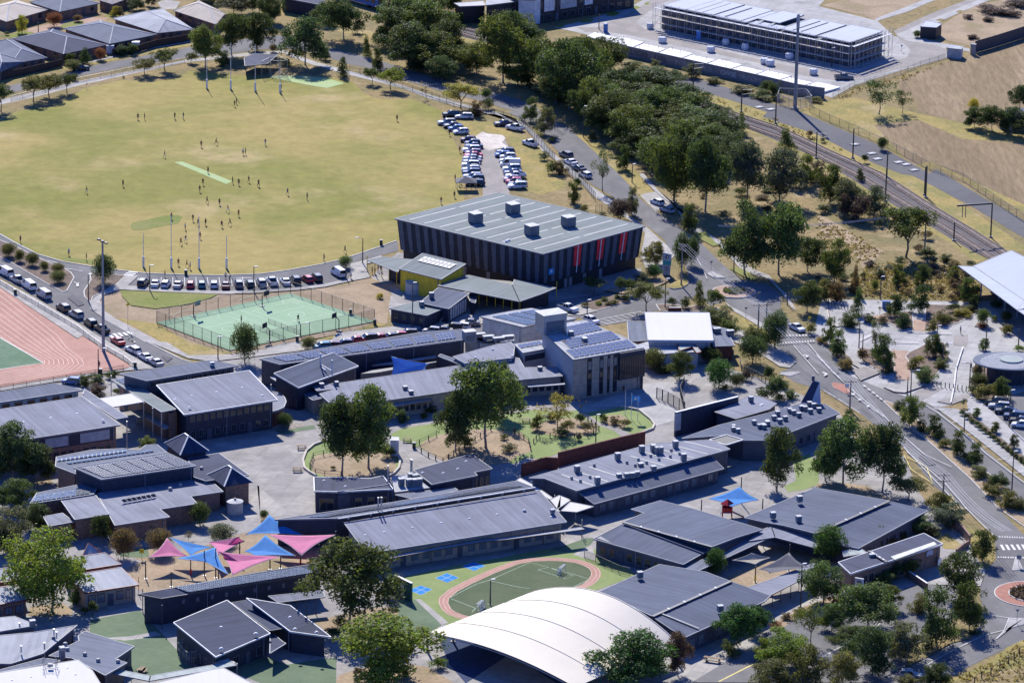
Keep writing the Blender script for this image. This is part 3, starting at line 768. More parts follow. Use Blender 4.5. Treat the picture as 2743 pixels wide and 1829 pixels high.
def picnic_table(x,y,rz,label,group=None,m='timber',leg='metal_dark',L=2.0):
 t=thing('picnic_table',label,'picnic table',(x,y,0.05),group,rz);q=[]
 def part(name,c,size,mm):s=Shape();s.box(c,size);return link(name,mesh(name,s.v,s.f,[mm]),t)
 for dy in(-.28,-.09,.1,.29):part('table_plank',(0,dy,.72),(L,.16,.05),m)
 for dy in(-.72,.72):part('bench',(0,dy,.42),(L,.28,.05),m)
 for dx in(-L*.35,L*.35):part('leg',(dx,0,0),(.08,.9,.72),leg);part('bench_support',(dx,0,.36),(.07,1.5,.06),leg)
 return t
def bin_(x,y,label,m='bin_green',group=None,rz=0.0):
 t=thing('rubbish_bin',label,'bin',(x,y,0.03),group,rz)
 def part(name,c,size,mm):s=Shape();s.box(c,size);return link(name,mesh(name,s.v,s.f,[mm]),t)
 s=Shape();s.add([(-.30,-.32,.08),(.30,-.32,.08),(.30,.32,.08),(-.30,.32,.08),(-.36,-.40,1.2),(.36,-.40,1.2),(.36,.40,1.2),(-.36,.40,1.2)],HEX)
 link('body',mesh('bin_body',s.v,s.f,[m]),t);part('lid',(0,0,1.2),(.78,.86,.09),'trim_dark')
 for dx in(-.3,.3):w=Shape();w.tube((dx-.05,.36,.12),(dx+.05,.36,.12),.12,n=10);link('wheel',mesh('bin_wheel',w.v,w.f,['tyre']),t)
 return t
def goal_post(x,y,h,label,pad,group):
 t=thing('goal_post',label,'goal post',(x,y,0.03),group);Shape().tube((x,y,.03),(x,y,h),.09,.07).build('pole',['wall_white'],t)
 if pad:Shape().tube((x,y,.05),(x,y,2.5),.26,.26,10).build('padding',['wall_white'],t)
 return t
def hoop(x,y,rz,label,group=None,board='panel_dark',h=3.6,z=.05):
 t=thing('basketball_hoop',label,'basketball hoop',(x,y,z),group,rz)
 def L(name,s,m):return link(name,mesh(name,s.v,s.f,m),t)
 s=Shape();s.tube((0,0,0),(0,0,h-.9),.11,n=8);s.bar((0,0,h-.95),(1.2,0,h-.3),.14);L('pole',s,['metal_dark'])
 s=Shape();s.box((-.1,0,0),(1.1,.9,.25));L('base',s,['metal_dark'])
 s=Shape();s.box((1.25,0,h-.75),(.06,1.8,1.1));bo=L('backboard',s,[board])
 s=Shape()
 for i in range(12):a,b=2*pi*i/12,2*pi*(i+1)/12;s.bar((1.55+.23*cos(a),.23*sin(a),h-.5),(1.55+.23*cos(b),.23*sin(b),h-.5),.04)
 L('ring',s,['rust']);return t
def water_tank(x,y,r,h,label,m='tank'):
 t=thing('water_tank',label,'water tank',(x,y,0));s=Shape();pr=[]
 for i in range(int(h/.25)+1):z=min(h,i*.25);pr+=[(r,z),(r*1.012,z+.12)]
 s.lathe((x,y,.03),pr,28);s.build('shell',[m],t);c=Shape();c.lathe((x,y,h+.15),[(r*1.05,0),(r*1.05,.06),(r*.2,.45),(.12,.5)],28);c.build('lid',['wall_pale'],t)
 d=Shape();d.tube((x,y,h+.6),(x,y,h+.85),.22,n=10);d.build('hatch',['unit_dark'],t);return t
def text_on(parent,body,size,loc,ang,m,name='lettering',tilt=pi/2,ext=.02):
 c=bpy.data.curves.new(name,'FONT');c.body=body;c.size=size;c.extrude=ext;c.align_x='CENTER';c.align_y='CENTER'
 o=bpy.data.objects.new(name,c);COL.objects.link(o);dg=bpy.context.evaluated_depsgraph_get();me=bpy.data.meshes.new_from_object(o.evaluated_get(dg));bpy.data.objects.remove(o)
 me.materials.clear();me.materials.append(MATS[m]);me.name=name
 q=bpy.data.objects.new(name,me);COL.objects.link(q);q.parent=parent;q.location=tuple(Vector(loc)-wloc(parent));q.rotation_euler=(tilt,0,ang);return q
 # tables: numbers and, unless the label is shared, a label for each row
def trees(kind,tint,label,group,tab):
 for r in tab:tree(kind,*r[:4],tint,label or r[4],group)
def bushes(outline,n,seed,h0,h1,w0,w1,tints,label,group,kind='shrub'):
# bushes strewn over a patch of ground
 R=random.Random(seed);xs=[p[0]for p in outline];ys=[p[1]for p in outline]
 while n:
  x,y=R.uniform(min(xs),max(xs)),R.uniform(min(ys),max(ys))
  if inside(outline,x,y):n-=1;tree(kind,x,y,R.uniform(h0,h1),R.uniform(w0,w1),R.choice(tints),label,group)
def vehicles(group,tab):
 for look,x,y,a,label in tab:k,c=look.split();vehicle(k,x,y,a,c,label,group)
def persons(group,tab):
 for look,x,y,a,label in tab:p,s,t=look.split('/');person(x,y,a,p,s,t,label,group)
 # -- one-off constructions
def gym_shell(b,P):
# walls lean outwards to the roof edge; tapered light panels with dark gaps, four red panels on the street side
 zt=9.75;n=4;low=inset(P,.95);base=inset(P,1.4);ctr=Vector((sum(p[0]for p in P)/4,sum(p[1]for p in P)/4,0))
 tp=inset(P,.35);s=Shape();zb=2.6
 s.add([(p[0],p[1],zb)for p in low]+[(p[0],p[1],zt)for p in tp],HEX);s.build('upper_wall',['panel_dark'],b)
 pprism(b,'base_wall','wall_dark',base,0,zb-.05)
 off=wloc(b)
 for e in range(4):
  a0,a1=V(*low[e],zb),V(*low[(e+1)%4],zb);t0,t1=V(*tp[e],zt),V(*tp[(e+1)%4],zt);L=(t1-t0).length;k=round(L/2.55)
  nrm=(a1-a0).cross(t0-a0).normalized()
  if nrm.dot(((a0+t1)/2)-ctr)<0:nrm=-nrm
  for i in range(k):
   def q(u,w,o):u=min(1,max(0,u));return a0.lerp(a1,u).lerp(t0.lerp(t1,u),w)+nrm*o
   red=e==0 and i in(4,7,10,13);u0,u1=((i+.10)/k,(i+.66)/k)if not red else(i/k,(i+.95)/k);sl=.24/k
   s=Shape();w0=.30 if red else 0.0
   lo,hi=(u0+sl*.4,u1-sl*.2),(u0,u1)
   pts=[q(lo[0],w0,.10),q(lo[1],w0,.10),q(hi[1],1,.10),q(hi[0],1,.10)];bk=[p-nrm*.09 for p in pts]
   s.add(pts+bk,HEX);s.build('wall_panel',['panel_red' if red else 'panel_light'],b)
   if red:
    s=Shape();c0,c1=q((u0+u1)/2,.08,.16),q((u0+u1)/2,1,.16);s.bar(c0,c1,.22);s.build('mullion',['trim_white'],b)
  if e==0:
   p=a0.lerp(t0,.35).lerp(a1.lerp(t1,.35),.08)+nrm*.25;s=Shape();ang=atan2((a1-a0).y,(a1-a0).x);s.box((p.x,p.y,p.z-.6),(1.6,.1,1.3),ang)
   o=s.build('logo_sign',['panel_blue'],b);ptube(o,'emblem','trim_white',p+nrm*.06+V(0,0,.1),p+nrm*.09+V(0,0,.1),.35,n=12)
 doors=Shape()
 for e in(3,0):
  a0,a1=V(*base[e],0),V(*base[(e+1)%4],0);u=(a1-a0).normalized();nn=V(u.y,-u.x,0);nn=nn if nn.dot(a0-ctr)>0 else-nn
  for t in(.25,.3,.45,.62):p=a0.lerp(a1,t)+nn*.05;pbox(b,'door','wall_grey',(p.x,p.y,.05),(1.0,.08,2.1),atan2(u.y,u.x))
def roof_strip(b,p,q,w):
 p,q=Vector(p),Vector(q);u=(q-p).normalized();n=V(-u.y,u.x,0).normalized()*w/2;s=Shape();up=V(0,0,.035);dn=V(0,0,-.05)
 s.add([p-n+up,q-n+up,q+n+up,p+n+up,p-n+dn,q-n+dn,q+n+dn,p+n+dn],HEX);s.build('roof_strip',['strip_pale'],b)
def ramp_rails(p,q):
 t=thing('ramp','small access ramp with pale handrails beside the portable classroom','ramp',(p[0],p[1],0));p,q=V(*p,0),V(*q,0);u=(q-p).normalized();n=V(-u.y,u.x,0)
 s=Shape();s.add([p-n,q-n,q+n,p+n,p-n+V(0,0,.1),q-n+V(0,0,.7),q+n+V(0,0,.7),p+n+V(0,0,.1)],HEX);s.build('deck',['concrete'],t)
 for sg in(-1,1):
  s=Shape();a,c=p+n*sg,q+n*sg;s.bar(a+V(0,0,1.1),c+V(0,0,1.7),.08);s.bar(a+V(0,0,.7),c+V(0,0,1.3),.06)
  for i in range(4):w=a.lerp(c,i/3);s.bar(w,w+V(0,0,1.1+.6*i/3),.07)
  s.build('handrail',['wall_pale'],t)
def roof_frame(b,p,q,h):
 p,q=Vector(p),Vector(q)
 for w in(p,q):ptube(b,'steel_post','trim_white',w,w+V(0,0,h*1.25),.18,n=8)
 s=Shape();d=V(1.2,-2.2,0);s.bar(p+V(0,0,.35),p+d+V(0,0,.3),.3,.18);s.bar(p+V(0,0,.9),q+V(0,0,.9),.12);s.build('roof_beam',['trim_white'],b)
def tower_face(b,P):
# tall dark window slots on the front, pale side wall, a projecting navy glass bay at the right
 ip=inset(P,.12);p,q,r=(V(*ip[i],0)for i in(0,1,-1));u=q-p;L=u.length;u/=L;n=V(u.y,-u.x,0);n=n if n.y<0 else-n;ang=atan2(u.y,u.x)
 for t0,t1 in((.20,.26),(.375,.425),(.49,.52),(.575,.63)):
  c=p+u*(L*(t0+t1)/2)+n*.04;o=pbox(b,'window_slot','wall_dark',(c.x,c.y,.4),(L*(t1-t0),.1,8.2),ang);d=c+n*.06
  for z in(1.2,3.6,6.2):pbox(o,'pane','pane_pale' if z>6 else 'glass',(d.x,d.y,z),(L*(t1-t0)*.8,.06,1.7),ang)
 for t0,t1 in((0,.195),(.265,.37),(.43,.485),(.525,.57)):
  c=p+u*(L*(t0+t1)/2)+n*.03
  for z0,z1 in((.1,2.9),(2.94,5.8),(5.84,8.6)):pbox(b,'wall_panel','wall_beige',(c.x,c.y,z0),(L*(t1-t0)-.04,.14,z1-z0),ang)
 w=r-p;Lw=w.length;w/=Lw;m=V(-w.y,w.x,0);m=m if m.x<0 else-m
 for i in range(7):
  c=p+w*(Lw*(i+.5)/7)+m*.05;pbox(b,'side_panel','roof_pale',(c.x,c.y,.1),(Lw/7-.05,.1,8.5),atan2(w.y,w.x))
 a,e=p+u*(L*.64)+n*.7,q+n*.7+u*.2;bay=[(v.x,v.y)for v in(a,e,e-n*7,a-n*3)];pprism(b,'glass_bay','wall_navy',bay,2.9,8.85);d=e-a;k=11
 for i in range(k):
  c=a+d*((i+.5)/k)+n*.05;pbox(b,'pane','glass',(c.x,c.y,3.3),(d.length/k*.7,.08,4.6),ang)
 for i in range(4):
  c=a+d*((i+.5)/4)-n*1.6;pbox(b,'entrance_pane','pane_pale',(c.x,c.y,.1),(d.length/4*.8,.1,2.6),ang)
 c=e-u*.4-n*.4;pbox(b,'column','wall_navy',(c.x,c.y,0),(.4,.4,2.9))
def painted_opening(b,P):
 z=sum(p[2]for p in P)/4;pprism(b,'painted_well_shade','wall_dark',[p[:2]for p in P],z-.3,z+.04)  # solid block level with the roof, coloured dark to paint the shade inside a well
 s=Shape()
 for i in range(4):s.bar((P[i][0],P[i][1],z+.08),(P[(i+1)%4][0],P[(i+1)%4][1],z+.08),.22)
 s.build('well_kerb',['trim_white'],b)
def navy_blade(p,q,r):
 p,q=V(*p[0],0),V(*q[0],0);t=thing('blade_wall','navy blade wall with one pale end standing above the terrace roof','wall',tuple(p));u=(q-p).normalized();n=V(-u.y,u.x,0)*.25
 s=Shape();a,c=p,q+u*5;h0,h1=5.2,5.2
 s.add([a-n,c-n,c+n,a+n,a-n+V(0,0,h0),c-n+V(0,0,h1),c+n+V(0,0,h1),a+n+V(0,0,h0)],HEX);s.build('wall',['wall_navy'],t)
 e=p+u*.75;pbox(t,'end_panel','wall_pale',(e.x,e.y-.33,1.3),(1.6,.12,3.7),atan2(u.y,u.x));pbar(t,'capping','trim_white',a+V(0,0,5.25),c+V(0,0,5.25),.55,.12)
def blue_fin(P,label):
# wedge: dark sloping face, pale blue end triangle
 A,B,T,A2,B2,T2=(Vector(p)for p in P);t=thing('blue_tower',label,'tower',(A.x,A.y,0));g=[V(p.x,p.y,0)for p in(A,B,B2,A2)]
 s=Shape();s.add([A,B,T,A2,B2,T2]+g,[(0,1,2),(3,5,4),(1,4,5,2),(0,2,5,3),(6,7,1,0),(7,8,4,1),(8,9,3,4),(9,6,0,3)]);s.build('wall',['roof_bluewhite'],t)
 n=(T-A).cross(A2-A).normalized();n=n if n.z>0 else-n;c=(A+T+T2+A2)/4;q=[p.lerp(c,.08)+n*.08 for p in(A,T,T2,A2)];s=Shape();s.add(q+[p-n*.1 for p in q],HEX);s.build('sloping_glass',['roof_navy'],t)
 pbox(t,'flue','wall_slate',T2-V(0,0,.1),(.6,.6,1.1))
def brick_wall(label,pts,h,m='wall_red_brick',cap='wall_red_brick',name='brick_wall'):
 t=thing(name,label,'wall',(*pts[0][:2],0))
 for p,q in zip(pts,pts[1:]):
  pbar(t,'wall',m,(p[0],p[1],h/2),(q[0],q[1],h/2),.3,h);s=Shape();s.bar((p[0],p[1],h+.04),(q[0],q[1],h+.04),.38,.08);s.build('capping',[cap],t)
def low_brick_wall(label,pts,h):brick_wall(label,pts,h,'wall_brick','trim_white')
def flues(b,pts,h):
 for p in pts:s=Shape();s.tube(p,(p[0],p[1],p[2]+h),.14,n=8);s.tube((p[0],p[1],p[2]+h),(p[0],p[1],p[2]+h+.18),.2,n=8);s.build('flue',['metal'],b)
def roof_pipe(b,p,q):
 p,q=Vector(p),Vector(q);ptube(b,'ridge_pipe','metal',p,q,.12,n=6)
 for i in range(9):w=p.lerp(q,(i+.5)/9);pbar(b,'pipe_bracket','trim_white',w-V(.25,.25,.3),w+V(.25,.25,.15),.14)
def curved_canopy(b,c,pts):
 o=pprism(b,'curved_canopy','roof_lilac',[p[:2]for p in pts],3.3,3.6);r=Shape()
 for p,q in zip(pts,pts[1:]):r.bar((p[0],p[1],3.45),(q[0],q[1],3.45),.2,.5)
 r.build('fascia',['trim_grey'],o);s=Shape();ip=inset([p[:2]for p in pts],.6);s.prism(ip,0,3.2);s.build('curved_wall',['wall_red_brick'],b)
def cage(P,label):
 t=thing('plant_cage',label,'cage',(*P[0][:2],0));s=Shape()
 for i in range(4):
  a,c=V(*P[i],0),V(*P[(i+1)%4],0);k=6
  for z in(.1,1.5,2.7):s.bar(a+V(0,0,z),c+V(0,0,z),.07)
  for j in range(k):w=a.lerp(c,j/k);s.bar(w,w+V(0,0,2.7),.08)
 s.build('frame',['trim_grey'],t)
 for i in range(4):a,c=P[i],P[(i+1)%4];s=Shape();s.add([(a[0],a[1],.1),(c[0],c[1],.1),(c[0],c[1],2.7),(a[0],a[1],2.7)],[(0,1,2,3)]);s.build('wire_panel',['wire_mesh'],t)
 c=Vector((sum(p[0]for p in P)/4,sum(p[1]for p in P)/4,0));d=(V(*P[1],0)-V(*P[0],0))*.28
 for k in(-1,0,1):w=c+d*k;pbox(t,'condenser','unit_dark',(w.x,w.y,0),(1.1,.9,1.5),.5)
def aerial_frame(b,p):
 p=Vector(p);s=Shape();k=1.3
 for x,y in((-k,-k),(k,-k),(k,k),(-k,k)):
  s.bar(p+V(x*.8,y*.8,0),p+V(x*.8,y*.8,2.6),.07);s.bar(p+V(x,y,.3),p+V(-x,y,1.3),.05);s.bar(p+V(x,y,1.5),p+V(x,-y,1.5),.06)
 s.build('aerial_frame',['trim_grey'],b);pbox(b,'aerial_box','unit_grey',p+V(0,0,.5),(.9,.6,.5))
def box_gutter(b,p,q):
 s=Shape();p,q=Vector(p),Vector(q);s.bar(p+V(0,0,.06),q+V(0,0,.06),.6,.2);s.build('box_gutter',['trim_dark'],b)
 for i in range(4):w=p.lerp(q,.2+.2*i);pbox(b,'gutter_clip','trim_white',(w.x,w.y,w.z+.1),(.3,.8,.14),.4)
def skylight_strip(b,P):
 s=Shape();s.add([(p[0],p[1],p[2]+.1)for p in P]+[(p[0],p[1],p[2]-.2)for p in P],HEX);s.build('skylight_strip',['skylight'],b)
def office_signs(b,P):
 ip=inset(P,.35);p,q=V(*ip[0],0),V(*ip[1],0);u=(q-p).normalized();L=(q-p).length;n=V(u.y,-u.x,0);c0=V(P[2][0],P[2][1],0);n=n if n.dot(p-c0)>0 else-n;ang=atan2(u.y,u.x)
 w=p+u*(L*.875)+n*.1;s=Shape();s.add([tuple(w+u*a+V(0,0,z)+n*o)for o in(0,.08)for a,z in((-.9,2.7),(.9,2.7),(.9,3.5),(.3,3.75),(-.3,3.75),(-.9,3.5))],[(5,4,3,2,1,0),(6,7,8,9,10,11)]+[(i,(i+1)%6,6+(i+1)%6,6+i)for i in range(6)]);s.build('crest_sign',['roof_bluewhite'],b)
 w=p+u*(L*.96)+n*.9;pbox(b,'notice_panel','wall_white',(w.x,w.y,.5),(1.4,.1,1.3),ang+.3)
 w2=p+u*(L*.08)+n*.08;ptube(b,'downpipe','trim_grey',(w2.x,w2.y,0),(w2.x,w2.y,4.0),.09)
def vault_canopy(P,label):
 A,B,Cc,D=(Vector(p)for p in P);t=thing('shade_canopy',label,'canopy',((A.x+Cc.x)/2,(A.y+Cc.y)/2,0));off=wloc(t);N,M=28,24;vs=[]
 for j in range(M+1):
  v=j/M;a,b=A.lerp(D,v),B.lerp(Cc,v);rise=1.5+3.2*v;bay=abs(sin(v*4*pi))
  for i in range(N+1):
   u=i/N;p=a.lerp(b,u);k=sin(pi*u)**.85;p.z+=(rise-.06*bay)*k;vs.append(p)
 fs=[(j*(N+1)+i,j*(N+1)+i+1,(j+1)*(N+1)+i+1,(j+1)*(N+1)+i)for j in range(M)for i in range(N)];k=len(vs)
 low=[v-V(0,0,.06)for v in vs];o=link('membrane',mesh('membrane',[tuple(v-off)for v in vs+low],fs+[tuple(k+i for i in reversed(f))for f in fs],['canopy_white'],fix=False,smooth=True),t)
 for j in(0,6,12,18,24):
  s=Shape()
  for i in range(N):s.bar(vs[j*(N+1)+i]+V(0,0,.05),vs[j*(N+1)+i+1]+V(0,0,.05),.14,.08)
  s.build('seam',['canopy_seam'],o)
  s=Shape()
  for i in range(N):s.tube(vs[j*(N+1)+i]-V(0,0,.35),vs[j*(N+1)+i+1]-V(0,0,.35),.1,n=6)
  s.build('arch_rib',['metal'],t)
  for i,e in((0,1),(N,-1)):p=vs[j*(N+1)+i];o2=ptube(t,'column','wall_green',(p.x,p.y,0),(p.x,p.y,p.z-.1),.22,.2,10);pbox(o2,'footing','concrete',(p.x,p.y,.02),(.9,.9,.2))
 s=Shape()
 for i in(0,N):
  for j in range(M):s.bar(vs[j*(N+1)+i]-V(0,0,.12),vs[(j+1)*(N+1)+i]-V(0,0,.12),.2)
 s.build('edge_beam',['metal'],t)
def play_tower(p,label):
 t=thing('play_tower',label,'play tower',(*p,0));x,y=p
 for dx in(-.9,.9):
  for dy in(-.9,.9):ptube(t,'post','plastic_red',(x+dx,y+dy,0),(x+dx,y+dy,3.0),.09)
 pbox(t,'deck','plastic_blue',(x,y,1.3),(1.9,1.9,.12))
 for a in range(4):s=Shape();c,d=cos(a*pi/2),sin(a*pi/2);s.box((x+c*.9,y+d*.9,1.5),(.08 if a%2==0 else 1.7,1.7 if a%2==0 else.08,.8));s.build('panel',['plastic_red' if a%2 else 'plastic_blue'],t)
 s=Shape();s.add([(x+1,y-.4,1.4),(x+1,y+.4,1.4),(x+3.4,y+.4,.3),(x+3.4,y-.4,.3),(x+1,y-.4,1.3),(x+1,y+.4,1.3),(x+3.4,y+.4,.2),(x+3.4,y-.4,.2)],HEX);s.build('slide',['plastic_red'],t)
 plathe(t,'roof','plastic_red',(x,y,2.9),[(1.4,0),(1.35,.1),(.1,1.0)],4)
 s=Shape()
 for i in range(5):s.bar((x-1.0-.25*(5-i)*.5,y-.4,.25*i+.15),(x-1.0-.25*(5-i)*.5,y+.4,.25*i+.15),.08)
 s.build('ladder',['plastic_blue'],t)
def rebound_wall(P,label):
 p,q=V(*P[0],0),V(*P[1],0);t=thing('rebound_wall',label,'wall',tuple(p));u=(q-p).normalized();L=(q-p).length;m=(p+q)/2;ang=atan2(u.y,u.x);n=V(u.y,-u.x,0);n=n if n.y<0 else-n
 pbox(t,'wall','wall_green',(m.x,m.y,0),(L,.4,3.6),ang);s=Shape();w=m+n*.23+u*(L*.02);s.box((w.x,w.y,.4),(L*.24,.06,2.4),ang);s.build('target_panel',['skylight'],t);pbox(t,'capping','trim_white',(m.x,m.y,3.6),(L+.1,.5,.1),ang)
def soccer_goal(x,y,rz,label):
 t=thing('soccer_goal',label,'soccer goal',(x,y,.09),None,rz);w,h,d=1.2,1.25,.8
 def L(name,s,m):return link(name,mesh(name,s.v,s.f,m),t)
 s=Shape();s.tube((0,-w,0),(0,-w,h),.06,n=6);s.tube((0,w,0),(0,w,h),.06,n=6);s.tube((0,-w,h),(0,w,h),.06,n=6);s.tube((d,-w,0),(d,w,0),.05,n=6)
 for e in(-w,w):s.tube((0,e,0),(d,e,0),.05,n=6);s.tube((0,e,h),(d*.5,e,h),.05,n=6);s.tube((d*.5,e,h),(d,e,0),.05,n=6)
 L('frame',s,['wall_white']);s=Shape()
 for i in range(9):
  yy=-w+2*w*i/8;s.bar((d*.5,yy,h),(d,yy,0),.05);s.bar((0,yy,h),(d*.5,yy,h),.05)
 for i in range(6):f=i/5;s.bar((d*(.5+.5*f),-w,h*(1-f)),(d*(.5+.5*f),w,h*(1-f)),.05)
 L('net',s,['bag_white'])
def shed_box(P,h,label=None,m='wall_white',lid='wall_pale',name='storage_box'):
 if isinstance(label,(int,float)):h,label=label,h
 c=(sum(p[0]for p in P)/len(P),sum(p[1]for p in P)/len(P));t=thing(name,label,'sign' if 'board' in name else 'shed',(*c,0));pprism(t,'body',m,[p[:2]for p in P],0,h);s=Shape();s.prism(inset([p[:2]for p in P],-.08),h,h+.1);s.build('lid',[lid],t)
def ring_wall(P,label,h=.45):
 L,R=strip_poly(P,.42);t=thing('seat_wall',label,'wall',(*P[0][:2],0))
 for i in range(len(P)-1):
  s=Shape();q=[tuple(L[i]),tuple(L[i+1]),tuple(R[i+1]),tuple(R[i])];s.prism(q,0,h);s.build('wall_segment',['stone_wall'],t)
def flagpole(x,y,h,flag,label):
 t=thing('flagpole',label,'flagpole',(x,y,0),'flagpoles on the entrance lawn');ptube(t,'pole','wall_white',(x,y,0),(x,y,h),.06,.045);plathe(t,'finial','metal',(x,y,h),[(.1,0),(.12,.08),(.02,.18)],8)
 if flag:
  f=tag(bpy.data.objects.new('flag',None),'blue flag with a white emblem blowing from the middle flagpole','flag');COL.objects.link(f);f.location=(x,y,h-.2);N=10;vs=[]
  for k,z in((0,-1.25),(1,-.1)):
   for i in range(N+1):u=i/N;vs.append((.08+1.7*u,.12*sin(u*7+k),z-.18*u*u))
  fs=[(i,i+1,N+2+i,N+1+i)for i in range(N)];link('cloth',mesh('flag',vs,fs,[flag],fix=False),f);s=Shape();s.tube((.8,-.16,-.72),(.8,.2,-.72),.28,n=12);link('emblem',mesh('emblem',s.v,s.f,['trim_white']),f)
def pylon_sign(p,label):
 x,y=p;t=thing('pylon_sign',label,'sign',(x,y,0));a=.15
 s=Shape();s.add([(x-.95,y-.3,0),(x+.75,y-.2,0),(x+.75,y+.2,0),(x-.95,y+.3,0),(x-1.0,y-.3,5.4),(x+1.05,y-.2,4.9),(x+1.05,y+.2,4.9),(x-1.0,y+.3,5.4)],HEX);s.build('board',['wall_pale'],t)
 s=Shape();s.add([(x-.98,y-.34,2.4),(x+.95,y-.24,2.4),(x+.98,y-.24,3.4),(x-.98,y-.34,3.4),(x-.98,y-.30,2.4),(x+.95,y-.2,2.4),(x+.98,y-.2,3.4),(x-.98,y-.3,3.4)],HEX);s.build('teal_band',['wall_teal'],t)
 ptube(t,'emblem','wall_navy',(x,y-.24,4.3),(x,y-.34,4.3),.42,n=16);ptube(t,'emblem_centre','wall_white',(x+.05,y-.33,4.33),(x+.05,y-.37,4.33),.2,n=12)
 for k in range(3):pbox(t,'text_line','wall_slate',(x-.1,y-.31,1.9-.35*k),(1.2-.2*k,.04,.12))
def school_sign(p,label):
 x,y=p;t=thing('entrance_sign',label,'sign',(x,y,0));pbox(t,'board','wall_white',(x,y,0),(1.7,.25,3.9),-.45);pbox(t,'pink_band','sail_pink',(x-.06,y-.16,0),(1.66,.06,1.5),-.45)
 ptube(t,'emblem','wall_slate',(x-.02,y-.12,3.0),(x-.06,y-.2,3.0),.45,n=14);ptube(t,'emblem_centre','wall_white',(x-.05,y-.19,3.0),(x-.08,y-.23,3.0),.2,n=12)
def train(P,label):
 p,q=V(*P[0],0),V(*P[1],0);u=(q-p).normalized();n=V(-u.y,u.x,0);t=thing('train',label,'train',tuple(p));Lc=24;ang=atan2(u.y,u.x);c=p+u*Lc/2
 pbox(t,'carriage_body','plastic_blue',(c.x,c.y,.9),(Lc,2.9,2.6),ang);pbox(t,'roof','wall_white',(c.x,c.y,3.5),(Lc-.2,2.6,.35),ang)
 s=Shape();w=p+u*.1;s.box((w.x,w.y,1.0),(.3,2.6,1.0),ang);s.build('nose_panel',['wall_teal'],t);pbox(t,'windscreen','glass',(w.x,w.y,2.1),(.34,2.3,1.0),ang)
 for sg in(-1,1):
  for i in range(8):w=p+u*(2+i*2.8)+n*1.46*sg;pbox(t,'window','glass',(w.x,w.y,1.9),(1.7,.06,.9),ang)
  w=c+n*1.46*sg;pbox(t,'stripe','wall_white',(w.x,w.y,3.0),(Lc-.5,.05,.4),ang)
 for i in(2.5,5,19,21.5):w=p+u*i;ptube(t,'wheelset','metal_dark',w+n*1.2+V(0,0,.45),w-n*1.2+V(0,0,.45),.45,n=12)
def site_block(F,label):
 P=[Vector(p)for p in F];b=thing('site_block',label,'building',tuple((P[0]+P[2])/2)[:2]+(0,));poly=[tuple(p)for p in P]
 pprism(b,'shell','wall_slate',[p[:2]for p in inset(poly,1.3)],0,5.9);u=(P[1]-P[0]);v=(P[3]-P[0])
 def pt(a,c,z):w=P[0]+u*a+v*c;return(w.x,w.y,z)
 decks=((0.02,.10,.42,.95,6.5),(.14,.08,.28,.92,6.7),(.30,.08,.45,.9,6.4),(.47,.3,.58,.95,6.9),(.47,.06,.62,.28,6.4),(.63,.08,.80,.92,6.6),(.82,.06,.98,.94,6.8))
 for a0,c0,a1,c1,z in decks:roof(b,[pt(a0,c0,z),pt(a1,c0,z),pt(a1,c1,z),pt(a0,c1,z)],'roof_bluewhite',.35,edge='trim_grey',name='roof_deck')
 for a in(.18,.22,.33,.5,.56,.68,.72):roof_strip(b,Vector(pt(a,.15,6.75)),Vector(pt(a,.85,6.75)),.5)
 windows(b,poly,0,22,.8,2.6,d=1.3,frac=.6,frame='trim_grey');windows(b,poly,0,22,3.6,5.2,d=1.3,frac=.6,frame='trim_grey');windows(b,poly,1,7,.8,2.6,d=1.3,frac=.5);windows(b,poly,1,7,3.6,5.2,d=1.3,frac=.5)
 t=thing('scaffold','steel scaffold with pale plank decks wrapped round the unfinished block','scaffold',tuple(P[1])[:2]+(0,));st=Shape();st.tube((0,0,0),(0,0,7.6),.055,n=6);me=mesh('standard',st.v,st.f,['metal']);off=wloc(t)
 for e,k in((0,24),(1,9)):
  a,c=P[e].copy(),P[e+1].copy();a.z=c.z=0;d=(c-a).normalized();nn=V(d.y,-d.x,0);ctr=(P[0]+P[2])/2;nn=nn if nn.dot(a-ctr)>0 else-nn
  for row in(.1,1.15):
   for i in range(k+1):link('standard',me,t,tuple(a.lerp(c,i/k)+nn*row-off))
   for z in(.3,2.1,4.2,6.2,7.3):pbar(t,'ledger','trim_white',a+nn*row+V(0,0,z),c+nn*row+V(0,0,z),.07)
  for z in(2.0,4.1,6.1):
   for i in range(0,k,2):p,q=a.lerp(c,i/k)+nn*.62,a.lerp(c,min(1,(i+1.92)/k))+nn*.62;s=Shape();s.bar(p+V(0,0,z),q+V(0,0,z),.9,.06);s.build('deck',['roof_beige' if z<6 else 'bag_white'],t)
  for i in range(0,k,4):pbar(t,'brace','metal',a.lerp(c,i/k)+nn*1.2+V(0,0,.2),a.lerp(c,(i+1)/k)+nn*1.2+V(0,0,4.2),.05)
def site_wall(P,h,label):
 t=thing('graffiti_wall',label,'wall',(*P[0],0));R=random.Random(5);K=0
 for p,q in zip(P,P[1:]):
  p,q=V(*p,0),V(*q,0);L=(q-p).length;u=(q-p)/L;n=V(u.y,-u.x,0);n=n if n.y<0 else-n;k=max(1,round(L/4));ang=atan2(u.y,u.x)
  for i in range(k):m=p+u*(L*(i+.5)/k);pbox(t,'wall_panel','wall_grey',(m.x,m.y,0),(L/k-.05,.3,h),ang)
  for i in range(k):
   K+=1
   if K%2==0:
    m=p+u*(L*(i+.5)/k)+n*.17;text_on(t,['OWSE','NUSOME','AXEL','KORE','SNUB'][(K//2)%5],1.9,(m.x,m.y,1.35),ang if n.dot(V(sin(ang),-cos(ang),0))>0 else ang+pi,R.choice(['wall_pale','bag_white','wall_slate','wall_mint']),name='graffiti')
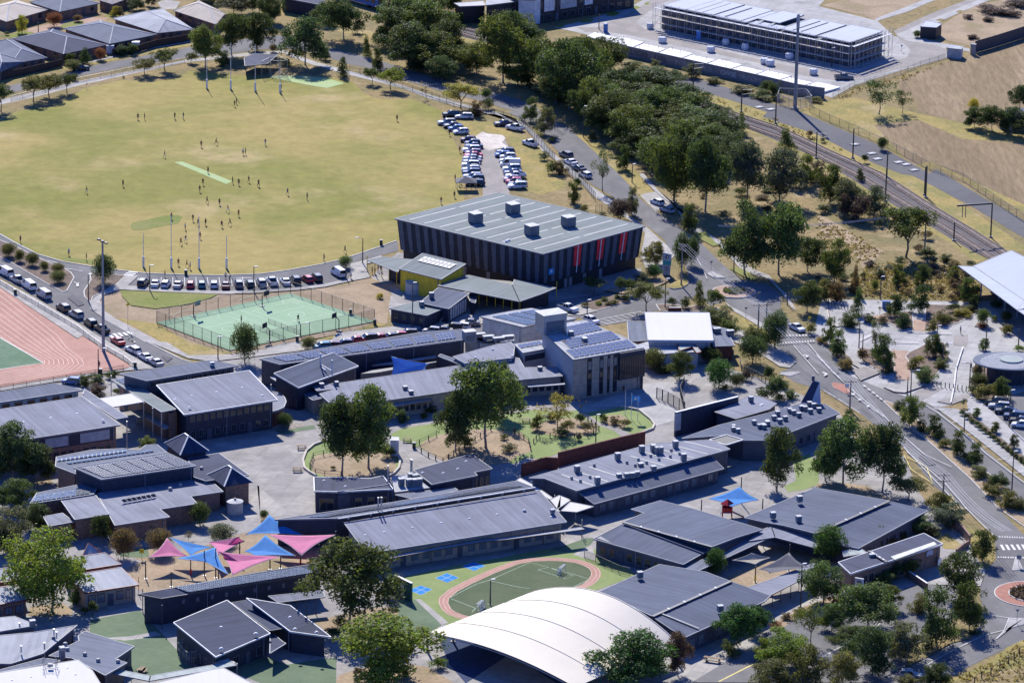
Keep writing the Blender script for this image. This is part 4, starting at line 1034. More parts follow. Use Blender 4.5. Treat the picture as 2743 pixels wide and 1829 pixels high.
def floor_slab(label,P,h):
 s=Shape();s.prism([p[:2]for p in P],.1,.1+h);t=thing('floor_slab',label,'slab',(*P[0][:2],0),'white floor slabs along the graffiti wall');s.build('slab',['wall_white'],t);c=Vector((sum(p[0]for p in P)/len(P),sum(p[1]for p in P)/len(P),0));R=random.Random(len(label))
 for k in range(4):q=V(*P[k%len(P)][:2],0).lerp(c,R.uniform(.3,.8));ptube(t,'starter_pipe','unit_grey',q+V(0,0,.5),q+V(0,0,1.5),.06,n=6)
def portable_toilet(x,y,h,m,label):
 t=thing('portable_toilet',label,'toilet',(x,y,0));pbox(t,'cabin',m,(x,y,0),(1.2,1.2,h-.2));plathe(t,'roof','wall_white',(x,y,h-.2),[(.88,0),(.85,.1),(.3,.3)],4);pbox(t,'door',m,(x,y-.62,.15),(.75,.05,1.8))
def bulk_bag(x,y,label):
 t=thing('bulk_bag',label,'bag',(x,y,0),'bags and bundles on the building site');R=random.Random(int(x*7));w=R.uniform(.9,1.25);s=Shape()
 s.lathe((x,y,.05),[(w*.85,0),(w*1.05,.5),(w,1.2),(w*.85,1.5),(w*.4,1.65),(.1,1.5)],9);s.build('sack',['bag_white'],t);s=Shape()
 for a in range(4):c,d=cos(a*pi/2+.7)*w*.8,sin(a*pi/2+.7)*w*.8;s.bar((x+c,y+d,1.4),(x+c*1.05,y+d*1.05,1.95),.08)
 s.build('lifting_loop',['bag_white'],t)
def oval_kiosk(c,e,w,label):
 c=Vector(c);rx=(Vector(w)-c).length;ry=rx*.80;t=thing('kiosk',label,'kiosk',(c.x,c.y,0));N=44;s=Shape()
 ring=[(c.x+rx*cos(2*pi*i/N),c.y+ry*sin(2*pi*i/N))for i in range(N)];s.prism(ring,c.z-.25,c.z);s.build('roof',['roof_slate'],t)
 k=46
 for i in range(k):
  f=-1+2*(i+.5)/k;hw=sqrt(1-f*f)*.985
  a,b_=V(c.x+rx*f*.8-rx*.25*hw,c.y-ry*hw,c.z+.03),V(c.x+rx*f*.8+rx*.25*hw,c.y+ry*hw,c.z+.03)
  pts=[p for p in(a.lerp(b_,j/24)for j in range(25))if((p.x-c.x)/rx)**2+((p.y-c.y)/ry)**2<.98]
  if len(pts)>1:pbar(t,'rib','trim_white',pts[0],pts[-1],.08,.1)
 s=Shape();d=[(c.x+rx*.02+rx*.31*cos(2*pi*i/28),c.y+.3+ry*.38*sin(2*pi*i/28))for i in range(28)];s.prism(d,c.z,c.z+.35);s.build('glass_oval',['roof_sage'],t)
 pprism(t,'wall','wall_navy',[(c.x+rx*.62*cos(2*pi*i/24),c.y+ry*.6*sin(2*pi*i/24))for i in range(24)],0,c.z-.3)
 for i in range(10):a=2*pi*i/10;ptube(t,'column','metal_dark',(c.x+rx*.8*cos(a),c.y+ry*.8*sin(a),0),(c.x+rx*.8*cos(a),c.y+ry*.8*sin(a),c.z-.2),.1)
def rail_track(label,pts,near):
# pts run along the track; sleepers every 0.72 m, the 300 nearest the camera are objects, the others joined
 t=thing('railway_track',label,'railway track',(*pts[0],0));off=wloc(t);dense=[];d=.36
 for p,q in zip(pts,pts[1:]):
  p,q=V(*p,0),V(*q,0);L=(q-p).length;u=(q-p)/L
  while d<L:dense.append((p+u*d,atan2(u.y,u.x)));d+=.72
  d-=L
 dense.sort(key=lambda a:(a[0]-V(0,-1060,0)).length)
 s=Shape();s.box((0,0,.10),(.27,2.6,.16));me=mesh('sleeper',s.v,s.f,['sleeper'])
 for p,a in dense[:near]:link('sleeper',me,t,tuple(p-off),a)
 r=Shape()
 for p,a in dense[near:]:r.box((p.x,p.y,.10),(.27,2.6,.16),a)
 if r.v:r.build('far_sleepers',['sleeper'],t,kind='stuff')
 L_,R_=strip_poly(pts,1.6)
 for side in(L_,R_):
  s=Shape()
  for a,b_ in zip(side,side[1:]):s.bar((a.x,a.y,.34),(b_.x,b_.y,.34),.10,.16)
  s.build('rail',['rust'],t)
def stanchion(x,y,h,arm,ang,label):
 t=thing('rail_mast',label,'mast',(x,y,0),'overhead line masts beside the railway');ptube(t,'pole','metal_dark',(x,y,0),(x,y,h),.19,.15);pbox(t,'footing','concrete',(x,y,0),(.8,.8,.35))
 if arm:
  e=(x+cos(ang)*arm,y+sin(ang)*arm);s=Shape();s.bar((x,y,h-.5),(e[0],e[1],h-.3),.1);s.bar((x,y,h-1.8),(e[0],e[1],h-1.2),.08);s.bar((e[0],e[1],h-1.2),(e[0],e[1],h-.3),.08);s.build('cantilever',['metal'],t)
def mast(x,y,h,label):
 t=thing('floodlight_mast',label,'floodlight',(x,y,0));ptube(t,'pole','unit_grey',(x,y,0),(x,y,h),.36,.2,12);plathe(t,'base_plate','concrete',(x,y,0),[(.6,0),(.6,.2),(.45,.3)],12);pbar(t,'crossarm','metal',(x-.9,y+.6,h+.4),(x+.9,y-.6,h-.1),.14)
 for i in range(3):f=-1+i;pbox(t,'floodlight','metal_dark',(x+f*.8,y-f*.5-.2,h+.1-f*.25),(.75,.5,.32),-.6)
def monopole(x,y,h,label):
 t=thing('monopole',label,'mast',(x,y,0));s=Shape();s.tube((x,y,0),(x,y,h*.5),.52,.42,14);s.tube((x,y,h*.5),(x,y,h),.42,.32,14);s.build('pole',['unit_grey'],t);plathe(t,'footing','concrete',(x,y,0),[(1.0,0),(1.0,.3),(.7,.4)],12);ptube(t,'antenna_shroud','wall_pale',(x,y,h-3.5),(x,y,h-.2),.44,n=10)
def marquee(x,y,label):
 t=thing('marquee',label,'marquee',(x,y,0),None,.1);
 for dx in(-2.3,2.3):
  for dy in(-1.9,1.9):s=Shape();s.tube((dx,dy,0),(dx,dy,2.3),.05,n=6);link('leg',mesh('leg',s.v,s.f,['metal']),t)
 s=Shape();s.add([(-2.5,-2.1,2.2),(2.5,-2.1,2.2),(2.5,2.1,2.2),(-2.5,2.1,2.2),(-.3,0,3.2),(.3,0,3.2)],[(0,1,5,4),(1,2,5),(2,3,4,5),(3,0,4),(3,2,1,0)]);link('canopy',mesh('canopy',s.v,s.f,['sail_grey']),t)
 s=Shape()
 for i in(-1,0,1):s.box((i*1.3,-.4,.6),(1.1,.5,.06));s.box((i*1.3,-.4,0),(.08,.4,.6))
 link('table',mesh('table',s.v,s.f,['timber']),t)
def road_sign(x,y,h,m,label,cat='sign',shape='diamond'):
 t=thing('road_sign',label,cat,(x,y,0));ptube(t,'post','metal',(x,y,0),(x,y,h),.05,n=6);s=Shape();r=.42;z=h-.3
 pts=[(0,r),(r,0),(0,-r),(-r,0)]if shape=='diamond' else[(-r,r*.7),(r,r*.7),(0,-r*.8)]if shape=='giveway' else[(-r,r),(r,r),(r,-r),(-r,-r)]
 n=len(pts);s.add([(x+a,y-.07,z+c)for a,c in pts]+[(x+a,y-.11,z+c)for a,c in pts],[tuple(range(n)),tuple(range(2*n-1,n-1,-1))]+[(i,(i+1)%n,n+(i+1)%n,n+i)for i in range(n)]);k=Shape();k.add(s.v[-2*n:],[tuple(range(n)),tuple(range(2*n-1,n-1,-1))]+[(i,(i+1)%n,n+(i+1)%n,n+i)for i in range(n)]);k.build('plate',[m],t)
def bollard(x,y,label,group):
 t=thing('bollard',label,'bollard',(x,y,.03),group);ptube(t,'post','metal_dark',(x,y,.03),(x,y,1.15),.1,.1,8);ptube(t,'cap','trim_white',(x,y,1.15),(x,y,1.25),.12,.09,8)
def bollards(p,q,n,label,group):
 for i in range(n):bollard(*(Vector(p).lerp(Vector(q),i/(n-1))),label,group)
def scrub(name,P,n,m,seed,h=.5,kind='stuff',tint='straw'):
# low tussocks over a patch of ground: nobody could count them
 R=random.Random(seed);xs=[p[0]for p in P];ys=[p[1]for p in P];vs=[];fs=[]
 k=0
 while k<n:
  x,y=R.uniform(min(xs),max(xs)),R.uniform(min(ys),max(ys))
  if not inside(P,x,y):k+=.2;continue
  k+=1;s=R.uniform(.4,1.0)
  for q in range(7):
   a=R.uniform(0,6.28);r=R.uniform(0,.5)*s;p=V(x+cos(a)*r,y+sin(a)*r,R.uniform(.05,h*s));d=V(R.gauss(0,1),R.gauss(0,1),R.gauss(.6,.6)).normalized();u=d.cross(V(R.gauss(0,1),R.gauss(0,1),0)).normalized()*.13*s;w=d.cross(u)*1.3
   j=len(vs);vs+=[tuple(p-u-w),tuple(p+u-w),tuple(p+u+w),tuple(p-u+w)];fs.append((j,j+1,j+2,j+3))
 o=link(name,mesh(name,vs,fs,['leaves'],fix=False),None,color=TINT[tint]);o['kind']='stuff';return o
def portal_beam(p,q,h):
 t=thing('portal_beam','level steel beam held out over the far track with two hanging arms','beam',(*p,0));p,q=V(*p,h),V(*q,h);d=(q-p).normalized();q=p+d*9;pbar(t,'beam','metal_dark',p,q,.35,.4)
 for k in(6.8,7.6):w=p+d*k;pbar(t,'drop_arm','metal_dark',w,w-V(0,0,3),.16)
def pit_lid(p,label):
 t=thing('concrete_pad',label,'concrete pad',(*p,0),'pale concrete pads along the service road');pbox(t,'slab','pale_concrete',(p[0],p[1],.02),(2.2,1.6,.22),.5);pbox(t,'cover','metal',(p[0],p[1],.24),(.9,.7,.05),.5)
def ball_net(label,a,b):
 t=thing('net_barrier',label,'net',(*a[0],0))
 for k,(p,q)in enumerate((a,b)):
  p,q=V(*p,.06),V(*q,.06);s=Shape()
  for z in(.1,.9):s.bar(p+V(0,0,z),q+V(0,0,z),.07)
  for i in range(6):w=p.lerp(q,i/5);s.bar(w,w+V(0,0,1.0),.08)
  s.build('net_frame',['metal_dark'],t);s=Shape();s.add([p,q,q+V(0,0,.9),p+V(0,0,.9)],[(0,1,2,3)]);s.build('net_panel',['wire_mesh'],t)
  # -- ground, roads, paths, courts
sheet('ground',G2('-13000 -7500 26000 0 0 30000 -26000 0'),'dry_ground',0)
sheet('playing_field',G2('-735 32 134 -134 21 -33 32 -47 31 -27 36 -18 29 -12 32 -11 51 -3 38 0 44 10 29 15 37 28 24 22 31 41 28 40 41 47 37 115 -4 93 -3 131 -14 94 -21 61 7 69 -21 30 -20 30 -26 -5 -25 7 -14 23 -15 53 -15 19 -23 14 -74 -6 -22 4 -12 -1 -76 19 -12 -38 -34 -27 -38 9 -47 -51 -10 -42 -19 -54 -45 -27 -15 -58 -81 -143'),'oval_grass',.012)
sheet('field_edge_grass',G2('-81 467 47 -2 7 -25 33 -42 23 -48 12 -66 5 -74 16 -30 1 -29 -34 -37 -17 24 -5 117 -9 66 -11 70 -29 20 -11 -29 -28 4 -12 44'),'yellow_grass',.016)
sheet('gravel_lane',G2('-53 382 16 21 20 -7 8 -59 -18 -13 12 -110 8 -77 1 -38 -33 -2 0 63 -6 78 1 80'),'gravel',.044)
sheet('pale_gravel_patch',G2('-53 383 10 28 8 -10 18 -5 4 -16 -5 -22 9 -19 -16 -12 -9 -9 -9 21'),'white_gravel',.052)
sheet('cricket_pitch',D2('-845 467 19 9 136 -176 -13 -28'),'pitch_green',.04)
sheet('watered_patch',G2('-452 -55 4 -19 14 1 16 15 21 16 3 29 -6 7 -15 -3 -22 -21 -14 -13'),'green_grass',.04)
sheet('damp_verge',G2('-519 -191 18 -6 18 -5 2 -18 -18 8 -19 7'),'green_grass',.04)
sheet('cricket_net_strip',G2('-330 675 17 10 34 -3 24 -4 27 -30 -22 -28 -39 24'),'pitch_green',.044)
sheet('car_park',G2('-735 27 135 -131 20 -34 32 -47 31 -28 36 -18 29 -11 33 -11 51 -4 37 1 44 9 29 16 37 28 24 21 31 42 30 40 2 -41 -52 -50 0 -72 -29 -24 -25 -13 -35 -12 -16 -3 8 1 -43 -7 -63 4 -56 8 -24 -47 5 -38 23 -45 47 -74 41 -59 11 -11 -28 -15 -15 -8 -21 43 -42 68 -29 52 -59 95 -45 69 -143 224'),'asphalt',.044)
sheet('traffic_island',G2('-621 -147 23 20 20 -24 25 -36 21 -28 19 -21 10 -17 6 -20 -3 -53 -4 -7 -25 38 -52 85 -39 49'),'mulch',.048,kerb=.12)
sheet('tree_island',G2('-482 -254 7 -2 36 -6 -8 -36 -11 -27 -11 -23 -1 -23 -9 23 -3 21 4 44'),'mulch',.048,kerb=.12)
sheet('footpath',G2('-438 -260 13 -2 -9 -40 45 -11 62 -4 44 6 8 3 35 12 25 13 29 25 -1 62 17 15 17 20 2 -18 -18 -20 6 -53 -20 -15 -29 -26 -27 -13 -52 -17 -35 -6 -62 4 -53 6 -17 -23 -2 -22 9 -38 14 -28 55 -82 8 -1 27 -46 48 7 34 22 10 13 23 17 36 7 5 25 90 43 1 -21 -84 -50 -28 -31 -65 -32 -44 -20 -26 10 -47 56 -3 0 -49 76 -21 40 -4 24 4 23 10 27 10 23'),'concrete',.176)
sheet('track_path',G2('-722 -65 142 -225 45 -64 59 -96 37 -63 -9 16 42 -70 25 -40 -32 -12 -23 -11 -33 -23 -65 -42 -44 -29 -1 11 43 29 66 42 58 29 8 13 -63 105 -4 -12 -106 189 -142 225'),'concrete',.184)
sheet('running_track',G2('-718 -98 142 -223 105 -188 4 12 62 -104 -8 -10 -57 -29 -66 -42 -96 -64'),'track_red',.18)
sheet('track_infield',G2('-676 -417 121 -91 55 -86 1 -3 -44 -24 -98 -58'),'infield_green',.188)
lines('lane_line',[D2('-1172 -901 105 -182 42 -57 27 -34 2 -29 -11 -22 -144 -64'),D2('-1170 -871 112 -200 41 -61 28 -40 4 -29 -12 -26 -149 -74'),D2('-1167 -841 119 -219 39 -65 30 -44 4 -31 -12 -30 -155 -83'),D2('-1164 -811 125 -237 38 -69 32 -50 5 -32 -13 -33 -161 -93'),D2('-1162 -780 133 -257 36 -73 33 -55 6 -33 -13 -37 -166 -103'),D2('-1159 -749 140 -276 34 -77 35 -61 6 -33 -13 -40 -172 -114'),D2('-1156 -719 146 -295 34 -81 35 -66 8 -35 -14 -43 -178 -123'),D2('-1153 -688 153 -314 32 -85 37 -71 8 -36 -14 -47 -183 -132'),D2('-1151 -657 161 -333 30 -90 39 -77 9 -36 -15 -51 -189 -142')],.14,'track_line',.192)
lines('infield_line',[D2('-1352 -834 241 -183 112 -174 -86 -52 -198 -116')],.25,'paint_white',.196)
lines('line_marking',[D2('-1018 -482 16 -5'),D2('-1000 -488 6 -4'),D2('-991 -495 10 -4'),D2('-1068 -419 25 -18'),D2('-629 -533 35 5')],.22,'paint_white',.188)
lines('crossing_stripe',[D2('-876 -496 22 -5'),D2('-881 -509 23 -5'),D2('-885 -521 23 -5')],.8,'paint_white',.192)
lines('crossing_stripe',[D2('-878 -977 12 -27'),D2('-868 -972 12 -25'),D2('-858 -967 11 -23'),D2('-848 -963 11 -20'),D2('-839 -958 12 -18')],.7,'paint_white',.2)
lines('turn_arrow',[D2('-980 -620 -3 26 -2 5'),D2('-991 -590 12 -3'),D2('-820 -1028 -14 21 18 -25')],.5,'paint_white',.196)
lines('bay_line',[D2('-847 -611 -3 71'),D2('-820 -609 -4 70'),D2('-794 -607 -4 70'),D2('-767 -605 -5 70'),D2('-740 -603 -6 70'),D2('-714 -602 -6 70'),D2('-687 -600 -7 70'),D2('-660 -598 -8 70'),D2('-634 -596 -7 70'),D2('-607 -594 -8 70'),D2('-580 -593 -9 70'),D2('-553 -591 -10 70'),D2('-527 -589 -10 70'),D2('-500 -587 -11 70')],.12,'paint_white',.2)
kerb_line(D2('-1470 63 269 -268 41 -67 64 -94 62 -55 72 -36 58 -23 65 -22 102 -7 76 1 87 19 57 31 74 55 49 44 62 83 57 79'))
kerb_line(D2('-931 -789 39 -85 98 -153 5 0 84 -120 20 -17'))
sheet('court_surround',G2('-441 -320 53 -6 62 -4 44 6 43 16 27 13 29 26 21 19 21 -32 4 -39 -1 -47 0 -59 -47 -45 -28 -29 -31 -3 -55 -56 -47 -7 -34 54 -56 81 -15 30 -9 38 2 22'),'bare_earth',.02)
sheet('court_surround_grass',G2('-441 -322 53 -5 57 -3 -6 -13 -23 -27 -36 -20 -28 11 -13 34'),'green_grass',.172)
sheet('dry_verge',G2('-436 -426 47 -18 39 -66 48 -34 3 -14 -47 -9 -30 50 -32 51'),'yellow_grass',.048)
sheet('dry_verge',G2('-299 -562 59 50 31 26 30 23 29 39 12 -7 -47 -45 -28 -25 -31 -8'),'yellow_grass',.048)
q1=D2('-781 -884 281 244 196 -204 -304 -233')
sheet('ball_court',q1,'court_green',.188)
lines('court_line',[D2('-754 -881 113 98 162 -175 -121 -93 -154 170'),D2('-618 -764 113 97 171 -179 -121 -93 -163 175'),D2('-701 -939 116 96'),D2('-652 -993 118 95'),D2('-562 -824 115 96'),D2('-510 -879 118 94'),D2('-600 -918 -1 5 -3 5 -4 4 -5 3 -5 1 -6 -1 -5 -3 -4 -4 -2 -5 -1 -5 1 -6 2 -5 4 -4 5 -2 6 -1 5 1 5 2 4 4 3 5 1 6'),D2('-460 -804 -1 6 -2 5 -4 4 -5 2 -6 1 -5 -1 -5 -2 -4 -4 -3 -5 -1 -6 1 -5 3 -5 4 -4 5 -3 5 -1 6 1 5 3 4 4 2 5 1 5'),D2('-649 -842 1 8 0 8 -2 8 -3 7 -4 7 -5 6 -5 5 -7 4 -7 3 -8 2 -8 1 -7 -1 -8 -1 -7 -3 -7 -4 -6 -6 -5 -5 -4 -7 -3 -7 -2 -8'),D2('-513 -725 1 8 -1 8 -1 7 -3 8 -4 6 -5 7 -6 5 -6 4 -7 3 -8 2 -8 1 -8 -1 -7 -2 -8 -2 -6 -5 -6 -5 -5 -6 -4 -6 -3 -8 -2 -7'),D2('-587 -993 -1 -8 0 -8 1 -8 3 -7 4 -7 5 -7 6 -5 6 -5 8 -3 8 -2 8 0 8 0 7 2 8 4 7 4 6 5 4 7 4 7 3 8 1 8'),D2('-442 -881 -1 -8 0 -8 1 -8 3 -7 4 -7 5 -7 6 -5 7 -5 7 -3 8 -2 8 0 8 0 8 2 7 4 7 4 6 5 5 7 4 7 2 8 1 8'),D2('-715 -896 86 73 109 -119 -90 -70 -105 116'),D2('-578 -780 86 73 116 -122 -90 -70 -112 119')],.12,'line_pale',.192)
lines('court_line',[D2('-773 -884 273 237 188 -196 -295 -226 -166 185')],.2,'line_dark',.196)
sheet('school_yard',G2('-637 -709 103 14 121 73 29 13 39 26 47 15 21 9 65 32 34 27 78 46 2 13 -35 14 -4 59 1 47 -5 39 -21 32 12 57 16 47 166 -98 115 53 1 -45 -50 -65 -24 -40 -30 -37 25 -32 48 -38 36 -47 22 -78 24 41 83 -85 41 -62 20 -33 14 -112 43 -25 6 -110 10 -52 17 -42 12 -60 -15 -48 -35 -74 -79 -244 -177 -9 -388 -21 -194 -10 -96 67'),'yard',.016)
sheet('service_road',G2('-255 -519 35 16 24 6 47 32 46 40 51 28 24 27 31 37 16 -12 55 34 24 15 39 33 12 1 15 1 36 -33 -4 -44 -40 -24 -9 -9 1 -21 -49 -28 -18 24 -12 7 -13 -38 -95 -35 -61 -21 -72 -21 -39 -25'),'asphalt',.04)
sheet('apron',G2('-137 -321 9 -30 86 -19 45 37 16 -12 25 -24 25 -15 -121 -46 -49 -7 -32 18 -5 46'),'concrete',.18)
lines('bay_line',[D2('186 -803 25 -28'),D2('200 -793 24 -28'),D2('214 -783 23 -28'),D2('228 -773 22 -28'),D2('241 -763 22 -28'),D2('255 -752 21 -29'),D2('269 -742 20 -29'),D2('283 -732 19 -28'),D2('189 -799 97 70'),D2('206 -831 84 56')],.13,'paint_white',.188)
sheet('garden_bed',G2('75 -343 9 17 17 21 23 2 11 -24 -16 -9 -17 -21 -11 -9'),'mulch',.044,kerb=.12)
sheet('concrete_pad',G2('68 -350 12 24 -4 -24 19 -16 -21 -18 -13 12'),'concrete',.184)
sheet('garden_bed',G2('160 -336 11 3 27 -9 11 10 22 -12 -5 -17 -53 -2 -9 4'),'mulch',.044,kerb=.12)
sheet('garden_bed',G2('101 -288 19 15 23 19 21 28 7 -13 13 10 -11 -23 -11 -18 -37 -29'),'bare_earth',.296)
sheet('courtyard_lawn',G2('-124 -814 13 23 36 20 51 18 28 20 16 10 35 -3 16 7 9 -9 35 21 19 -10 12 -33 2 -22 -19 -24 -18 -18 -63 -49 -16 -19 -14 6 -13 -21 -39 15 -34 -6 -25 37'),'turf_bright',.04)
sheet('courtyard_path',G2('71 -714 7 -14 14 -33 20 -17 14 -20 9 -25 -13 -1 -16 39 -19 20 -10 22 -7 14'),'gravel',.048)
sheet('courtyard_path',G2('-124 -810 16 -28 20 -30 21 -23 23 -61 -33 -2 -24 68 -18 48'),'yard',.048)
sheet('plaza',G2('134 -630 63 27 -17 -40 -26 -32 23 -47 -7 -26 -20 -20 -3 18 -13 34 -18 11 -38 -5'),'pale_concrete',.044)
sheet('tree_bed',G2('-93 -847 9 22 15 18 29 17 20 1 25 -10 6 1 9 -32 1 -28 -13 -15 -10 -21 -31 -16 -35 19'),'bare_earth',.044)
sheet('garden_bed',G2('21 -787 15 27 16 12 19 1 17 -17 2 -22 -13 -19 -25 -1 -20 5'),'bare_earth',.052)
sheet('garden_bed',G2('93 -746 8 10 14 3 10 -22 -9 -24 -13 8 -7 7'),'bare_earth',.052)
sheet('ring_lawn',G2('-208 -900 2 28 7 20 11 15 13 6 16 3 23 -8 17 -20 8 -31 0 -28 -7 -24 -74 -10 -11 22'),'turf_bright',.044)
sheet('tree_bed',G2('-200 -903 5 21 15 8 22 5 23 1 16 -6 5 -17 0 -31 -7 -21 -62 -4 -13 13'),'bare_earth',.052)
sheet('paved_strip',G2('-249 -977 31 -71 -2 -17 -20 -11 -13 45 6 54'),'concrete',.02)
sheet('grass_patch',G2('-241 -806 19 8 20 12 3 -11 -18 -11 -16 -12'),'turf_sage',.04)
sheet('garden_bed',G2('-242 -799 16 15 15 3 1 -5 -11 -12 -13 -12'),'rock',.044)
sheet('playground',G2('-111 -1240 71 50 47 23 -7 -1 58 33 16 4 47 -80 -11 -16 -37 -40 -42 -41 -30 -59 -49 -3 -10 22 -27 57 -15 5'),'turf_bright',.04)
sheet('playground_sage',G2('-100 -1286 16 -5 28 -59 -16 -27 -24 -65 -8 98'),'turf_sage',.044)
sheet('kerb_path',G2('-85 -1290 5 1 27 -60 -6 -6'),'concrete',.056)
sheet('playground_sage',G2('40 -1147 15 12 19 21 10 2 -6 -22 -11 -25 -10 2'),'turf_sage',.044)
sheet('paved_corner',G2('62 -1160 18 29 4 -46 -11 6'),'concrete',.048)
sheet('mini_track',D2('-126 -2569 0 -29 7 -34 10 -23 21 -19 25 -13 49 9 77 85 66 71 25 28 13 25 8 30 1 24 -6 24 -14 24 -21 17 -30 8 -27 1 -36 -5 -29 -17 -13 -13 -38 -44 -41 -57 -30 -49'),'track_red',.052)
sheet('mini_pitch',D2('-108 -2572 -1 -24 6 -31 9 -17 16 -15 17 -10 38 7 73 80 66 72 24 26 10 21 7 27 1 20 -4 19 -12 18 -15 13 -25 7 -23 1 -31 -5 -25 -14 -10 -10 -37 -44 -40 -56 -29 -47'),'turf_dark',.06)
lines('lane_line',[D2('-124 -2569 -1 -29 7 -34 10 -22 21 -19 24 -12 48 8 77 85 66 71 25 28 13 24 7 30 1 24 -5 24 -15 23 -20 17 -29 7 -27 2 -36 -5 -29 -17 -12 -13 -38 -44 -41 -57 -30 -49 -16 -42'),D2('-117 -2570 -1 -27 7 -33 9 -20 19 -17 21 -11 43 7 76 83 66 72 24 27 12 23 7 28 1 23 -5 21 -13 21 -18 16 -27 6 -26 2 -33 -5 -27 -15 -12 -12 -37 -45 -41 -56 -30 -48 -15 -40'),D2('-108 -2572 -1 -24 6 -31 9 -17 16 -15 17 -10 38 7 73 80 66 72 24 26 10 21 7 27 1 20 -4 19 -12 18 -15 13 -25 7 -23 1 -31 -5 -25 -14 -10 -10 -37 -44 -40 -56 -29 -47 -15 -38')],.1,'track_line',.068)
lines('pitch_line',[D2('-106 -2568 48 74 27 26 73 98 82 -60 29 -25 -36 -53'),D2('57 -2409 21 13 45 -43 -14 -17 -52 47'),D2('-104 -2573 48 -50'),D2('-31 -2474 46 -28 27 -10'),D2('-64 -2641 20 59 14 -22')],.1,'line_pale',.072)
sheet('four_square_court',D2('-183 -2533 22 27 22 -19 -20 -31'),'court_blue',.044)
lines('court_line',[D2('-172 -2519 23 -21'),D2('-171 -2545 21 30'),D2('-183 -2533 22 27 22 -19 -20 -31 -24 23')],.1,'line_pale',.048)
sheet('four_square_court',D2('-135 -2465 21 28 23 -23 -21 -28'),'court_blue',.056)
lines('court_line',[D2('-125 -2451 23 -23'),D2('-124 -2477 21 29'),D2('-135 -2465 21 28 23 -23 -21 -28 -23 23')],.1,'line_pale',.064)
sheet('four_square_court',D2('-87 -2399 22 26 23 -20 -20 -29'),'court_blue',.056)
lines('court_line',[D2('-76 -2386 24 -22'),D2('-75 -2410 22 27'),D2('-87 -2399 22 26 23 -20 -20 -29 -25 23')],.1,'line_pale',.064)
sheet('turf_yard',G2('-379 -1357 18 10 26 14 10 -26 13 -28 21 -52 16 -34 -38 -34 -37 38 15 34 -30 31 -11 14'),'turf_sage',.04)
sheet('concrete_path',G2('-390 -1357 52 39 5 -10 -4 -6 -23 -14 -21 -14'),'concrete',.044)
sheet('concrete_path',G2('-360 -1404 22 6 21 12 6 -8 -15 -9 -17 -7'),'concrete',.044)
sheet('turf_yard',G2('-275 -1473 38 -12 23 -22 65 3 -2 62 -14 -4 -29 -15 -31 26 -31 -21'),'turf_sage',.04)
sheet('sail_court',G2('-372 -1175 31 14 17 -24 36 30 50 54 -3 35 22 -9 33 -1 17 -47 -4 -47 -12 -31 -53 -25 -57 -39 -40 -20 -16 17 -10 39 17 28'),'bare_earth',.04)
sheet('sail_court_lawn',G2('-371 -1177 29 15 3 -27 -6 -4 -20 3'),'turf_sage',.044)
sheet('bark_bed',G2('-178 -1351 20 12 33 25 24 4 2 -23 -39 -36 -20 -15'),'bare_earth',.048)
sheet('bark_bed',G2('-148 -1485 14 14 19 9 29 7 16 -5 25 -38 -104 -9'),'bare_earth',.052)
sheet('bark_bed',G2('-436 -1328 28 10 11 -17 0 -14 -21 -4 -18 2'),'bare_earth',.04)
sheet('bark_bed',G2('-476 -984 8 21 13 7 4 -27 -3 -23 -11 -4'),'bare_earth',.04)
sheet('lawn',G2('286 -863 18 15 7 -42 -3 -51 -15 -18 -17 -8 -3 17 13 18'),'turf_bright',.04)
sheet('bark_bed',G2('305 -941 25 5 27 -9 19 -42 -6 -4 -32 15 -31 18'),'bare_earth',.044)
sheet('sail_court',G2('205 -1216 44 70 1 22 46 -22 18 -21 -29 -32 -48 -81 -2 30 -26 25'),'bare_earth',.04)
sheet('lawn',G2('412 -1098 12 19 12 -35 -3 -12 -15 2'),'yellow_grass',.04)
sheet('covered_court',G2('2 -1427 20 -28 23 -38 26 1 91 105 -131 120 -94 -112 13 -74 15 -45'),'court_navy',.048)
sheet('forecourt',G2('148 -1456 44 57 48 73 -5 11 38 40 22 13 -1 -14 -25 -28 -36 -54 6 -5 -75 -124'),'concrete',.044)
sheet('lower_car_park',G2('164 -1487 74 118 -5 6 38 59 24 31 25 13 37 5 22 25 14 4 18 -2 9 3 0 -33 -16 -85 -39 -44 -8 -50 -31 -42'),'asphalt',.168)
lines('bay_line',[D2('555 -2855 35 46'),D2('579 -2820 32 46'),D2('603 -2784 30 46'),D2('628 -2748 26 46'),D2('652 -2712 24 47'),D2('677 -2675 21 47'),D2('702 -2638 18 47'),D2('693 -2623 28 -16'),D2('697 -2648 28 -16'),D2('701 -2674 28 -16'),D2('705 -2699 28 -16'),D2('709 -2725 28 -15')],.13,'paint_white',.18)
lines('edge_line',[D2('377 -2967 95 129 -11 5')],.3,'paint_yellow',.172)
sheet('garden_bed',G2('241 -1354 7 26 22 33 25 25 15 9 6 -32 -18 5 -27 -25 -23 -41'),'bare_earth',.172)
sheet('verge',G2('357 -1434 6 22 18 31 24 27 14 4 3 -14 -19 -13 -23 -34 -20 -26'),'dry_ground',.176)
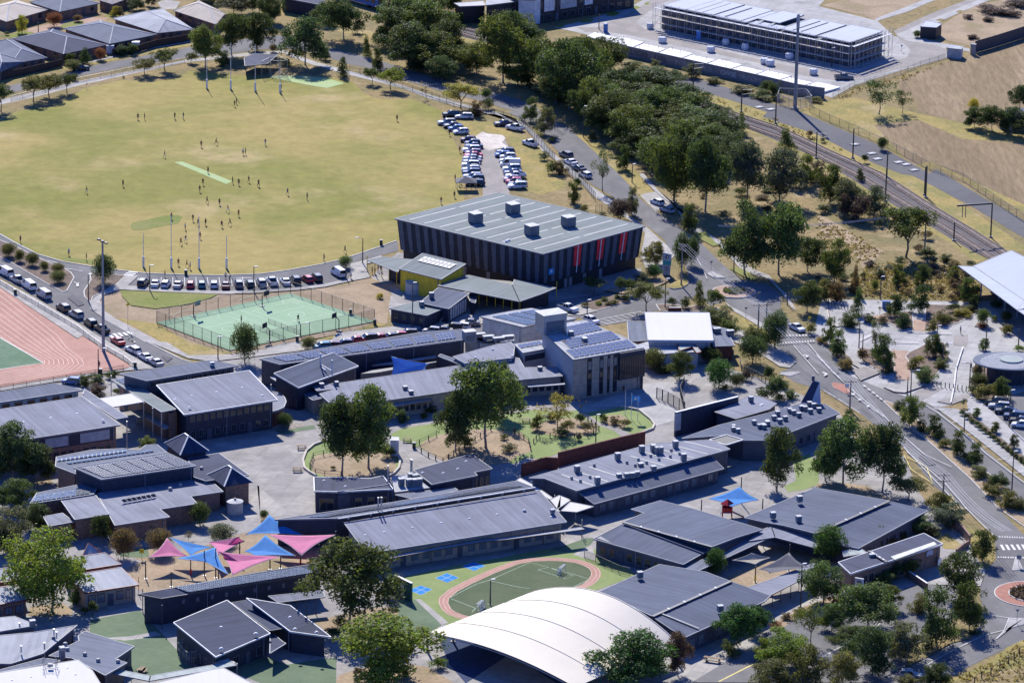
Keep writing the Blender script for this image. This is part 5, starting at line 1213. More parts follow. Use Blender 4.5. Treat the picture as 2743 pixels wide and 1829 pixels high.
# -- the street, roundabouts, station plaza
sheet('street',G2('-785 408 107 182 67 65 39 59 62 58 64 59 64 44 19 24 42 14 45 -46 23 -27 47 -41 31 -35 46 -52 60 -62 67 -63 27 -42 18 -68 26 -37 22 -82 24 -79 9 -42 15 -66 10 -56 17 -54 24 -66 19 -42 12 -42 17 -68 12 -40 12 -36 29 -15 9 -26 3 -22 -3 -43 10 -63 23 -40 0 -17 14 -50 17 -78 28 -41 -1 -43 20 -77 18 -57 18 -63 14 -50 19 -85 18 -78 34 -80 -16 -150 -46 -56 -40 -46 -34 -46 -11 -17 -59 -3 30 41 24 26 23 34 19 14 18 61 0 46 3 30 9 43 12 31 6 64 -8 34 -14 48 -26 69 -20 113 -37 111 -37 80 -25 22 -16 34 14 21 6 16 -18 57 -10 126 3 -58 -34 71 -9 28 -17 -19 -15 38 -7 -9 -12 25 -13 8 18 15 9 22 -4 59 -8 27 -10 52 -4 31 -19 56 -15 42 -22 83 -26 54 -15 67 7 -23 -30 98 -16 64 -5 33 -13 49 -18 22 -15 39 9 1 -51 57 -44 38 -45 50 -62 75 -23 17 -48 59 -39 22 -45 -10 -11 -14 -77 -37 -74 -56 -61 -60 -91 -112 -107 -176'),'asphalt',.036)
sheet('far_footpath',G2('-776 342 106 184 38 44 53 61 68 63 64 67 89 51 45 14 0 -13 -44 -19 -89 -47 -64 -68 -65 -69 -54 -69 -39 -41 -105 -185'),'concrete',.016)
sheet('near_footpath',G2('-313 816 42 -53 45 -46 31 -28 44 -45 40 -51 37 -38 36 -32 37 -38 -28 32 11 -22 22 -21 9 -28 16 -55 14 -67 20 -60 24 -90 13 -32 26 -64 11 -48 19 -47 21 -80 -4 -19 -24 93 -19 52 -33 82 -19 71 -11 38 -14 51 -20 52 -11 65 -18 63 -22 27 -10 22 27 -29 -37 32 -36 31 -40 41 -36 51 -46 44 -32 28 -45 46 -42 56'),'pale_concrete',.04)
sheet('verge',G2('-18 506 24 -26 16 -30 11 -44 6 -33 -6 16 -13 44 -16 38'),'yellow_grass',.048)
sheet('far_verge',G2('69 431 19 -67 24 -90 11 -37 18 -71 19 -70 12 26 -19 96 -24 62 -13 64 -24 75'),'yellow_grass',.044)
sheet('kerb_pad',G2('152 121 17 -69 24 26 -1 20 -18 44 -15 -11'),'concrete',.048)
sheet('far_footpath',G2('153 213 17 -71 14 -44 14 -29 -2 -20 8 -58 16 -56 8 10 12 -37 20 -91 14 -26 18 -21 11 -48 9 -60 5 -13 -6 60 -8 26 -10 53 -18 25 -17 54 -17 64 -25 51 -16 72 -26 93 -17 82'),'concrete',.168)
sheet('verge',G2('212 -42 14 6 13 -56 -6 -5 -15 31'),'green_grass',.172)
sheet('verge',G2('249 -188 11 5 14 -26 7 -18 -8 -7 -12 19'),'green_grass',.172)
sheet('pavement_wedge',G2('156 -17 23 -80 8 -41 -9 -33 -13 -46 -13 26 -5 46 6 75'),'concrete',.172)
sheet('verge_island',G2('177 -271 3 15 8 16 12 1 -1 -16 -7 -15 -10 -6'),'yellow_grass',.172,kerb=.12)
sheet('splitter_island',G2('222 -213 5 12 16 -26 -14 -1'),'pale_concrete',.172,kerb=.1)
sheet('splitter_island',G2('340 -614 3 5 14 -9 3 -29 -7 -1 -11 19'),'red_paving',.04,kerb=.1)
sheet('splitter_island',G2('286 -584 4 6 17 5 2 -6 -12 -12'),'pale_concrete',.04,kerb=.1)
sheet('splitter_island',G2('477 -1182 6 34 3 0 2 -32'),'pale_concrete',.04,kerb=.1)
sheet('splitter_island',G2('446 -1364 9 18 7 37 14 0 -2 -16 -18 -15'),'pale_concrete',.04,kerb=.1)
sheet('roundabout_island',D2('550 -562 -1 9 -2 8 -4 8 -5 7 -6 6 -7 5 -8 4 -8 2 -9 1 -8 -1 -9 -2 -8 -4 -7 -5 -6 -6 -5 -7 -3 -8 -3 -8 0 -9 0 -9 3 -8 3 -8 5 -7 6 -6 7 -5 8 -4 9 -2 8 -1 9 1 8 2 8 4 7 5 6 6 5 7 4 8 2 8'),'brick_paving',.172,kerb=.12)
sheet('roundabout_bed',D2('526 -562 0 4 -2 5 -2 4 -2 4 -3 3 -4 2 -4 2 -4 1 -5 1 -4 -1 -5 -1 -4 -2 -3 -2 -4 -3 -2 -4 -2 -4 -1 -5 -1 -4 1 -5 1 -4 2 -4 2 -4 4 -3 3 -2 4 -2 5 -1 4 -1 5 1 4 1 4 2 4 2 3 3 2 4 2 4 2 4'),'mulch',.296,kerb=.1)
sheet('roundabout_island',D2('1049 -2491 -1 12 -3 12 -6 11 -7 10 -8 9 -10 7 -11 5 -12 3 -13 1 -12 -1 -12 -3 -11 -5 -10 -7 -9 -9 -7 -10 -5 -11 -3 -12 -1 -12 1 -12 3 -12 5 -11 7 -10 9 -9 10 -7 11 -5 12 -4 12 -1 13 1 12 4 11 5 10 7 8 9 7 10 6 11 3 12'),'red_paving',.04,kerb=.12)
sheet('roundabout_bed',D2('1022 -2491 -1 7 -1 8 -4 7 -4 6 -5 5 -7 5 -7 3 -7 2 -8 1 -7 -1 -8 -2 -6 -3 -7 -5 -5 -5 -4 -6 -4 -7 -2 -8 0 -7 0 -8 2 -7 4 -7 4 -6 5 -6 7 -4 6 -3 8 -2 7 -1 8 1 7 2 7 3 7 4 5 6 4 6 4 7 1 7'),'mulch',.164,kerb=.1)
sheet('verge',G2('247 -353 8 -6 26 -58 0 -52 -18 -2 -15 69'),'yellow_grass',.04)
sheet('side_footpath',G2('238 -322 9 -21 24 -45 12 -28 0 -17 -3 4 -26 57 -10 21'),'concrete',.172)
sheet('side_footpath',G2('240 -407 34 -56 15 -23 18 -55 -8 -21 -11 4 -16 38 -34 55'),'concrete',.176)
sheet('corner_verge',G2('441 -1062 8 -3 20 -21 -4 -60 -10 -29 -1 28 -9 37 -11 44'),'yellow_grass',.044)
sheet('corner_footpath',G2('432 -1044 3 -12 9 -51 1 -34 7 -43 -9 -43 -20 2 -30 -1 -4 2 24 23 18 37 11 48 -16 59'),'concrete',.172)
sheet('roadside_scrub',G2('385 -1476 17 17 27 31 24 43 17 20 65 84 -21 -188'),'yellow_grass',.164)
sheet('roadside_dirt',G2('390 -1478 37 26 36 18 59 39 -9 -82'),'dry_ground',.172)
lines('crossing_stripe',[D2('586 -894 3 -10'),D2('594 -893 2 -10'),D2('601 -892 2 -10'),D2('608 -891 3 -10'),D2('615 -891 3 -9'),D2('623 -890 2 -10'),D2('630 -889 2 -10'),D2('637 -888 3 -10'),D2('644 -887 3 -10'),D2('652 -886 2 -10'),D2('659 -886 2 -9')],.3,'paint_white',.404)
lines('crossing_stripe',[D2('584 -949 2 -11'),D2('591 -947 1 -11'),D2('597 -945 2 -11'),D2('603 -943 2 -11'),D2('609 -941 2 -12'),D2('615 -940 2 -11'),D2('621 -938 2 -11'),D2('628 -936 1 -11'),D2('634 -934 2 -12'),D2('640 -933 2 -11'),D2('646 -931 2 -11'),D2('652 -929 2 -11'),D2('658 -927 2 -11')],.24,'paint_white',.404)
lines('crossing_stripe',[D2('947 -2219 3 -30'),D2('957 -2218 3 -30'),D2('967 -2217 4 -30'),D2('978 -2216 3 -30'),D2('988 -2215 3 -30'),D2('998 -2214 3 -30'),D2('1009 -2213 2 -30'),D2('1019 -2211 3 -30')],.5,'paint_white',.04)
lines('crossing_stripe',[D2('945 -2169 0 -8'),D2('949 -2170 0 -7'),D2('954 -2170 0 -8'),D2('959 -2170 0 -8'),D2('963 -2170 1 -8'),D2('968 -2171 0 -7'),D2('973 -2171 0 -8'),D2('977 -2171 1 -8'),D2('982 -2171 0 -8'),D2('987 -2172 0 -7'),D2('991 -2172 1 -8'),D2('996 -2172 0 -8'),D2('1001 -2172 0 -8'),D2('1005 -2173 1 -7'),D2('1010 -2173 0 -8'),D2('1015 -2173 0 -8')],.2,'paint_white',.04)
lines('crossing_stripe',[D2('935 -2289 0 -8'),D2('940 -2289 0 -8'),D2('945 -2289 0 -8'),D2('949 -2289 0 -8'),D2('954 -2289 0 -8'),D2('959 -2289 0 -8'),D2('963 -2289 0 -8'),D2('968 -2289 0 -8'),D2('972 -2289 0 -8'),D2('977 -2289 0 -8'),D2('982 -2289 0 -8')],.25,'paint_white',.144)
lines('lane_marking',[D2('614 -970 42 -197'),D2('645 -944 30 -151 34 -138'),D2('657 -1275 35 -74 35 -83'),D2('802 -1649 44 -192 44 -184'),D2('711 -1279 24 -67 41 -109'),D2('659 -1032 27 -117 27 -99 27 -90 35 -103 29 -129 38 -126 48 -74'),D2('896 -2013 17 -71 23 -89'),D2('408 -171 28 -228 6 -72')],.13,'paint_white',.4)
lines('give_way_line',[D2('747 -1242 5 -12'),D2('755 -1265 5 -12'),D2('763 -1287 5 -12'),D2('770 -1310 4 -11'),D2('776 -1328 4 -12')],.3,'paint_white',.408)
lines('turn_arrow',[D2('631 -1038 10 -3 -5 -12'),D2('666 -1158 8 -11 -6 -12'),D2('730 -1346 6 8'),D2('718 -1309 8 8'),D2('746 -1390 5 8')],.5,'paint_white',.412)
lines('yellow_line',[D2('799 -1702 7 -87 34 9'),D2('806 -1789 38 -86'),D2('805 -1712 34 -61 4 -89'),D2('874 -1941 8 -79')],.16,'paint_yellow',.408)
lines('line_marking',[D2('806 -1677 34 -103 28 -94 22 -106 7 -44')],.13,'paint_white',.412)
lines('edge_line',[D2('874 -2596 23 -13 53 -23'),D2('745 -2878 27 40 31 43 32 41 36 44 44 31'),D2('793 -2776 22 -27'),D2('740 -2834 25 -7'),D2('890 -2729 18 43 15 64')],.15,'paint_white',.184)
sheet('road_patch',G2('368 -692 10 -33 -5 -5 -9 31'),'dark_asphalt',.04)
sheet('road_patch',G2('421 -841 9 -34 -8 -4 -8 27'),'dark_asphalt',.172)
sheet('road_patch',G2('342 -543 9 -35 -5 -4 -8 31'),'dark_asphalt',.288)
sheet('road_patch',G2('467 -1183 13 -11 -10 -13 -13 11'),'dark_asphalt',.04)
sheet('road_patch',G2('189 -299 10 -17 -10 -18 -7 17'),'dark_asphalt',.172)
sheet('road_patch',G2('50 440 14 -32 -5 -12 -13 33'),'dark_asphalt',.044)
sheet('road_patch',G2('-376 -561 13 -7 -5 -16'),'dark_asphalt',.18)
sheet('road_patch',G2('-493 -340 17 -38 -6 -9 -15 33'),'dark_asphalt',.188)
sheet('road_patch',G2('379 -1428 17 20 4 -8 -16 -20'),'dark_asphalt',.18)
sheet('parking_lane',G2('392 -628 27 -27 17 -17 9 -19 31 -104 38 -131 32 -107 -14 -128 -16 93 -15 16 -21 49 -33 135 -36 120 -20 77'),'asphalt',.02)
sheet('median_bed',G2('391 -671 3 2 8 -9 13 -18 10 -40 17 -47 14 -49 11 -31 16 -40 16 -57 16 -59 -10 -49 -25 65 -19 85 -14 50 -18 63 -18 57'),'bare_earth',.048,kerb=.12)
lines('bay_line',[D2('870 -1375 18 -36 44 -137 34 -127 61 -183'),D2('915 -1484 14 9'),D2('935 -1562 17 8'),D2('965 -1639 19 4'),D2('987 -1719 19 8'),D2('1011 -1801 21 12'),D2('878 -1363 27 -10'),D2('885 -1389 20 -14')],.15,'paint_white',.404)
sheet('lane_footpath',G2('445 -691 10 1 13 -3 4 -11 9 -36 17 -61 21 -76 32 -107 -2 -20 -33 96 -30 97 -18 55'),'pale_concrete',.172)
sheet('hedge_bed',G2('470 -691 6 -5 12 -40 13 -36 12 -46 14 -38 28 -94 -2 -14 -33 97 -24 73 -15 54'),'mulch',.18)
sheet('lane_footpath',G2('480 -655 6 7 12 -32 17 -66 13 -42 32 -111 -4 -44 -34 97 -17 56 -17 57 -10 33'),'pale_concrete',.176)
sheet('station_car_park',G2('493 -669 19 20 31 14 46 3 -28 -260 -33 106 -15 44 -16 58'),'asphalt',.04)
sheet('station_plaza',G2('336 -396 12 94 34 1 38 0 58 0 49 1 19 7 48 -22 16 -133 -20 -177 -46 -3 -45 -41 -16 19 -20 -28 -18 -13 -8 20 -18 16 -27 29 -28 39 -17 77 -15 53 -10 18'),'pale_concrete',.024)
sheet('paving_band',G2('363 -538 10 3 10 -21 -9 -5'),'concrete',.288)
sheet('paving_band',G2('365 -565 22 9 8 -19 -23 -29'),'gravel',.292)
sheet('paving_band',G2('394 -624 14 26 17 -2 16 -15 -25 -28 -11 3'),'concrete',.296)
sheet('paving_band',G2('418 -653 23 38 19 -6 -27 -44'),'gravel',.04)
sheet('paving_band',G2('447 -668 35 23 2 -9 -21 -24'),'gravel',.18)
sheet('brick_strip',G2('413 -490 19 -3 -6 -21 4 -27 -5 -56 -16 3 4 56'),'brick_paving',.164)
sheet('brick_strip',G2('446 -376 14 1 -4 -45 -14 2'),'brick_paving',.164)
sheet('brick_strip',G2('393 -367 21 8 -1 -11 -19 -8'),'brick_paving',.164)
sheet('dark_paving',G2('488 -428 14 1 -2 -28 -4 -18 -14 5 4 36'),'gravel',.04)
lines('paving_line',[D2('984 -954 -28 -154 -16 -134 -16 -107'),D2('761 -919 35 51'),D2('816 -924 73 -4'),D2('871 -846 97 -10')],.3,'paint_white',.404)
sheet('planting_bed',G2('375 -497 5 17 9 -8 23 -2 0 -49 0 -31 -12 -7 -11 21 -10 19 -4 20'),'mulch',.04,kerb=.12)
sheet('planting_bed',G2('426 -512 5 15 12 17 14 25 17 -3 1 -57 -11 -36 -14 -40 -10 -16 -6 11 -4 27 0 28'),'mulch',.04,kerb=.12)
sheet('planting_bed',G2('464 -315 61 -1 -3 -26 -28 -44 -24 -22 -14 11 4 39'),'mulch',.04,kerb=.12)
sheet('planting_bed',G2('516 -384 8 4 4 -12 -10 -9 -6 4'),'mulch',.164,kerb=.12)
sheet('planting_bed',G2('538 -400 15 10 0 -17 -11 -13'),'mulch',.028,kerb=.12)
sheet('planting_bed',G2('352 -301 3 -106 13 5 23 18 22 31 35 11 -4 -64 -13 -13 -12 28 -31 -2 -25 -18 -12 7'),'mulch',.04,kerb=.12)
sheet('planting_bed',G2('484 -631 15 98 11 -7 21 -58 -7 -54 -18 -5 -12 -12 -6 15'),'mulch',.044,kerb=.12)
sheet('planting_bed',G2('332 -451 11 1 3 -28 20 -40 -8 -12 -11 23'),'mulch',.04,kerb=.12)
sheet('planting_bed',G2('347 -511 9 -11 12 -39 -4 -16 -10 27'),'mulch',.164,kerb=.12)
sheet('scrub_slope',G2('260 -228 34 47 15 47 56 185 41 -84 28 -69 66 75 35 -110 -20 -20 17 -75 -5 -71 -48 4 -34 4 -63 -4 -30 2 -21 -14 -14 -40 -5 73 -29 16'),'dry_ground',.012)
sheet('dry_slope',G2('363 46 9 -4 16 -38 14 -38 15 -41 16 -23 -6 -23 -24 -52 -3 27 -3 46 -12 46 -23 8'),'bare_earth',.02)
# -- railway corridor, field, building site
sheet('rail_corridor',G2('-425 1190 80 -64 61 -77 56 -83 37 -30 102 28 41 -36 65 -53 90 -107 101 -29 124 -123 31 -91 76 -157 47 -124 14 0 100 -311 -3 -29 -15 9 -48 -59 -42 119 -57 128 -58 165 -55 137 -116 156 -100 160 -104 104 -105 100 -107 -15 -80 66'),'yellow_grass',.008)
sheet('ballast_bed',G2('-113 992 64 -25 58 -54 98 -139 116 -140 62 -101 41 -57 9 -10 61 -115 57 -103 -23 25 50 -103 45 -113 32 -89 17 -56 24 -63 -5 -46 -37 66 -18 31 -43 111 -45 111 -54 146 21 -29 -50 94 -52 89 -41 67 -64 100 -109 141 -99 118 -62 59 -60 55'),'ballast',.024)
sheet('service_track',G2('206 734 48 -37 43 -54 35 -33 -9 -11 41 -45 40 -72 51 -91 59 -141 10 22 49 -136 43 -106 -8 -78 -58 157 -58 129 -13 6 -31 49 -25 49 -37 85 -67 88 7 24 -46 61 -73 87'),'dark_asphalt',.028)
sheet('ploughed_field',G2('507 717 76 115 43 47 78 101 97 105 -70 -623 -75 34 -77 8 -55 51 2 64 -18 59'),'field',.016)
sheet('paddock',G2('414 610 30 15 78 -76 58 -48 71 -56 74 -39 -24 -215 -81 -122 -56 127 -39 92 -13 -27 -57 141 -48 86 -39 60 15 25'),'yellow_grass',.012)
sheet('paddock_bare',G2('461 481 60 33 49 -92 77 -16 75 -28 -15 -135 -84 -139 -57 113 -47 92 -23 -28 -15 90'),'field',.02)
sheet('site_ground',G2('51 989 43 44 73 109 42 102 151 130 137 -134 -49 -18 -20 -72 78 -83 17 -92 22 -11 45 -49 -3 -61 -60 -65 -78 -98 -34 -69 -10 11 -67 98 -194 167 -59 61'),'pale_concrete',.032)
sheet('site_road',G2('82 992 28 2 32 56 49 122 34 73 15 -27 -45 -88 -22 -70 -8 -28 11 -39 41 -56 59 -60 65 -65 65 -45 52 -2 74 88 8 45 -11 58 -4 52 59 107 91 140 42 18 -103 -170 -83 -127 59 -67 -6 -58 -80 -76 -60 -66 -55 26 -57 51 1 13 -88 75 -74 65 -46 30 -31 -3'),'gravel',.044)
sheet('site_footpath',G2('501 1060 52 66 47 80 43 47 -7 13 -44 -46 -55 -89 -32 -50'),'pale_concrete',.048)
sheet('site_footpath',G2('527 985 54 95 54 87 57 90 16 1 -75 -119 -38 -71 -32 -57 5 -52 54 -48 -1 -19 -38 29 -44 29'),'pale_concrete',.052)
sheet('vacant_block',G2('433 1157 29 31 132 60 33 3 -73 -111 -50 -73 -16 33'),'bare_earth',.036)
sheet('vacant_block',G2('594 1047 57 122 80 77 94 51 -16 -143 -98 -103 -80 -106 -6 -21 -45 49'),'bare_earth',.04)
sheet('nature_strip',G2('52 996 8 10 6 -9 -8 -11'),'green_grass',.036)
sheet('nature_strip',G2('123 1083 13 11 9 -9 -10 -22 -10 3'),'green_grass',.048)
sheet('nature_strip',G2('87 1032 8 14 12 -5 -6 -18 -13 -3'),'green_grass',.048)
sheet('nature_strip',G2('160 1124 8 7 6 -10 -8 -14'),'green_grass',.048)
sheet('nature_strip',G2('179 1146 6 10 2 -13 -6 -7'),'green_grass',.048)
sheet('nature_strip',G2('549 1115 9 15 8 -13 -9 -15'),'dry_ground',.056)
sheet('nature_strip',G2('581 1163 9 15 9 -14 -11 -15'),'dry_ground',.056)
sheet('nature_strip',G2('518 1068 8 9 7 -8 -7 -14'),'dry_ground',.056)
sheet('nature_strip',G2('588 1077 8 11 8 -6 -8 -11'),'dry_ground',.056)
sheet('nature_strip',G2('621 1132 8 11 10 -7 -9 -14'),'dry_ground',.056)
sheet('nature_strip',G2('-787 425 107 183 13 16 61 69 40 34 55 54 64 62 0 13 -59 -49 -60 -68 -42 -31 -66 -73 -115 -193'),'yellow_grass',.02)
sheet('house_footpath',G2('-789 442 115 195 66 74 42 30 60 71 58 49 0 8 -59 -50 -60 -68 -116 -116'),'pale_concrete',.04)
sheet('housing_ground',G2('-792 459 117 182 67 73 41 37 60 68 59 50 52 116 -60 422 -436 -186'),'dry_ground',.004)
sheet('court_street',G2('-676 922 31 36 40 43 34 -7 -10 -24 -38 -23 -20 -42 -34 -9'),'brick_paving',.008)
sheet('driveway',G2('-511 1098 12 15 20 -12 -3 -42 -20 -8'),'concrete',.008)
sheet('front_lawn',G2('-709 874 8 7 16 21 18 1 -1 -13 -22 -25'),'green_grass',.044)
sheet('front_lawn',G2('-634 945 10 21 20 9 1 -20 -26 -29'),'green_grass',.012)
sheet('front_lawn',G2('-579 1004 9 21 15 1 -3 -31'),'green_grass',.012)
# -- gymnasium
q2=D2('66 -624 235 245 -339 262 -237 -240',10)
b1=building('gymnasium','huge dark panelled gymnasium with four red stripes and four boxes on its grey roof',q2)
roof(b1,D2('-275 -357 341 -267 235 245 -339 262',10),'roof_green_grey',.3,ew=.35)
gym_shell(b1,q2)
roof_strip(b1,(-24.1,-36.6,10),(-13.7,-26,10),.55)
roof_strip(b1,(-12.8,-25.1,10),(-2.41,-14.5,10),.55)
roof_strip(b1,(-20.6,-39.4,10),(-10.1,-28.8,10),.55)
roof_strip(b1,(-9.3,-27.9,10),(1.16,-17.3,10),.55)
roof_strip(b1,(-17,-42.2,10),(-6.6,-31.6,10),.55)
roof_strip(b1,(-5.7,-30.7,10),(4.7,-20,10),.55)
roof_strip(b1,(-13.4,-45,10),(-2.98,-34.4,10),.55)
roof_strip(b1,(-2.12,-33.5,10),(8.3,-22.8,10),.55)
roof_strip(b1,(-9.8,-47.8,10),(.59,-37.1,10),.55)
roof_strip(b1,(1.46,-36.2,10),(11.9,-25.5,10),.55)
roof_strip(b1,(-6.2,-50.6,10),(4.2,-39.9,10),.55)
roof_strip(b1,(5,-39,10),(15.4,-28.3,10),.55)
roof_strip(b1,(-2.65,-53.4,10),(7.7,-42.7,10),.55)
roof_strip(b1,(8.6,-41.8,10),(19,-31,10),.55)
roof_strip(b1,(.93,-56.2,10),(11.3,-45.5,10),.55)
roof_strip(b1,(12.2,-44.6,10),(22.6,-33.8,10),.55)
roof_strip(b1,(4.5,-59,10),(14.9,-48.2,10),.55)
roof_strip(b1,(15.8,-47.3,10),(26.1,-36.6,10),.55)
units(b1,D2('-89 -377 85 86 128 -101 -84 -78',10),(2.5,2.5,2.3),'unit_dark',rz=.62,name='roof_cowl')
vents(b1,D2('-17 -533 5 9',10),.4,.4)
# -- low roofs, yellow hall and portable in front of the gymnasium
b2=building('canopy_walk','low grey verandah roof with yellow posts wrapped round dark gymnasium',D2('-169 -552 183 -114'))
roof(b2,D2('-168 -693 183 -112 -17 126 -99 72',4.2),'roof_green_grey',.2)
roof(b2,D2('15 -805 48 61 33 49 -93 62 -5 -46',4.2),'roof_green_grey',.2)
roof(b2,D2('-333 -501 72 -93 4 27 46 71 -86 21',4.2),'roof_green_grey',.2)
walls(b2,D2('-93 -638 114 -105 62 47 -80 64 -89 21',3.9),'wall_dark',.2)
walls(b2,D2('-255 -552 -29 34 9 28 63 13',3.9),'wall_dark',.2)
posts(b2,D2('-299 -499 17 -21 18 -29 -70 93 18 -21 184 -190 19 -9 18 -10 19 -9 18 -9 19 -9 18 -10 19 -9 18 -9 15 20 16 14 15 14 15 18 21 41'),3.9,.17,'wall_yellow')
q3=D3('-258 -601 52 97 -77 52 54 78 66 -99 78 66')
b3=building('yellow_hall','bright yellow walled hall with grey skillion roof and one solar array beside gymnasium',q3)
roof(b3,q3,'roof_green_grey',.25)
walls(b3,q3,'wall_yellow',.3)
solar(b3,D3('-217 -567 60 74 -59 60 17 25 64 -75 58 64'),8,2)
posts(b3,[(-21,-52.4)],4.2,.25,'trim_dark',name='downpipe')
water_tank(-22.24,-61.78,1.95,2.6,'large pale corrugated water tank below yellow hall')
b4=building('portable_classroom','dark portable classroom with grey skillion roof and pale wall panels behind ball court',D2('-169 -569 26 -163'))
q4=D3('-206 -810 36 65 -41 36 44 94 44 -69 41 44')
roof(b4,q4,'roof_mid',.25)
walls(b4,q4,'wall_navy',.3)
wall_panel(b4,q4,1,.12,.19,.6,3.4,'wall_pale',d=.3)
wall_panel(b4,q4,1,.24,.31,.6,3.4,'wall_pale',d=.3)
wall_panel(b4,q4,1,.36,.43,.6,3.4,'wall_pale',d=.3)
wall_panel(b4,q4,1,.48,.55,.6,3.4,'wall_pale',d=.3)
wall_panel(b4,q4,1,.6,.67,.6,3.4,'wall_pale',d=.3)
wall_panel(b4,q4,1,.72,.79,.6,3.4,'wall_pale',d=.3)
wall_panel(b4,q4,1,.84,.91,.6,3.4,'wall_pale',d=.3)
q5=D2('-272 -840 84 -48 32 50 -53 59',3.1)
roof(b4,q5,'roof_green_grey',.25)
walls(b4,q5,'wall_navy',.25)
windows(b4,q5,0,4,1,2.2,d=.25,frac=.45)
q6=D2('-98 -711 19 8 -4 -81 -12 12',3)
roof(b4,q6,'roof_mid',.2)
walls(b4,q6,'wall_navy',.2)
units(b4,D3('-180 -781 40 -21 -40 31'),(1,.9,1.1),'unit_dark')
ramp_rails((-16.8,-84.8),(-14.4,-80.4))
# -- administration block and courtyard block
q7=D2('-485 -1341 184 97 201 105 -6 74 -95 -33 -214 -133 -116 -73',5.6)
b5=building('north_wing','long navy wing with solar panels along its narrow roof below red parked cars',q7)
roof(b5,q7,'roof_mid',.3)
walls(b5,q7,'wall_navy',.25)
solar(b5,D2('-474 -1324 40 21 -29 30 -42 -24',5.6),5,3,'solar_cell')
solar(b5,D2('-428 -1300 39 21 -25 33 -42 -24',5.6),5,3,'solar_cell')
solar(b5,D2('-383 -1276 39 21 -22 36 -42 -24',5.6),5,3,'solar_cell')
solar(b5,D2('-338 -1252 39 21 -19 39 -42 -24',5.6),5,3,'solar_cell')
solar(b5,D2('-293 -1228 39 21 -15 42 -42 -24',5.6),5,3,'solar_cell')
solar(b5,D2('-248 -1204 39 21 -12 45 -42 -24',5.6),5,3,'solar_cell')
solar(b5,D2('-203 -1180 39 21 -9 48 -42 -24',5.6),5,3,'solar_cell')
solar(b5,D2('-158 -1156 39 21 -6 51 -42 -24',5.6),5,3,'solar_cell')
q8=D3('-493 -1447 70 53 -37 52 118 156 52 -54 31 70')
b6=building('resource_centre','slate roofed block with white edges and two white posts rising through roof',q8)
roof(b6,q8,'roof_mid',.3,edge='trim_white')
walls(b6,q8,'wall_navy',.3)
vents(b6,D3('-471 -1404 59 48 6 57 -12 -53 53'),.3,.25)
roof_frame(b6,(-40,-136.6,5.7),(-37.4,-140.4,5.5),2.6)
windows(b6,q8,0,5,.8,2.4,d=.3,frac=.6)
roof(b6,D2('-505 -1353 7 7 49 -94 -7 -4',3.1),'roof_pale',.12,name='awning')
roof(b6,D2('-478 -1397 5 5 25 -48 -6 -6',3.1),'roof_pale',.12,name='awning')
q9=D2('-435 -1456 30 10 25 -36 -29 -24',3.2)
roof(b6,q9,'roof_mid',.2,name='low_roof')
walls(b6,q9,'wall_beige',.3,name='low_wall')
q10=D2('-373 -1548 111 22 108 55 181 107 81 28 -14 61 -67 -7 -12 65 -12 5 -108 -62 -259 -143 -54 -7 16 -46 41 20 -35 -40',4.1)
b7=building('administration_wing','long pale grey roofed wing behind two great gum trees with narrow awning along its front',q10)
roof(b7,q10,'roof_lilac',.3)
walls(b7,q10,'wall_beige',.4)
windows(b7,q10,0,5,1,2.4,d=.4)
windows(b7,q10,1,8,1,2.4,d=.4)
windows(b7,q10,3,5,1,2.4,d=.4)
roof(b7,D2('-243 -1530 77 49 0 11 -80 -48',3),'roof_pale',.12,name='awning')
roof(b7,D2('36 -1382 76 23 -1 10 -75 -20',3),'roof_pale',.12,name='awning')
units(b7,D2('-220 -1449 13 -29 -187 37 30 13 424 130',4.1),(.9,.9,.7),'unit_dark')
q11=D2('-98 -1290 101 46 3 83 -11 37 -120 -121',5)
b8=building('junior_hall','grey folded roof with white cappings tucked behind administration wing',q11)
roof(b8,q11,'roof_lilac',.25)
walls(b8,q11,'wall_pale',.3)
vents(b8,D2('-77 -1253 36 61 42 -45',5),.3,.3)
q12=D2('-151 -1206 26 -28 27 -34 -7 -13 -51 60',4.3)
roof(b8,q12,'roof_mid',.2,name='low_roof')
walls(b8,q12,'wall_navy',.2,name='low_wall')
roof(b8,D2('-252 -1247 91 53 0 12 -135 -77',3.2),'roof_pale',.12,name='awning')
walls(b8,D2('-318 -1307 23 25 135 75 0 -8 -125 -82',3),'wall_slate',.02,name='courtyard_wall')
# -- science wing and the three storey block
q13=D2('-69 -991 92 -70 41 33 32 6 43 32 -98 70 -35 -19',6.2)
b9=building('science_wing','broad pale grey roof covered in solar panels beside three storey block',q13)
roof(b9,q13,'roof_pale',.3)
walls(b9,q13,'wall_pale',.25)
solar(b9,D2('-45 -991 77 -58 30 18 -78 59',6.2),12,4,'pane_pale')
solar(b9,D2('-11 -970 64 -47 23 14 -65 48',6.2),10,3,'pane_pale')
solar(b9,D2('15 -952 65 -48 31 19 -67 47',6.2),10,4,'pane_pale')
units(b9,[(-9.2,-113.5,5)],(2.6,2,2.4),'unit_grey',name='plant_unit')
units(b9,D2('-70 -1102 19 -15 22 -11 21 14',5),(2.4,1.1,.8),'unit_grey',name='duct_unit')
q14=D2('-101 -1107 103 -34 3 57 -72 -37 -37 63',4.6)
roof(b9,q14,'roof_lilac',.2,name='low_roof')
walls(b9,q14,'wall_pale',.25,name='low_wall')
q15=D2('129 -1376 149 92 -122 191 -54 -30 -38 -55',9)
b10=building('three_storey_block','beige three storey block with tall dark window slots and roof grid of solar panels',q15)
roof(b10,q15,'roof_pale',.3,ew=.35)
walls(b10,q15,'wall_beige',.12)
tower_face(b10,q15)
solar(b10,D2('131 -1366 132 83 -31 50 -119 -81',9),12,3)
solar(b10,D2('123 -1300 108 74 -35 56 -94 -73',9),11,4)
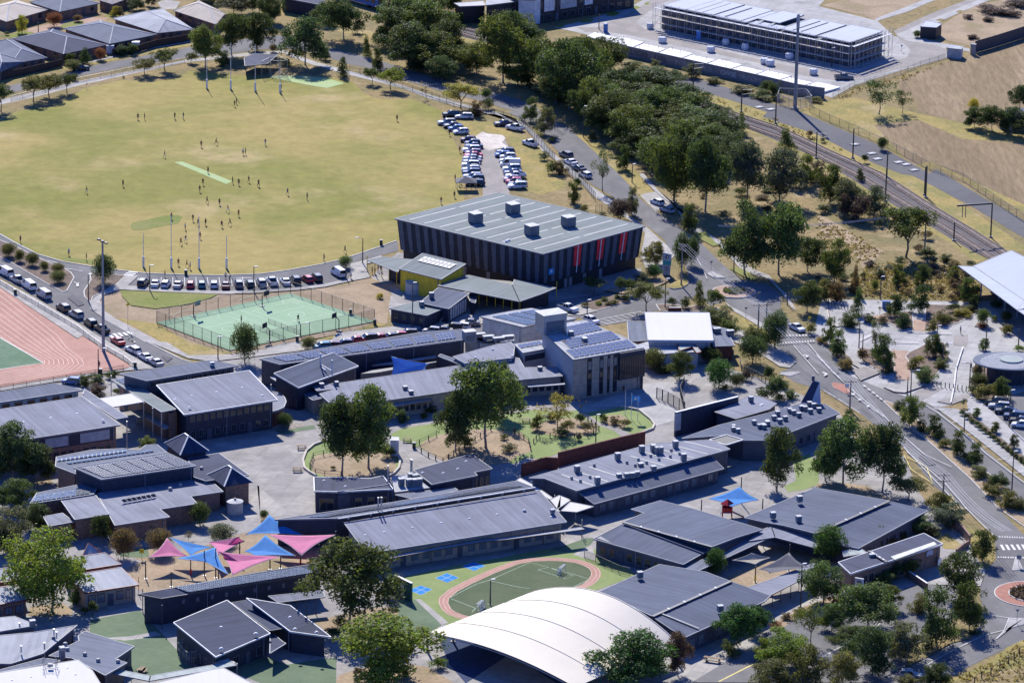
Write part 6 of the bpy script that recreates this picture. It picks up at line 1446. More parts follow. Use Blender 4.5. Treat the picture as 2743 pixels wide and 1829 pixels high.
solar(b10,D2('119 -1219 74 57 -36 58 -62 -57',9),8,4)
units(b10,[(8.2,-117.7,9)],(5.5,4,4.2),'metal',rz=.5,name='plant_tower')
units(b10,D2('154 -1248 -29 46 28 -42',9),(1,1,.8),'unit_grey')
q16=D2('24 -1228 65 45 -27 49 -57 -32',5.6)
b11=building('lift_lobby','small pale flat roofed box with louvre band and strip of five solar panels',q16)
roof(b11,q16,'roof_pale',.3)
walls(b11,q16,'wall_pale',.12)
wall_panel(b11,q16,0,.05,.95,3.6,4.8,'wall_navy',d=.12)
solar(b11,D2('19 -1198 49 31 -11 21 -46 -28',5.6),5,1)
# -- white roofed kindergarten
q17=D2('292 -1099 141 6 -2 205 -141 -6',5)
b12=building('kindergarten','building with big plain white roof beside street hedge',q17)
roof(b12,q17,'roof_white',.5,edge='roof_bluewhite')
walls(b12,q17,'wall_pale',.6)
q18=D2('251 -912 41 2 2 -141 -42 -10',3.4)
roof(b12,q18,'roof_slate',.2,name='low_roof')
walls(b12,q18,'wall_red_brick',.4,name='low_wall')
q19=D2('434 -1084 46 8 -9 77 1 42 -36 26',3.4)
roof(b12,q19,'roof_slate',.2,name='low_roof')
walls(b12,q19,'wall_red_brick',.4,name='low_wall')
q20=D2('254 -1102 39 43 72 -4 41 -61 -48 -11 -33 -10 -41 5',3.4)
roof(b12,q20,'roof_pale',.2,name='low_roof')
walls(b12,q20,'wall_pale',.4,name='low_wall')
roof(b12,D2('356 -1078 34 5 15 -67 -9 -9 -8 44 -29 -30',3.9),'roof_sage',.3,edge='trim_red',name='porch_roof')
units(b12,D2('445 -984 28 -14',3.4),(1.6,1,1),'unit_grey')
# -- diagonal classroom terrace
q21=D2('131 -2095 309 272 -27 47 -15 9 -113 -30 -247 -227 31 -1',5)
b13=building('classroom_terrace','long diagonal classroom terrace with dozen white coolers scattered over its ribbed roof',q21)
roof(b13,q21,'roof_lilac',.3)
walls(b13,q21,'wall_slate',.3)
q22=D3('165 -2120 32 261 229 32 -25 41 44 -267 -233 44')
roof(b13,q22,'roof_mid',.25,name='verandah_roof')
walls(b13,q22,'wall_slate',.9,name='front_wall')
windows(b13,q22,0,14,.9,2.4,d=.9,frac=.6,pane='pane_pale')
roof_strip(b13,(10.2,-200,5),(16.4,-206.2,5),.5)
roof_strip(b13,(13,-197.6,5),(19.3,-203.7,5),.5)
roof_strip(b13,(15.7,-195.1,5),(22.2,-201.1,5),.5)
roof_strip(b13,(23.9,-187.8,5),(30.8,-193.4,5),.5)
roof_strip(b13,(26.7,-185.3,5),(33.7,-190.8,5),.5)
roof_strip(b13,(29.4,-182.9,5),(36.6,-188.3,5),.5)
roof_strip(b13,(32.1,-180.4,5),(39.5,-185.7,5),.5)
roof_strip(b13,(34.9,-178,5),(42.4,-183.2,5),.5)
vents(b13,D2('122 -2026 18 28 18 -19 -19 -25 93 117 23 20 25 24 -9 -42 25 22 23 19 3 38 16 -20 -171 -82 81 5',5),.3,.55,'unit_grey',name='exhaust_cowl')
units(b13,D2('172 -2050 173 152 -212 -87 81 83 49 48 23 8 8 -13 6 0 31 40',5),(1,.95,1.35),'unit_grey')
units(b13,D2('215 -2006 15 4 11 4 10 8 8 51 25 -16',4.5),(1,.9,1.1),'unit_grey')
q23=D2('551 -1716 -31 -35 -52 -2 -30 30 -93 -27 79 90 106 87 66 65 53 -1 26 -57',4.6)
b14=building('east_classrooms','grey roofed classrooms beside main road with white coolers in two rows on ridge',q23)
roof(b14,q23,'roof_mid',.3)
walls(b14,q23,'wall_slate',.5)
windows(b14,q23,0,3,.9,2.3,d=.5)
windows(b14,q23,9,7,.9,2.3,d=.5,frac=.5)
units(b14,D2('515 -1676 8 22 15 37 11 -21 12 19 19 41 10 -17 8 48 7 -4 10 -17 9 37 9 -29 -17 40 19 -10 -62 -37 -26 -20',4.6),(.9,.8,.8),'unit_grey')
units(b14,D2('452 -1694 9 -10 45 31 8 4 -18 21 27 2 -70 -34',4.6),(.8,.8,.75),'unit_grey')
painted_opening(b14,D2('401 -1760 32 -32 36 36 -32 30',4.66))
q24=D2('461 -1600 71 67 18 41 -27 41 -24 14 -80 -119',4)
b15=building('staff_room','low pale grey hipped roof beside visitor turning circle',q24)
roof(b15,q24,'roof_lilac',.3,edge='trim_dark')
walls(b15,q24,'wall_navy',.3)
units(b15,[(49.7,-148.3,4)],(.9,.9,1.1),'unit_dark')
vents(b15,[(51.9,-150.4,4)],.4,.2)
navy_blade([(33.7,-160.1)],[(43.1,-152.1)],(34.1,-145.2,0))
blue_fin(D3('620 -1501 44 21 2 44 -4 6 89 -38 -5 44 21 3 44 4 12 89'),'slanted blue light tower wedge rising over end of east classrooms')
# -- walls and covered ways by the terrace
brick_wall('red brick screen wall bent round yard behind terrace',D2('97 -1807 126 105 51 39'),3)
brick_wall('short red brick screen wall at end of terrace',D2('24 -1873 47 47 26 -2'),2.6)
b16=building('covered_way','cream folded walkway roofs joining long classrooms and terrace',D2('21 -1880 140 -169'))
roof(b16,D2('8 -2007 13 31 31 -48 32 -65 -4 -13 -33 64',3.3),'roof_white',.12)
roof(b16,D2('80 -2102 21 31 18 -32 -27 -57 7 -13',3.3),'roof_white',.12)
roof(b16,D2('101 -2166 30 -5 33 34 -33 18 -12 6',3.3),'roof_white',.12)
posts(b16,D2('130 -2129 11 -83 -52 141'),3.2,.14,'metal')
# -- art block and long classroom building
q25=D2('-378 -2109 46 -1 106 23 -22 77 -26 -19 -109 4',4.4)
b17=building('art_block','navy roofed block in two wings with flat plant deck between them',q25)
roof(b17,q25,'roof_navy',.3,edge='trim_white')
walls(b17,q25,'wall_navy',.25)
windows(b17,q25,0,1,.4,2.9,d=.25)
windows(b17,q25,1,4,.4,2.9,d=.25,frac=.55)
q26=D3('-327 -2108 37 101 39 37 -4 8 45 -103 -51 45')
roof(b17,q26,'roof_navy',.2,name='low_roof')
walls(b17,q26,'wall_slate',.2,name='low_wall')
q27=D2('-222 -2084 69 32 -37 80 -41 -18',3.6)
roof(b17,q27,'roof_pale',.3,name='plant_deck')
walls(b17,q27,'wall_slate',.2,name='deck_wall')
units(b17,D2('-211 -2045 15 -3 12 1 8 4 -17 29 8 -6',3.6),(1.1,1,1.5),'unit_grey')
flues(b17,D3('-237 -2053 44 43 66 36 2 -4 36'),3.4)
q28=D2('-151 -2056 88 59 -6 19 35 24 -39 80 -11 1 -105 -100',4.4)
roof(b17,q28,'roof_navy',.3,name='roof')
walls(b17,q28,'wall_navy',.3)
windows(b17,q28,2,3,.4,3,d=.3)
vents(b17,D2('-362 -2046 43 -32 148 91 41 0 28 27 16 47',4.4),.28,.15)
q29=D2('-222 -2090 51 -34 71 69 -8 16',3.3)
roof(b17,q29,'roof_slate',.2,name='low_roof')
walls(b17,q29,'wall_slate',.3,name='low_wall')
q30=D3('-265 -2447 40 376 198 40 -52 134 56 -371 -208 56')
b18=building('long_classrooms','long lilac grey roofed classroom building with pipe along its ridge beside small running track',q30)
roof(b18,q30,'roof_lilac',.3)
walls(b18,q30,'wall_beige',.8)
q31=D3('-327 -2309 60 376 200 60 -33 49 56 -30 -18 56 -205 -120 56 -123 -64 56 -102 -44 54')
roof(b18,q31,'roof_mid',.3,name='back_roof')
walls(b18,q31,'wall_navy',.2,name='back_wall')
solar(b18,D3('-346 -2303 59 375 201 59 -22 24 57 -390 -222 56'),44,3,'solar_dark')
roof_pipe(b18,(-32.3,-232.2,6.3),(5.1,-211.9,6.3))
flues(b18,D2('-249 -2268 6 2',5.7),3)
vents(b18,D3('-283 -2326 48 48 -24 48 -35 -19 48 88 48 48 54 29 48 53 28 48 53 27 48 103 6 43 -51 17 50'),.28,.15)
units(b18,[(8.4,-221.7,4.6)],(.8,.8,.75),'unit_grey')
roof(b18,D2('-224 -2444 89 53 89 50 45 15 146 66 -6 11 -140 -64 -45 -13 -89 -51 -91 -54',3),'roof_pale',.14,name='awning',edge='trim_dark')
windows(b18,q30,0,16,.8,2.4,d=.8,frac=.6,pane='pane_pale')
posts(b18,D2('-200 -2396 55 12 52 52 43 24 64 7 53 34 22 20 52 16'),2.9,.13,'metal_dark')
# -- two storey blocks beside the athletics track
q32=D3('-660 -1713 64 183 108 64 -67 156 76 -184 -111 76')
b19=building('east_teaching_block','two storey teaching block with wide lilac grey roof beside round tree and pyramid roofs',q32)
roof(b19,q32,'roof_lilac',.3,edge='trim_white')
walls(b19,q32,'wall_navy',.8)
windows(b19,q32,0,12,4.2,5.6,d=.8,frac=.7,frame='unit_dark')
windows(b19,q32,0,10,.8,2.4,d=.8,frac=.6)
q33=D3('-748 -1551 82 181 115 82 -58 15 88 -181 -106 88')
roof(b19,q33,'roof_slate',.3,name='upper_roof')
walls(b19,q33,'wall_slate',.4,name='upper_wall')
windows(b19,q33,0,14,6.6,7.7,d=.4,frac=.75,pane='glass')
vents(b19,D3('-700 -1558 70 48 -50 70 49 28 70 50 33 70 -131 -86 70 33 -49 70 97 210 70 45 -114 67'),.28,.12)
units(b19,[(-62.1,-144.9,8.5)],(.9,.9,.7),'trim_white')
posts(b19,D2('-673 -1649 61 28 116 124'),6.2,.2,'metal')
curved_canopy(b19,(-50,-151.9,3.6),D2('-496 -1466 14 -7 14 -29 5 -29 -3 -37 -12 -21 -13 -10 -13 21 -4 66',3.6))
b20=building('link_block','two storey open link with thin white columns, cream canopy and strip of solar panels',D2('-845 -1293 122 -211'))
roof(b20,D2('-827 -1488 120 -208 28 20 -120 203',6.3),'roof_green_grey',.25)
walls(b20,D2('-707 -1696 28 20 -120 203 -28 -15',6.3),'wall_brick',1.2)
solar(b20,D2('-819 -1489 42 -65 12 10 -36 67',6.3),6,3)
roof(b20,D2('-806 -1676 59 38 -31 54 -62 -38',6.5),'roof_white',.2,name='canopy')
roof(b20,D2('-792 -1663 45 31 47 -76 8 11 -60 109 -46 -25',3.2),'yard',.3,name='deck')
posts(b20,D2('-748 -1636 21 -31 20 -27 -65 -64 6 171 -64 129'),6.2,.2,'metal')
walls(b20,D2('-691 -1696 17 22 -12 22 -17 -16',5.9),'wall_brick',.3,name='brick_wall')
q34=D3('-1047 -1938 64 264 152 64 -89 140 76 -272 -159 76')
b21=building('west_teaching_block','two storey brick teaching block with pale ribbed roof and white panels above its lower windows',q34)
roof(b21,q34,'roof_lilac',.3)
walls(b21,q34,'wall_brick',.6)
wall_panel(b21,q34,0,.47,.64,3.6,5.6,'wall_pale',d=.6)
wall_panel(b21,q34,0,.73,.95,3.6,5.6,'wall_pale',d=.6)
windows(b21,q34,0,18,5.7,6.2,d=.6,frac=.8,t0=.3)
windows(b21,q34,0,12,.8,2.5,d=.6,t0=.3)
wall_panel(b21,q34,0,.3,.98,3.3,6.1,'wall_navy',d=.6,out=.02)
roof(b21,D3('-873 -1640 74 80 -116 66 22 14 66 -102 153 74'),'roof_lilac',.25,name='side_roof')
q35=D3('-1116 -1761 82 243 141 82 -62 21 88 -186 -118 88')
roof(b21,q35,'roof_slate',.3,name='upper_roof')
walls(b21,q35,'wall_mint',.4,name='upper_wall')
windows(b21,q35,0,9,6.7,7.6,d=.4,frac=.6)
vents(b21,D2('-917 -1696 43 -42 -50 -31 61 109 45 -115 -157 -24',7),.28,.12)
posts(b21,D2('-772 -1755 6 161'),6.2,.18,'metal')
# -- library with solar roof and pyramid lanterns
q36=D3('-789 -2134 68 176 92 68 -61 54 76 -173 -101 76')
b22=building('library','navy library with wide roof filled by six blocks of solar panels',q36)
roof(b22,q36,'roof_slate',.3)
walls(b22,q36,'wall_navy',.25)
solar(b22,D3('-784 -2126 68 26 13 68 -49 38 75 -25 -15 75'),5,6)
solar(b22,D3('-757 -2112 68 26 13 68 -49 40 75 -25 -15 75'),5,6)
solar(b22,D3('-729 -2098 68 25 14 68 -49 40 75 -25 -14 75'),5,6)
solar(b22,D3('-702 -2083 68 26 13 68 -50 42 75 -25 -15 75'),5,6)
solar(b22,D3('-675 -2069 68 26 13 68 -50 43 75 -25 -14 75'),5,6)
solar(b22,D3('-647 -2055 68 25 14 68 -50 44 75 -25 -15 75'),5,6)
q37=D2('-855 -2011 175 103 -23 47 -22 -4 -11 -33 -34 9 -11 -3 -47 -9 -67 -48 4 -57 49 -48',4.9)
roof(b22,q37,'roof_slate',.25,name='low_roof')
walls(b22,q37,'wall_brick',.5,name='low_wall')
solar(b22,D2('-890 -1980 131 66 -10 15 -122 -67',4.95),16,1,'pane_pale')
solar(b22,D2('-866 -1994 162 86 -20 3 -149 -80',4.95),19,1,'pane_pale')
roof(b22,D2('-617 -2045 25 -22 82 39 -67 130 -59 -36',4.6),'roof_navy',.25,name='flat_roof')
walls(b22,D2('-636 -1934 19 -111 25 -22 82 39 -67 130',4.6),'wall_brick',.4,name='flat_wall')
q38=D2('-688 -1871 37 -73 55 30 -37 71',5.6)
hip_roof(b22,q38,5.6,8.2,'roof_navy')
walls(b22,q38,'wall_navy',.5,name='lantern_wall')
q39=D2('-592 -2030 38 -68 54 30 -38 73',4.6)
hip_roof(b22,q39,4.6,7,'roof_navy')
walls(b22,q39,'wall_brick',.6,name='lantern_wall')
vents(b22,D3('-605 -1997 46 -35 -88 41 -18 -24 41 66 50 41'),.4,.5,'unit_grey')
q40=D2('-747 -2318 100 54 -22 43 69 37 -16 41 61 32 -40 91 -23 -8 -50 -39 -130 -68',4)
roof(b22,q40,'roof_lilac',.25,name='front_roof')
walls(b22,q40,'wall_brick',.5,name='front_wall')
solar(b22,D3('-742 -2190 41 62 39 41 -8 -6 49 -60 -36 49'),7,1,'solar_dark')
q41=D2('-825 -2298 62 35 -39 120 -61 -44',4.3)
roof(b22,q41,'roof_lilac',.25,name='front_roof')
walls(b22,q41,'wall_brick',.4,name='front_wall')
q42=D2('-919 -2219 116 63 4 36 -33 22 -80 -57',4.5)
roof(b22,q42,'roof_slate',.25,name='side_roof')
walls(b22,q42,'wall_brick',.4,name='side_wall')
solar(b22,D2('-915 -2212 104 56 -24 28 -77 -47',4.5),12,3,'pane_pale')
q43=D2('-873 -2313 45 28 -27 49 -34 -23',3.4)
roof(b22,q43,'roof_lilac',.25,name='front_roof')
walls(b22,q43,'wall_brick',.4,name='front_wall')
water_tank(-53.12,-212.34,1.55,2.3,'cream round water tank at corner of library')
# -- brick classrooms at the left edge
q44=D3('-772 -2670 34 96 49 34 -39 63 44 -95 -51 44')
b23=building('brick_classrooms','brick classrooms with pale grey stepped roofs behind big bright gum tree',q44)
roof(b23,q44,'roof_pale',.25,edge='trim_red')
walls(b23,q44,'wall_beige',.5)
windows(b23,q44,0,5,.9,2.6,d=.5,frac=.75,frame='trim_red',pane='pane_pale')
q45=D3('-794 -2588 46 79 42 46 -33 32 56 -76 -38 56')
roof(b23,q45,'roof_pale',.25,name='upper_roof',edge='trim_red')
walls(b23,q45,'wall_beige',.4,name='upper_wall')
roof(b23,D3('-790 -2519 50 36 16 50 -27 12 66'),'roof_pale',.2,name='gable_roof',edge='trim_red')
q46=D3('-975 -2770 34 107 62 34 -28 48 44 -87 -42 44')
roof(b23,q46,'roof_pale',.25,name='lower_roof',edge='trim_red')
walls(b23,q46,'wall_brick',.5,name='lower_wall')
windows(b23,q46,0,5,.9,2.4,d=.5,frac=.7,frame='trim_red',pane='pane_pale')
q47=D3('-985 -2687 46 106 56 46 -30 33 56 -81 -43 56')
roof(b23,q47,'roof_pale',.25,name='upper_roof',edge='trim_red')
walls(b23,q47,'wall_brick',.4,name='upper_wall')
posts(b23,D2('-681 -2576 -12 8'),3.2,.1,'trim_red')
# -- navy wing and gabled block
q48=D3('-626 -2739 52 262 139 52 24 14 52 -14 30 58 -112 -58 58 -143 -86 58 -60 -34 58')
b24=building('solar_wing','long navy wing with four lines of solar panels beside pink and blue sails',q48)
roof(b24,q48,'roof_navy',.3,ew=.15,edge='trim_dark')
walls(b24,q48,'wall_navy',.4)
solar(b24,D3('-578 -2712 54 226 118 54 -10 31 58 -245 -135 58'),32,4,'pane_pale')
vents(b24,[],.3,.3)
windows(b24,q48,0,9,3.4,4.2,d=.4,frac=.2,t0=.1,pane='pane_pale')
roof(b24,D3('-417 -2695 32 84 34 32 -5 22 36 -98 -34 36'),'roof_lilac',.2,name='awning')
posts(b24,D2('-366 -2675 17 7 -34 -10'),3,.14,'trim_dark')
posts(b24,D2('-665 -2674 42 -83 -21 39'),4.6,.16,'trim_dark')
b25=building('gabled_block','dark navy gabled block of two sloping roofs with ribbed valley between and white skylight domes',D3('-510 -2998 42 89 120 42 -85 126 56 -88 -118 56'))
q49=D3('-594 -2870 56 84 -128 42 89 120 42 -85 126 56')
roof(b25,q49,'roof_navy',.3,edge='trim_white')
walls(b25,q49,'wall_navy',.5)
q50=D3('-472 -2739 56 86 -127 42 74 -24 42 -79 118 56')
roof(b25,q50,'roof_navy',.3,edge='trim_white',name='second_roof')
walls(b25,q50,'wall_navy',.5,name='second_wall')
roof(b25,D2('-423 -2860 24 13 -70 142 -31 -16',4),'roof_navy',.2,ew=.1,name='valley_roof',edge='trim_dark')
roof(b25,D2('-418 -2946 26 51 -6 8 -25 51',3),'roof_navy',.2,name='porch_roof')
windows(b25,q49,1,4,.6,2.4,d=.5,frac=.5)
windows(b25,q49,0,6,.6,2.4,d=.5,frac=.4)
vents(b25,D2('-514 -2768 -57 -76 62 -26 63 -28 -56 -76 57 233 39 -15 17 -57 12 -58 39 -14 -107 -13',4.9),.3,.15)
cage(D2('-584 -2894 19 -45 23 9 -19 48'),'wire cage of air conditioning plant against gabled block')
# -- pale roofed buildings at the lower left
q51=D3('-952 -3049 42 87 -1 42 51 52 42 48 132 46 -73 -56 52 -123 -39 52')
b26=building('pale_hall','pale grey hall roofs with folded skillion and thin flues at lower left corner',q51)
roof(b26,q51,'roof_pale',.3)
walls(b26,q51,'wall_slate',.3)
q52=D2('-965 -2939 68 14 61 34 -44 42 -92 -30',5.4)
roof(b26,q52,'roof_pale',.3,name='upper_roof')
walls(b26,q52,'wall_slate',.3,name='upper_wall')
flues(b26,D2('-802 -2923 6 -14 -55 -71 39 17 -54 95',4.7),1.1)
units(b26,[(-84.3,-289.4,5.2)],(1,.9,1.2),'unit_dark')
vents(b26,D2('-843 -2956 41 24',4.7),.3,.2,'unit_dark')
q53=D2('-697 -3084 33 62 -22 16 28 64 -94 70 -10 -23 4 -25 -46 -76 42 -9 40 -48',3.7)
b27=building('hall_annex','slate grey annex roof with row of round vents beside green turf yard',q53)
roof(b27,q53,'roof_slate',.3)
walls(b27,q53,'wall_slate',.4)
windows(b27,q53,2,3,.8,2.4,d=.4)
vents(b27,D2('-774 -2967 33 -23 26 -28 35 -3 -100 78',3.7),.4,.55,'unit_grey')
units(b27,[(-77.9,-301,3.7)],(.9,1,2.2),'unit_grey')
q54=D2('-931 -3220 246 33 -35 108 -29 49 -129 -68 -64 -29',4.4)
b28=building('white_roof_block','flat white roof with aerial frame in lower left corner',q54)
roof(b28,q54,'roof_white',.3)
walls(b28,q54,'wall_brick',.3)
aerial_frame(b28,(-79.3,-307.7,4.4))
vents(b28,D2('-854 -3133 31 17 59 46 17 -31',4.4),.28,.12)
roof(b28,D2('-942 -3128 131 113 34 -11 -102 -61 -64 -35',4),'roof_slate',.2,name='low_roof')
b29=building('covered_path','bent pale green covered path on thin posts along bottom of turf yard',D2('-696 -2978 219 52'))
roof(b29,D2('-689 -3053 69 -33 0 24 -56 26',2.9),'roof_sage',.14)
roof(b29,D2('-620 -3086 148 84 -8 17 -140 -77',2.9),'roof_sage',.14)
roof(b29,D2('-512 -2995 29 7 11 -14 -18 30 -17 -13',2.9),'roof_sage',.14)
posts(b29,D2('-689 -3039 36 -25 32 -13 48 28 56 32 44 26'),2.8,.12,'metal')
q55=D2('-630 -3184 223 21 -36 61 -51 67 -17 -7 -92 -68',3.6)
b30=building('cream_roof_block','cream flat roofed block at bottom edge below covered path',q55)
roof(b30,q55,'roof_white',.3)
walls(b30,q55,'wall_pale',.4)
# -- dark ribbed classrooms at the lower right
b31=building('ribbed_classrooms','dark ribbed double roof with black box gutter between its halves and windows facing running track',D3('328 -2462 36 56 90 36 1 5 37 -164 98 48 -60 -61 36'))
roof(b31,D3('161 -2330 36 167 -132 36 56 90 36 1 5 37 -164 98 48'),'roof_mid',.25)
q56=D3('161 -2330 36 167 -132 36 57 95 37 -164 98 48')
walls(b31,q56,'wall_slate',.4)
windows(b31,q56,0,9,.8,2.5,d=.4,frac=.6)
q57=D3('219 -2268 49 165 -129 49 45 64 44 56 69 38 -128 111 38 -63 44 38 -58 -65 42 24 -32 46')
roof(b31,q57,'roof_mid',.25,name='back_roof')
walls(b31,q57,'wall_slate',.5,name='back_wall')
box_gutter(b31,(21.9,-227.6,5),(38.4,-240.4,5))
roof(b31,D2('319 -2461 36 -19 142 191 3 45 7 17 -4 3 -16 -17 -78 -136',3),'roof_slate',.2,name='covered_way')
posts(b31,D2('357 -2447 64 89 67 97'),2.9,.14,'trim_dark')
q58=D3('263 -2766 46 149 190 46 -44 56 43 -85 50 38 -135 -180 38 72 -49 43')
b32=building('south_classrooms','dark ribbed roof split by black box gutter, partly under white canopy',q58)
roof(b32,q58,'roof_mid',.25)
walls(b32,D3('263 -2766 46 149 190 46 -129 106 38 -135 -180 38'),'wall_slate',.4)
roof(b32,D3('321 -2841 36 150 190 36 12 30 36 -70 41 47 -150 -191 47 35 -47 40'),'roof_mid',.25,name='front_roof')
q59=D3('321 -2841 36 150 190 36 -58 71 47 -150 -191 47')
walls(b32,q59,'wall_slate',.4,name='front_wall')
windows(b32,q59,0,8,.8,2.4,d=.4,frac=.5,pane='pane_pale')
box_gutter(b32,(26.3,-277.4,4.8),(41.2,-258.3,4.8))
units(b32,D2('245 -2556 142 -169',4.2),(1,.9,1.2),'unit_grey')
roof_strip(b32,(28.1,-275.7,4.8),(34.6,-280.4,3.9),.4)
roof(b32,D2('469 -2635 17 36 83 117 6 58 -89 -97 -56 -56',3),'roof_lilac',.18,name='covered_way')
posts(b32,D2('490 -2582 16 22 20 27 17 28 19 34 10 18'),2.9,.13,'trim_dark')
q60=D3('585 -2304 46 122 154 46 32 49 44 -139 89 37 -147 -181 36 35 -22 36 39 -30 40')
b33=building('east_ribbed_classrooms','wide dark ribbed roof next to roadside gums with two white roof boxes near its edge',q60)
roof(b33,q60,'roof_mid',.25)
walls(b33,q60,'wall_slate',.5)
q61=D3('662 -2358 37 148 221 37 0 4 37 -71 26 45 -32 -47 46 -122 -155 47 32 -25 40 18 -12 38')
roof(b33,q61,'roof_mid',.25,name='front_roof')
walls(b33,q61,'wall_slate',.5,name='front_wall')
windows(b33,q61,0,10,.8,2.4,d=.5,frac=.5)
box_gutter(b33,(58.5,-231.1,4.8),(73.8,-211.6,4.8))
units(b33,D3('564 -2112 42 -56 -90 39 48 -24 41'),(1,.9,1.2),'unit_grey')
roof(b33,D2('508 -2290 74 -56 12 49 -90 64',3.2),'roof_lilac',.2,name='covered_way')
roof(b33,D2('458 -2314 50 24 -4 57 -31 -34',3.2),'roof_lilac',.2,name='covered_way')
q62=D2('637 -2513 186 173 -31 58 -174 -171',4.3)
b34=building('front_office','brick front office with long navy roof, pale skylight strip and signs on its end wall',q62)
roof(b34,q62,'roof_dark',.35,edge='trim_white')
walls(b34,q62,'wall_brick',.35)
skylight_strip(b34,D2('725 -2437 86 89 -4 15 -89 -88',4.36))
box_gutter(b34,(67.9,-239.5,4.5),(70.9,-245.5,4.5))
windows(b34,q62,0,9,.6,2.8,d=.35,frac=.6,t0=.12,t1=.75)
office_signs(b34,q62)
units(b34,[(68.4,-241.9,4.3)],(1.2,.8,.5),'unit_grey')
low_brick_wall('low brick wall topped with pale capping running out from front office',D2('754 -2413 30 -67'),1.4)
roof(b34,D2('632 -2397 46 24 -13 27 -33 -20',3.4),'roof_sage',.2,name='link_roof')
# -- white canopy, shade sails, playground
vault_canopy(D3('-141 -2846 36 261 -247 36 185 217 38 -265 238 38'),'huge cream vaulted fabric canopy over sports court in foreground')
sail('pink shade sail at left end with one high peak',D3('-641 -2404 48 -30 -64 31 73 9 31'),'sail_pink',group='pink and blue shade sails over play court')
sail('blue shade sail pinned to peak of leftmost pink sail',D3('-639 -2392 45 82 -14 32 -36 -47 31'),'sail_blue',group='pink and blue shade sails over play court')
sail('blue shade sail with long lower tip in front of tall post',D3('-620 -2467 30 72 20 47 33 -106 31 -52 70 32'),'sail_blue',group='pink and blue shade sails over play court')
sail('small pink shade sail at back of group',D3('-566 -2379 32 59 1 44 10 12 31 -45 -85 32'),'sail_pink',group='pink and blue shade sails over play court')
sail('largest pink shade sail in front row',D3('-542 -2463 44 116 16 31 -83 -106 30 -22 87 33'),'sail_pink',group='pink and blue shade sails over play court')
sail('blue shade sail with high peak in middle of group',D3('-495 -2425 31 37 48 48 61 -65 31 -78 -6 31'),'sail_blue',group='pink and blue shade sails over play court')
sail('blue shade sail at back with highest peak',D3('-500 -2332 31 43 63 50 70 -64 33 -70 9 32'),'sail_blue',group='pink and blue shade sails over play court')
sail('pink shade sail at right end stretched wide',D3('-454 -2343 37 127 -6 41 -60 -88 30'),'sail_pink',group='pink and blue shade sails over play court')
sail('pale blue shade sail inside courtyard',D3('-255 -1297 65 81 19 44 -6 -16 36 -73 -38 32'),'sail_sky')
sail('bright blue shade sail over playground tower',D3('388 -2070 30 63 36 44 37 -37 30 -56 -44 30'),'sail_blue')
sail('cream shade sail on orange sleeved post',D3('420 -2456 44 37 14 54 34 -7 48 -29 -22 42'),'sail_cream')
sail('grey shade sail with high peak in front of covered walkway',D3('467 -2487 38 60 56 52 35 -33 36 -75 -37 36'),'sail_grey')
sail_post(-62.35,-253.71,3,'leaning dark post under leftmost pink sail')
sail_post(-67.42,-249.7,3.6,'dark post at left edge of sail court')
sail_post(-53.84,-249.66,3.4,'post under long lower tip of blue sail')
sail_post(-59.18,-247.56,3,'red sleeved post under left sails',top='plastic_red')
sail_post(-38.96,-241.29,2.9,'orange sleeved post under right pink sail',top='plastic_red')
sail_post(-56.63,-247.42,5,'tall post between two left blue sails')
sail_post(-54.44,-248.5,5.9,'tallest post in middle of sail court')
sail_post(-42.65,-242.71,3.2,'post under middle blue sail')
sail_post(-44.59,-243.42,3,'slanting post at front of sail court')
sail_post(-32.63,-235.11,4.9,'post at far right tip of wide pink sail')
sail_post(-50.51,-239.8,4.2,'post near back pink sail')
sail_post(45.55,-200.54,5.4,'post at back peak of bright blue sail')
sail_post(37.55,-207.57,3,'left post of bright blue sail')
sail_post(49.55,-206.22,3,'right post of bright blue sail')
sail_post(46.4,-245.28,3.2,'orange sleeved post under cream sail',top='plastic_yellow')
sail_post(53.04,-238.87,5.4,'post at peak of grey sail')
play_tower((42.5,-209.6),'red and blue playground tower under bright blue sail')
rebound_wall(D2('-176 -2592 -32 42'),'dark green rebound wall with pale yellow panel beside small track')
soccer_goal(10.37,-242.47,2.75,'white netted soccer goal at far end of small pitch')
soccer_goal(-5.11,-262.29,-.4,'white netted soccer goal near canopy')
picnic_table(-42.12,-172.65,.15,'picnic table with white ends above round lawn',L=2)
picnic_table(-42.32,-186.55,.12,'lower picnic table on paved yard left of round lawn',L=2)
picnic_table(-20.95,-166.77,.1,'picnic table on lawn between two big gums',L=2)
picnic_table(-64.24,-297.28,1.3,'pale picnic table on dark turf',L=2)
picnic_table(37,-286.77,-.35,'long bench table on forecourt near canopy',L=3.4)
picnic_table(3.22,-152.67,.1,'dark picnic table on lawn by garden bed',L=2)
shed_box(D2('-241 -1761 17 1 -1 21 -17 -1'),3.3,'white shed box on path beside big gum')
ring_wall(D2('-376 -1674 -22 -30 -13 -40 -4 -56 5 -48 12 -26 14 -21'),'low curved concrete seat wall round ring lawn')
ring_wall(D2('-224 -1767 4 -28 -1 -41 -9 -35 -10 -18'),'low curved pale wall with red face at right of ring lawn')
ring_wall(D2('230 -1415 37 -21 23 -60 7 -33 -4 -29 -34 -42'),'low curved stone seat wall round flagpole lawn')
# -- flagpoles, signs and bins
flagpole(23.76,-146.63,5.3,'','white flagpole without flag, leftmost of three')
flagpole(24.98,-149.13,5.4,'panel_blue','white flagpole with blue flag in middle of three')
flagpole(26.3,-150.16,5.2,'','white flagpole without flag, rightmost of three')
pylon_sign((35.1,-43.2),'tall white pylon sign with teal band and round emblem beside street corner')
school_sign((65.3,-252.6),'white and pink sign blade in front of brick office')
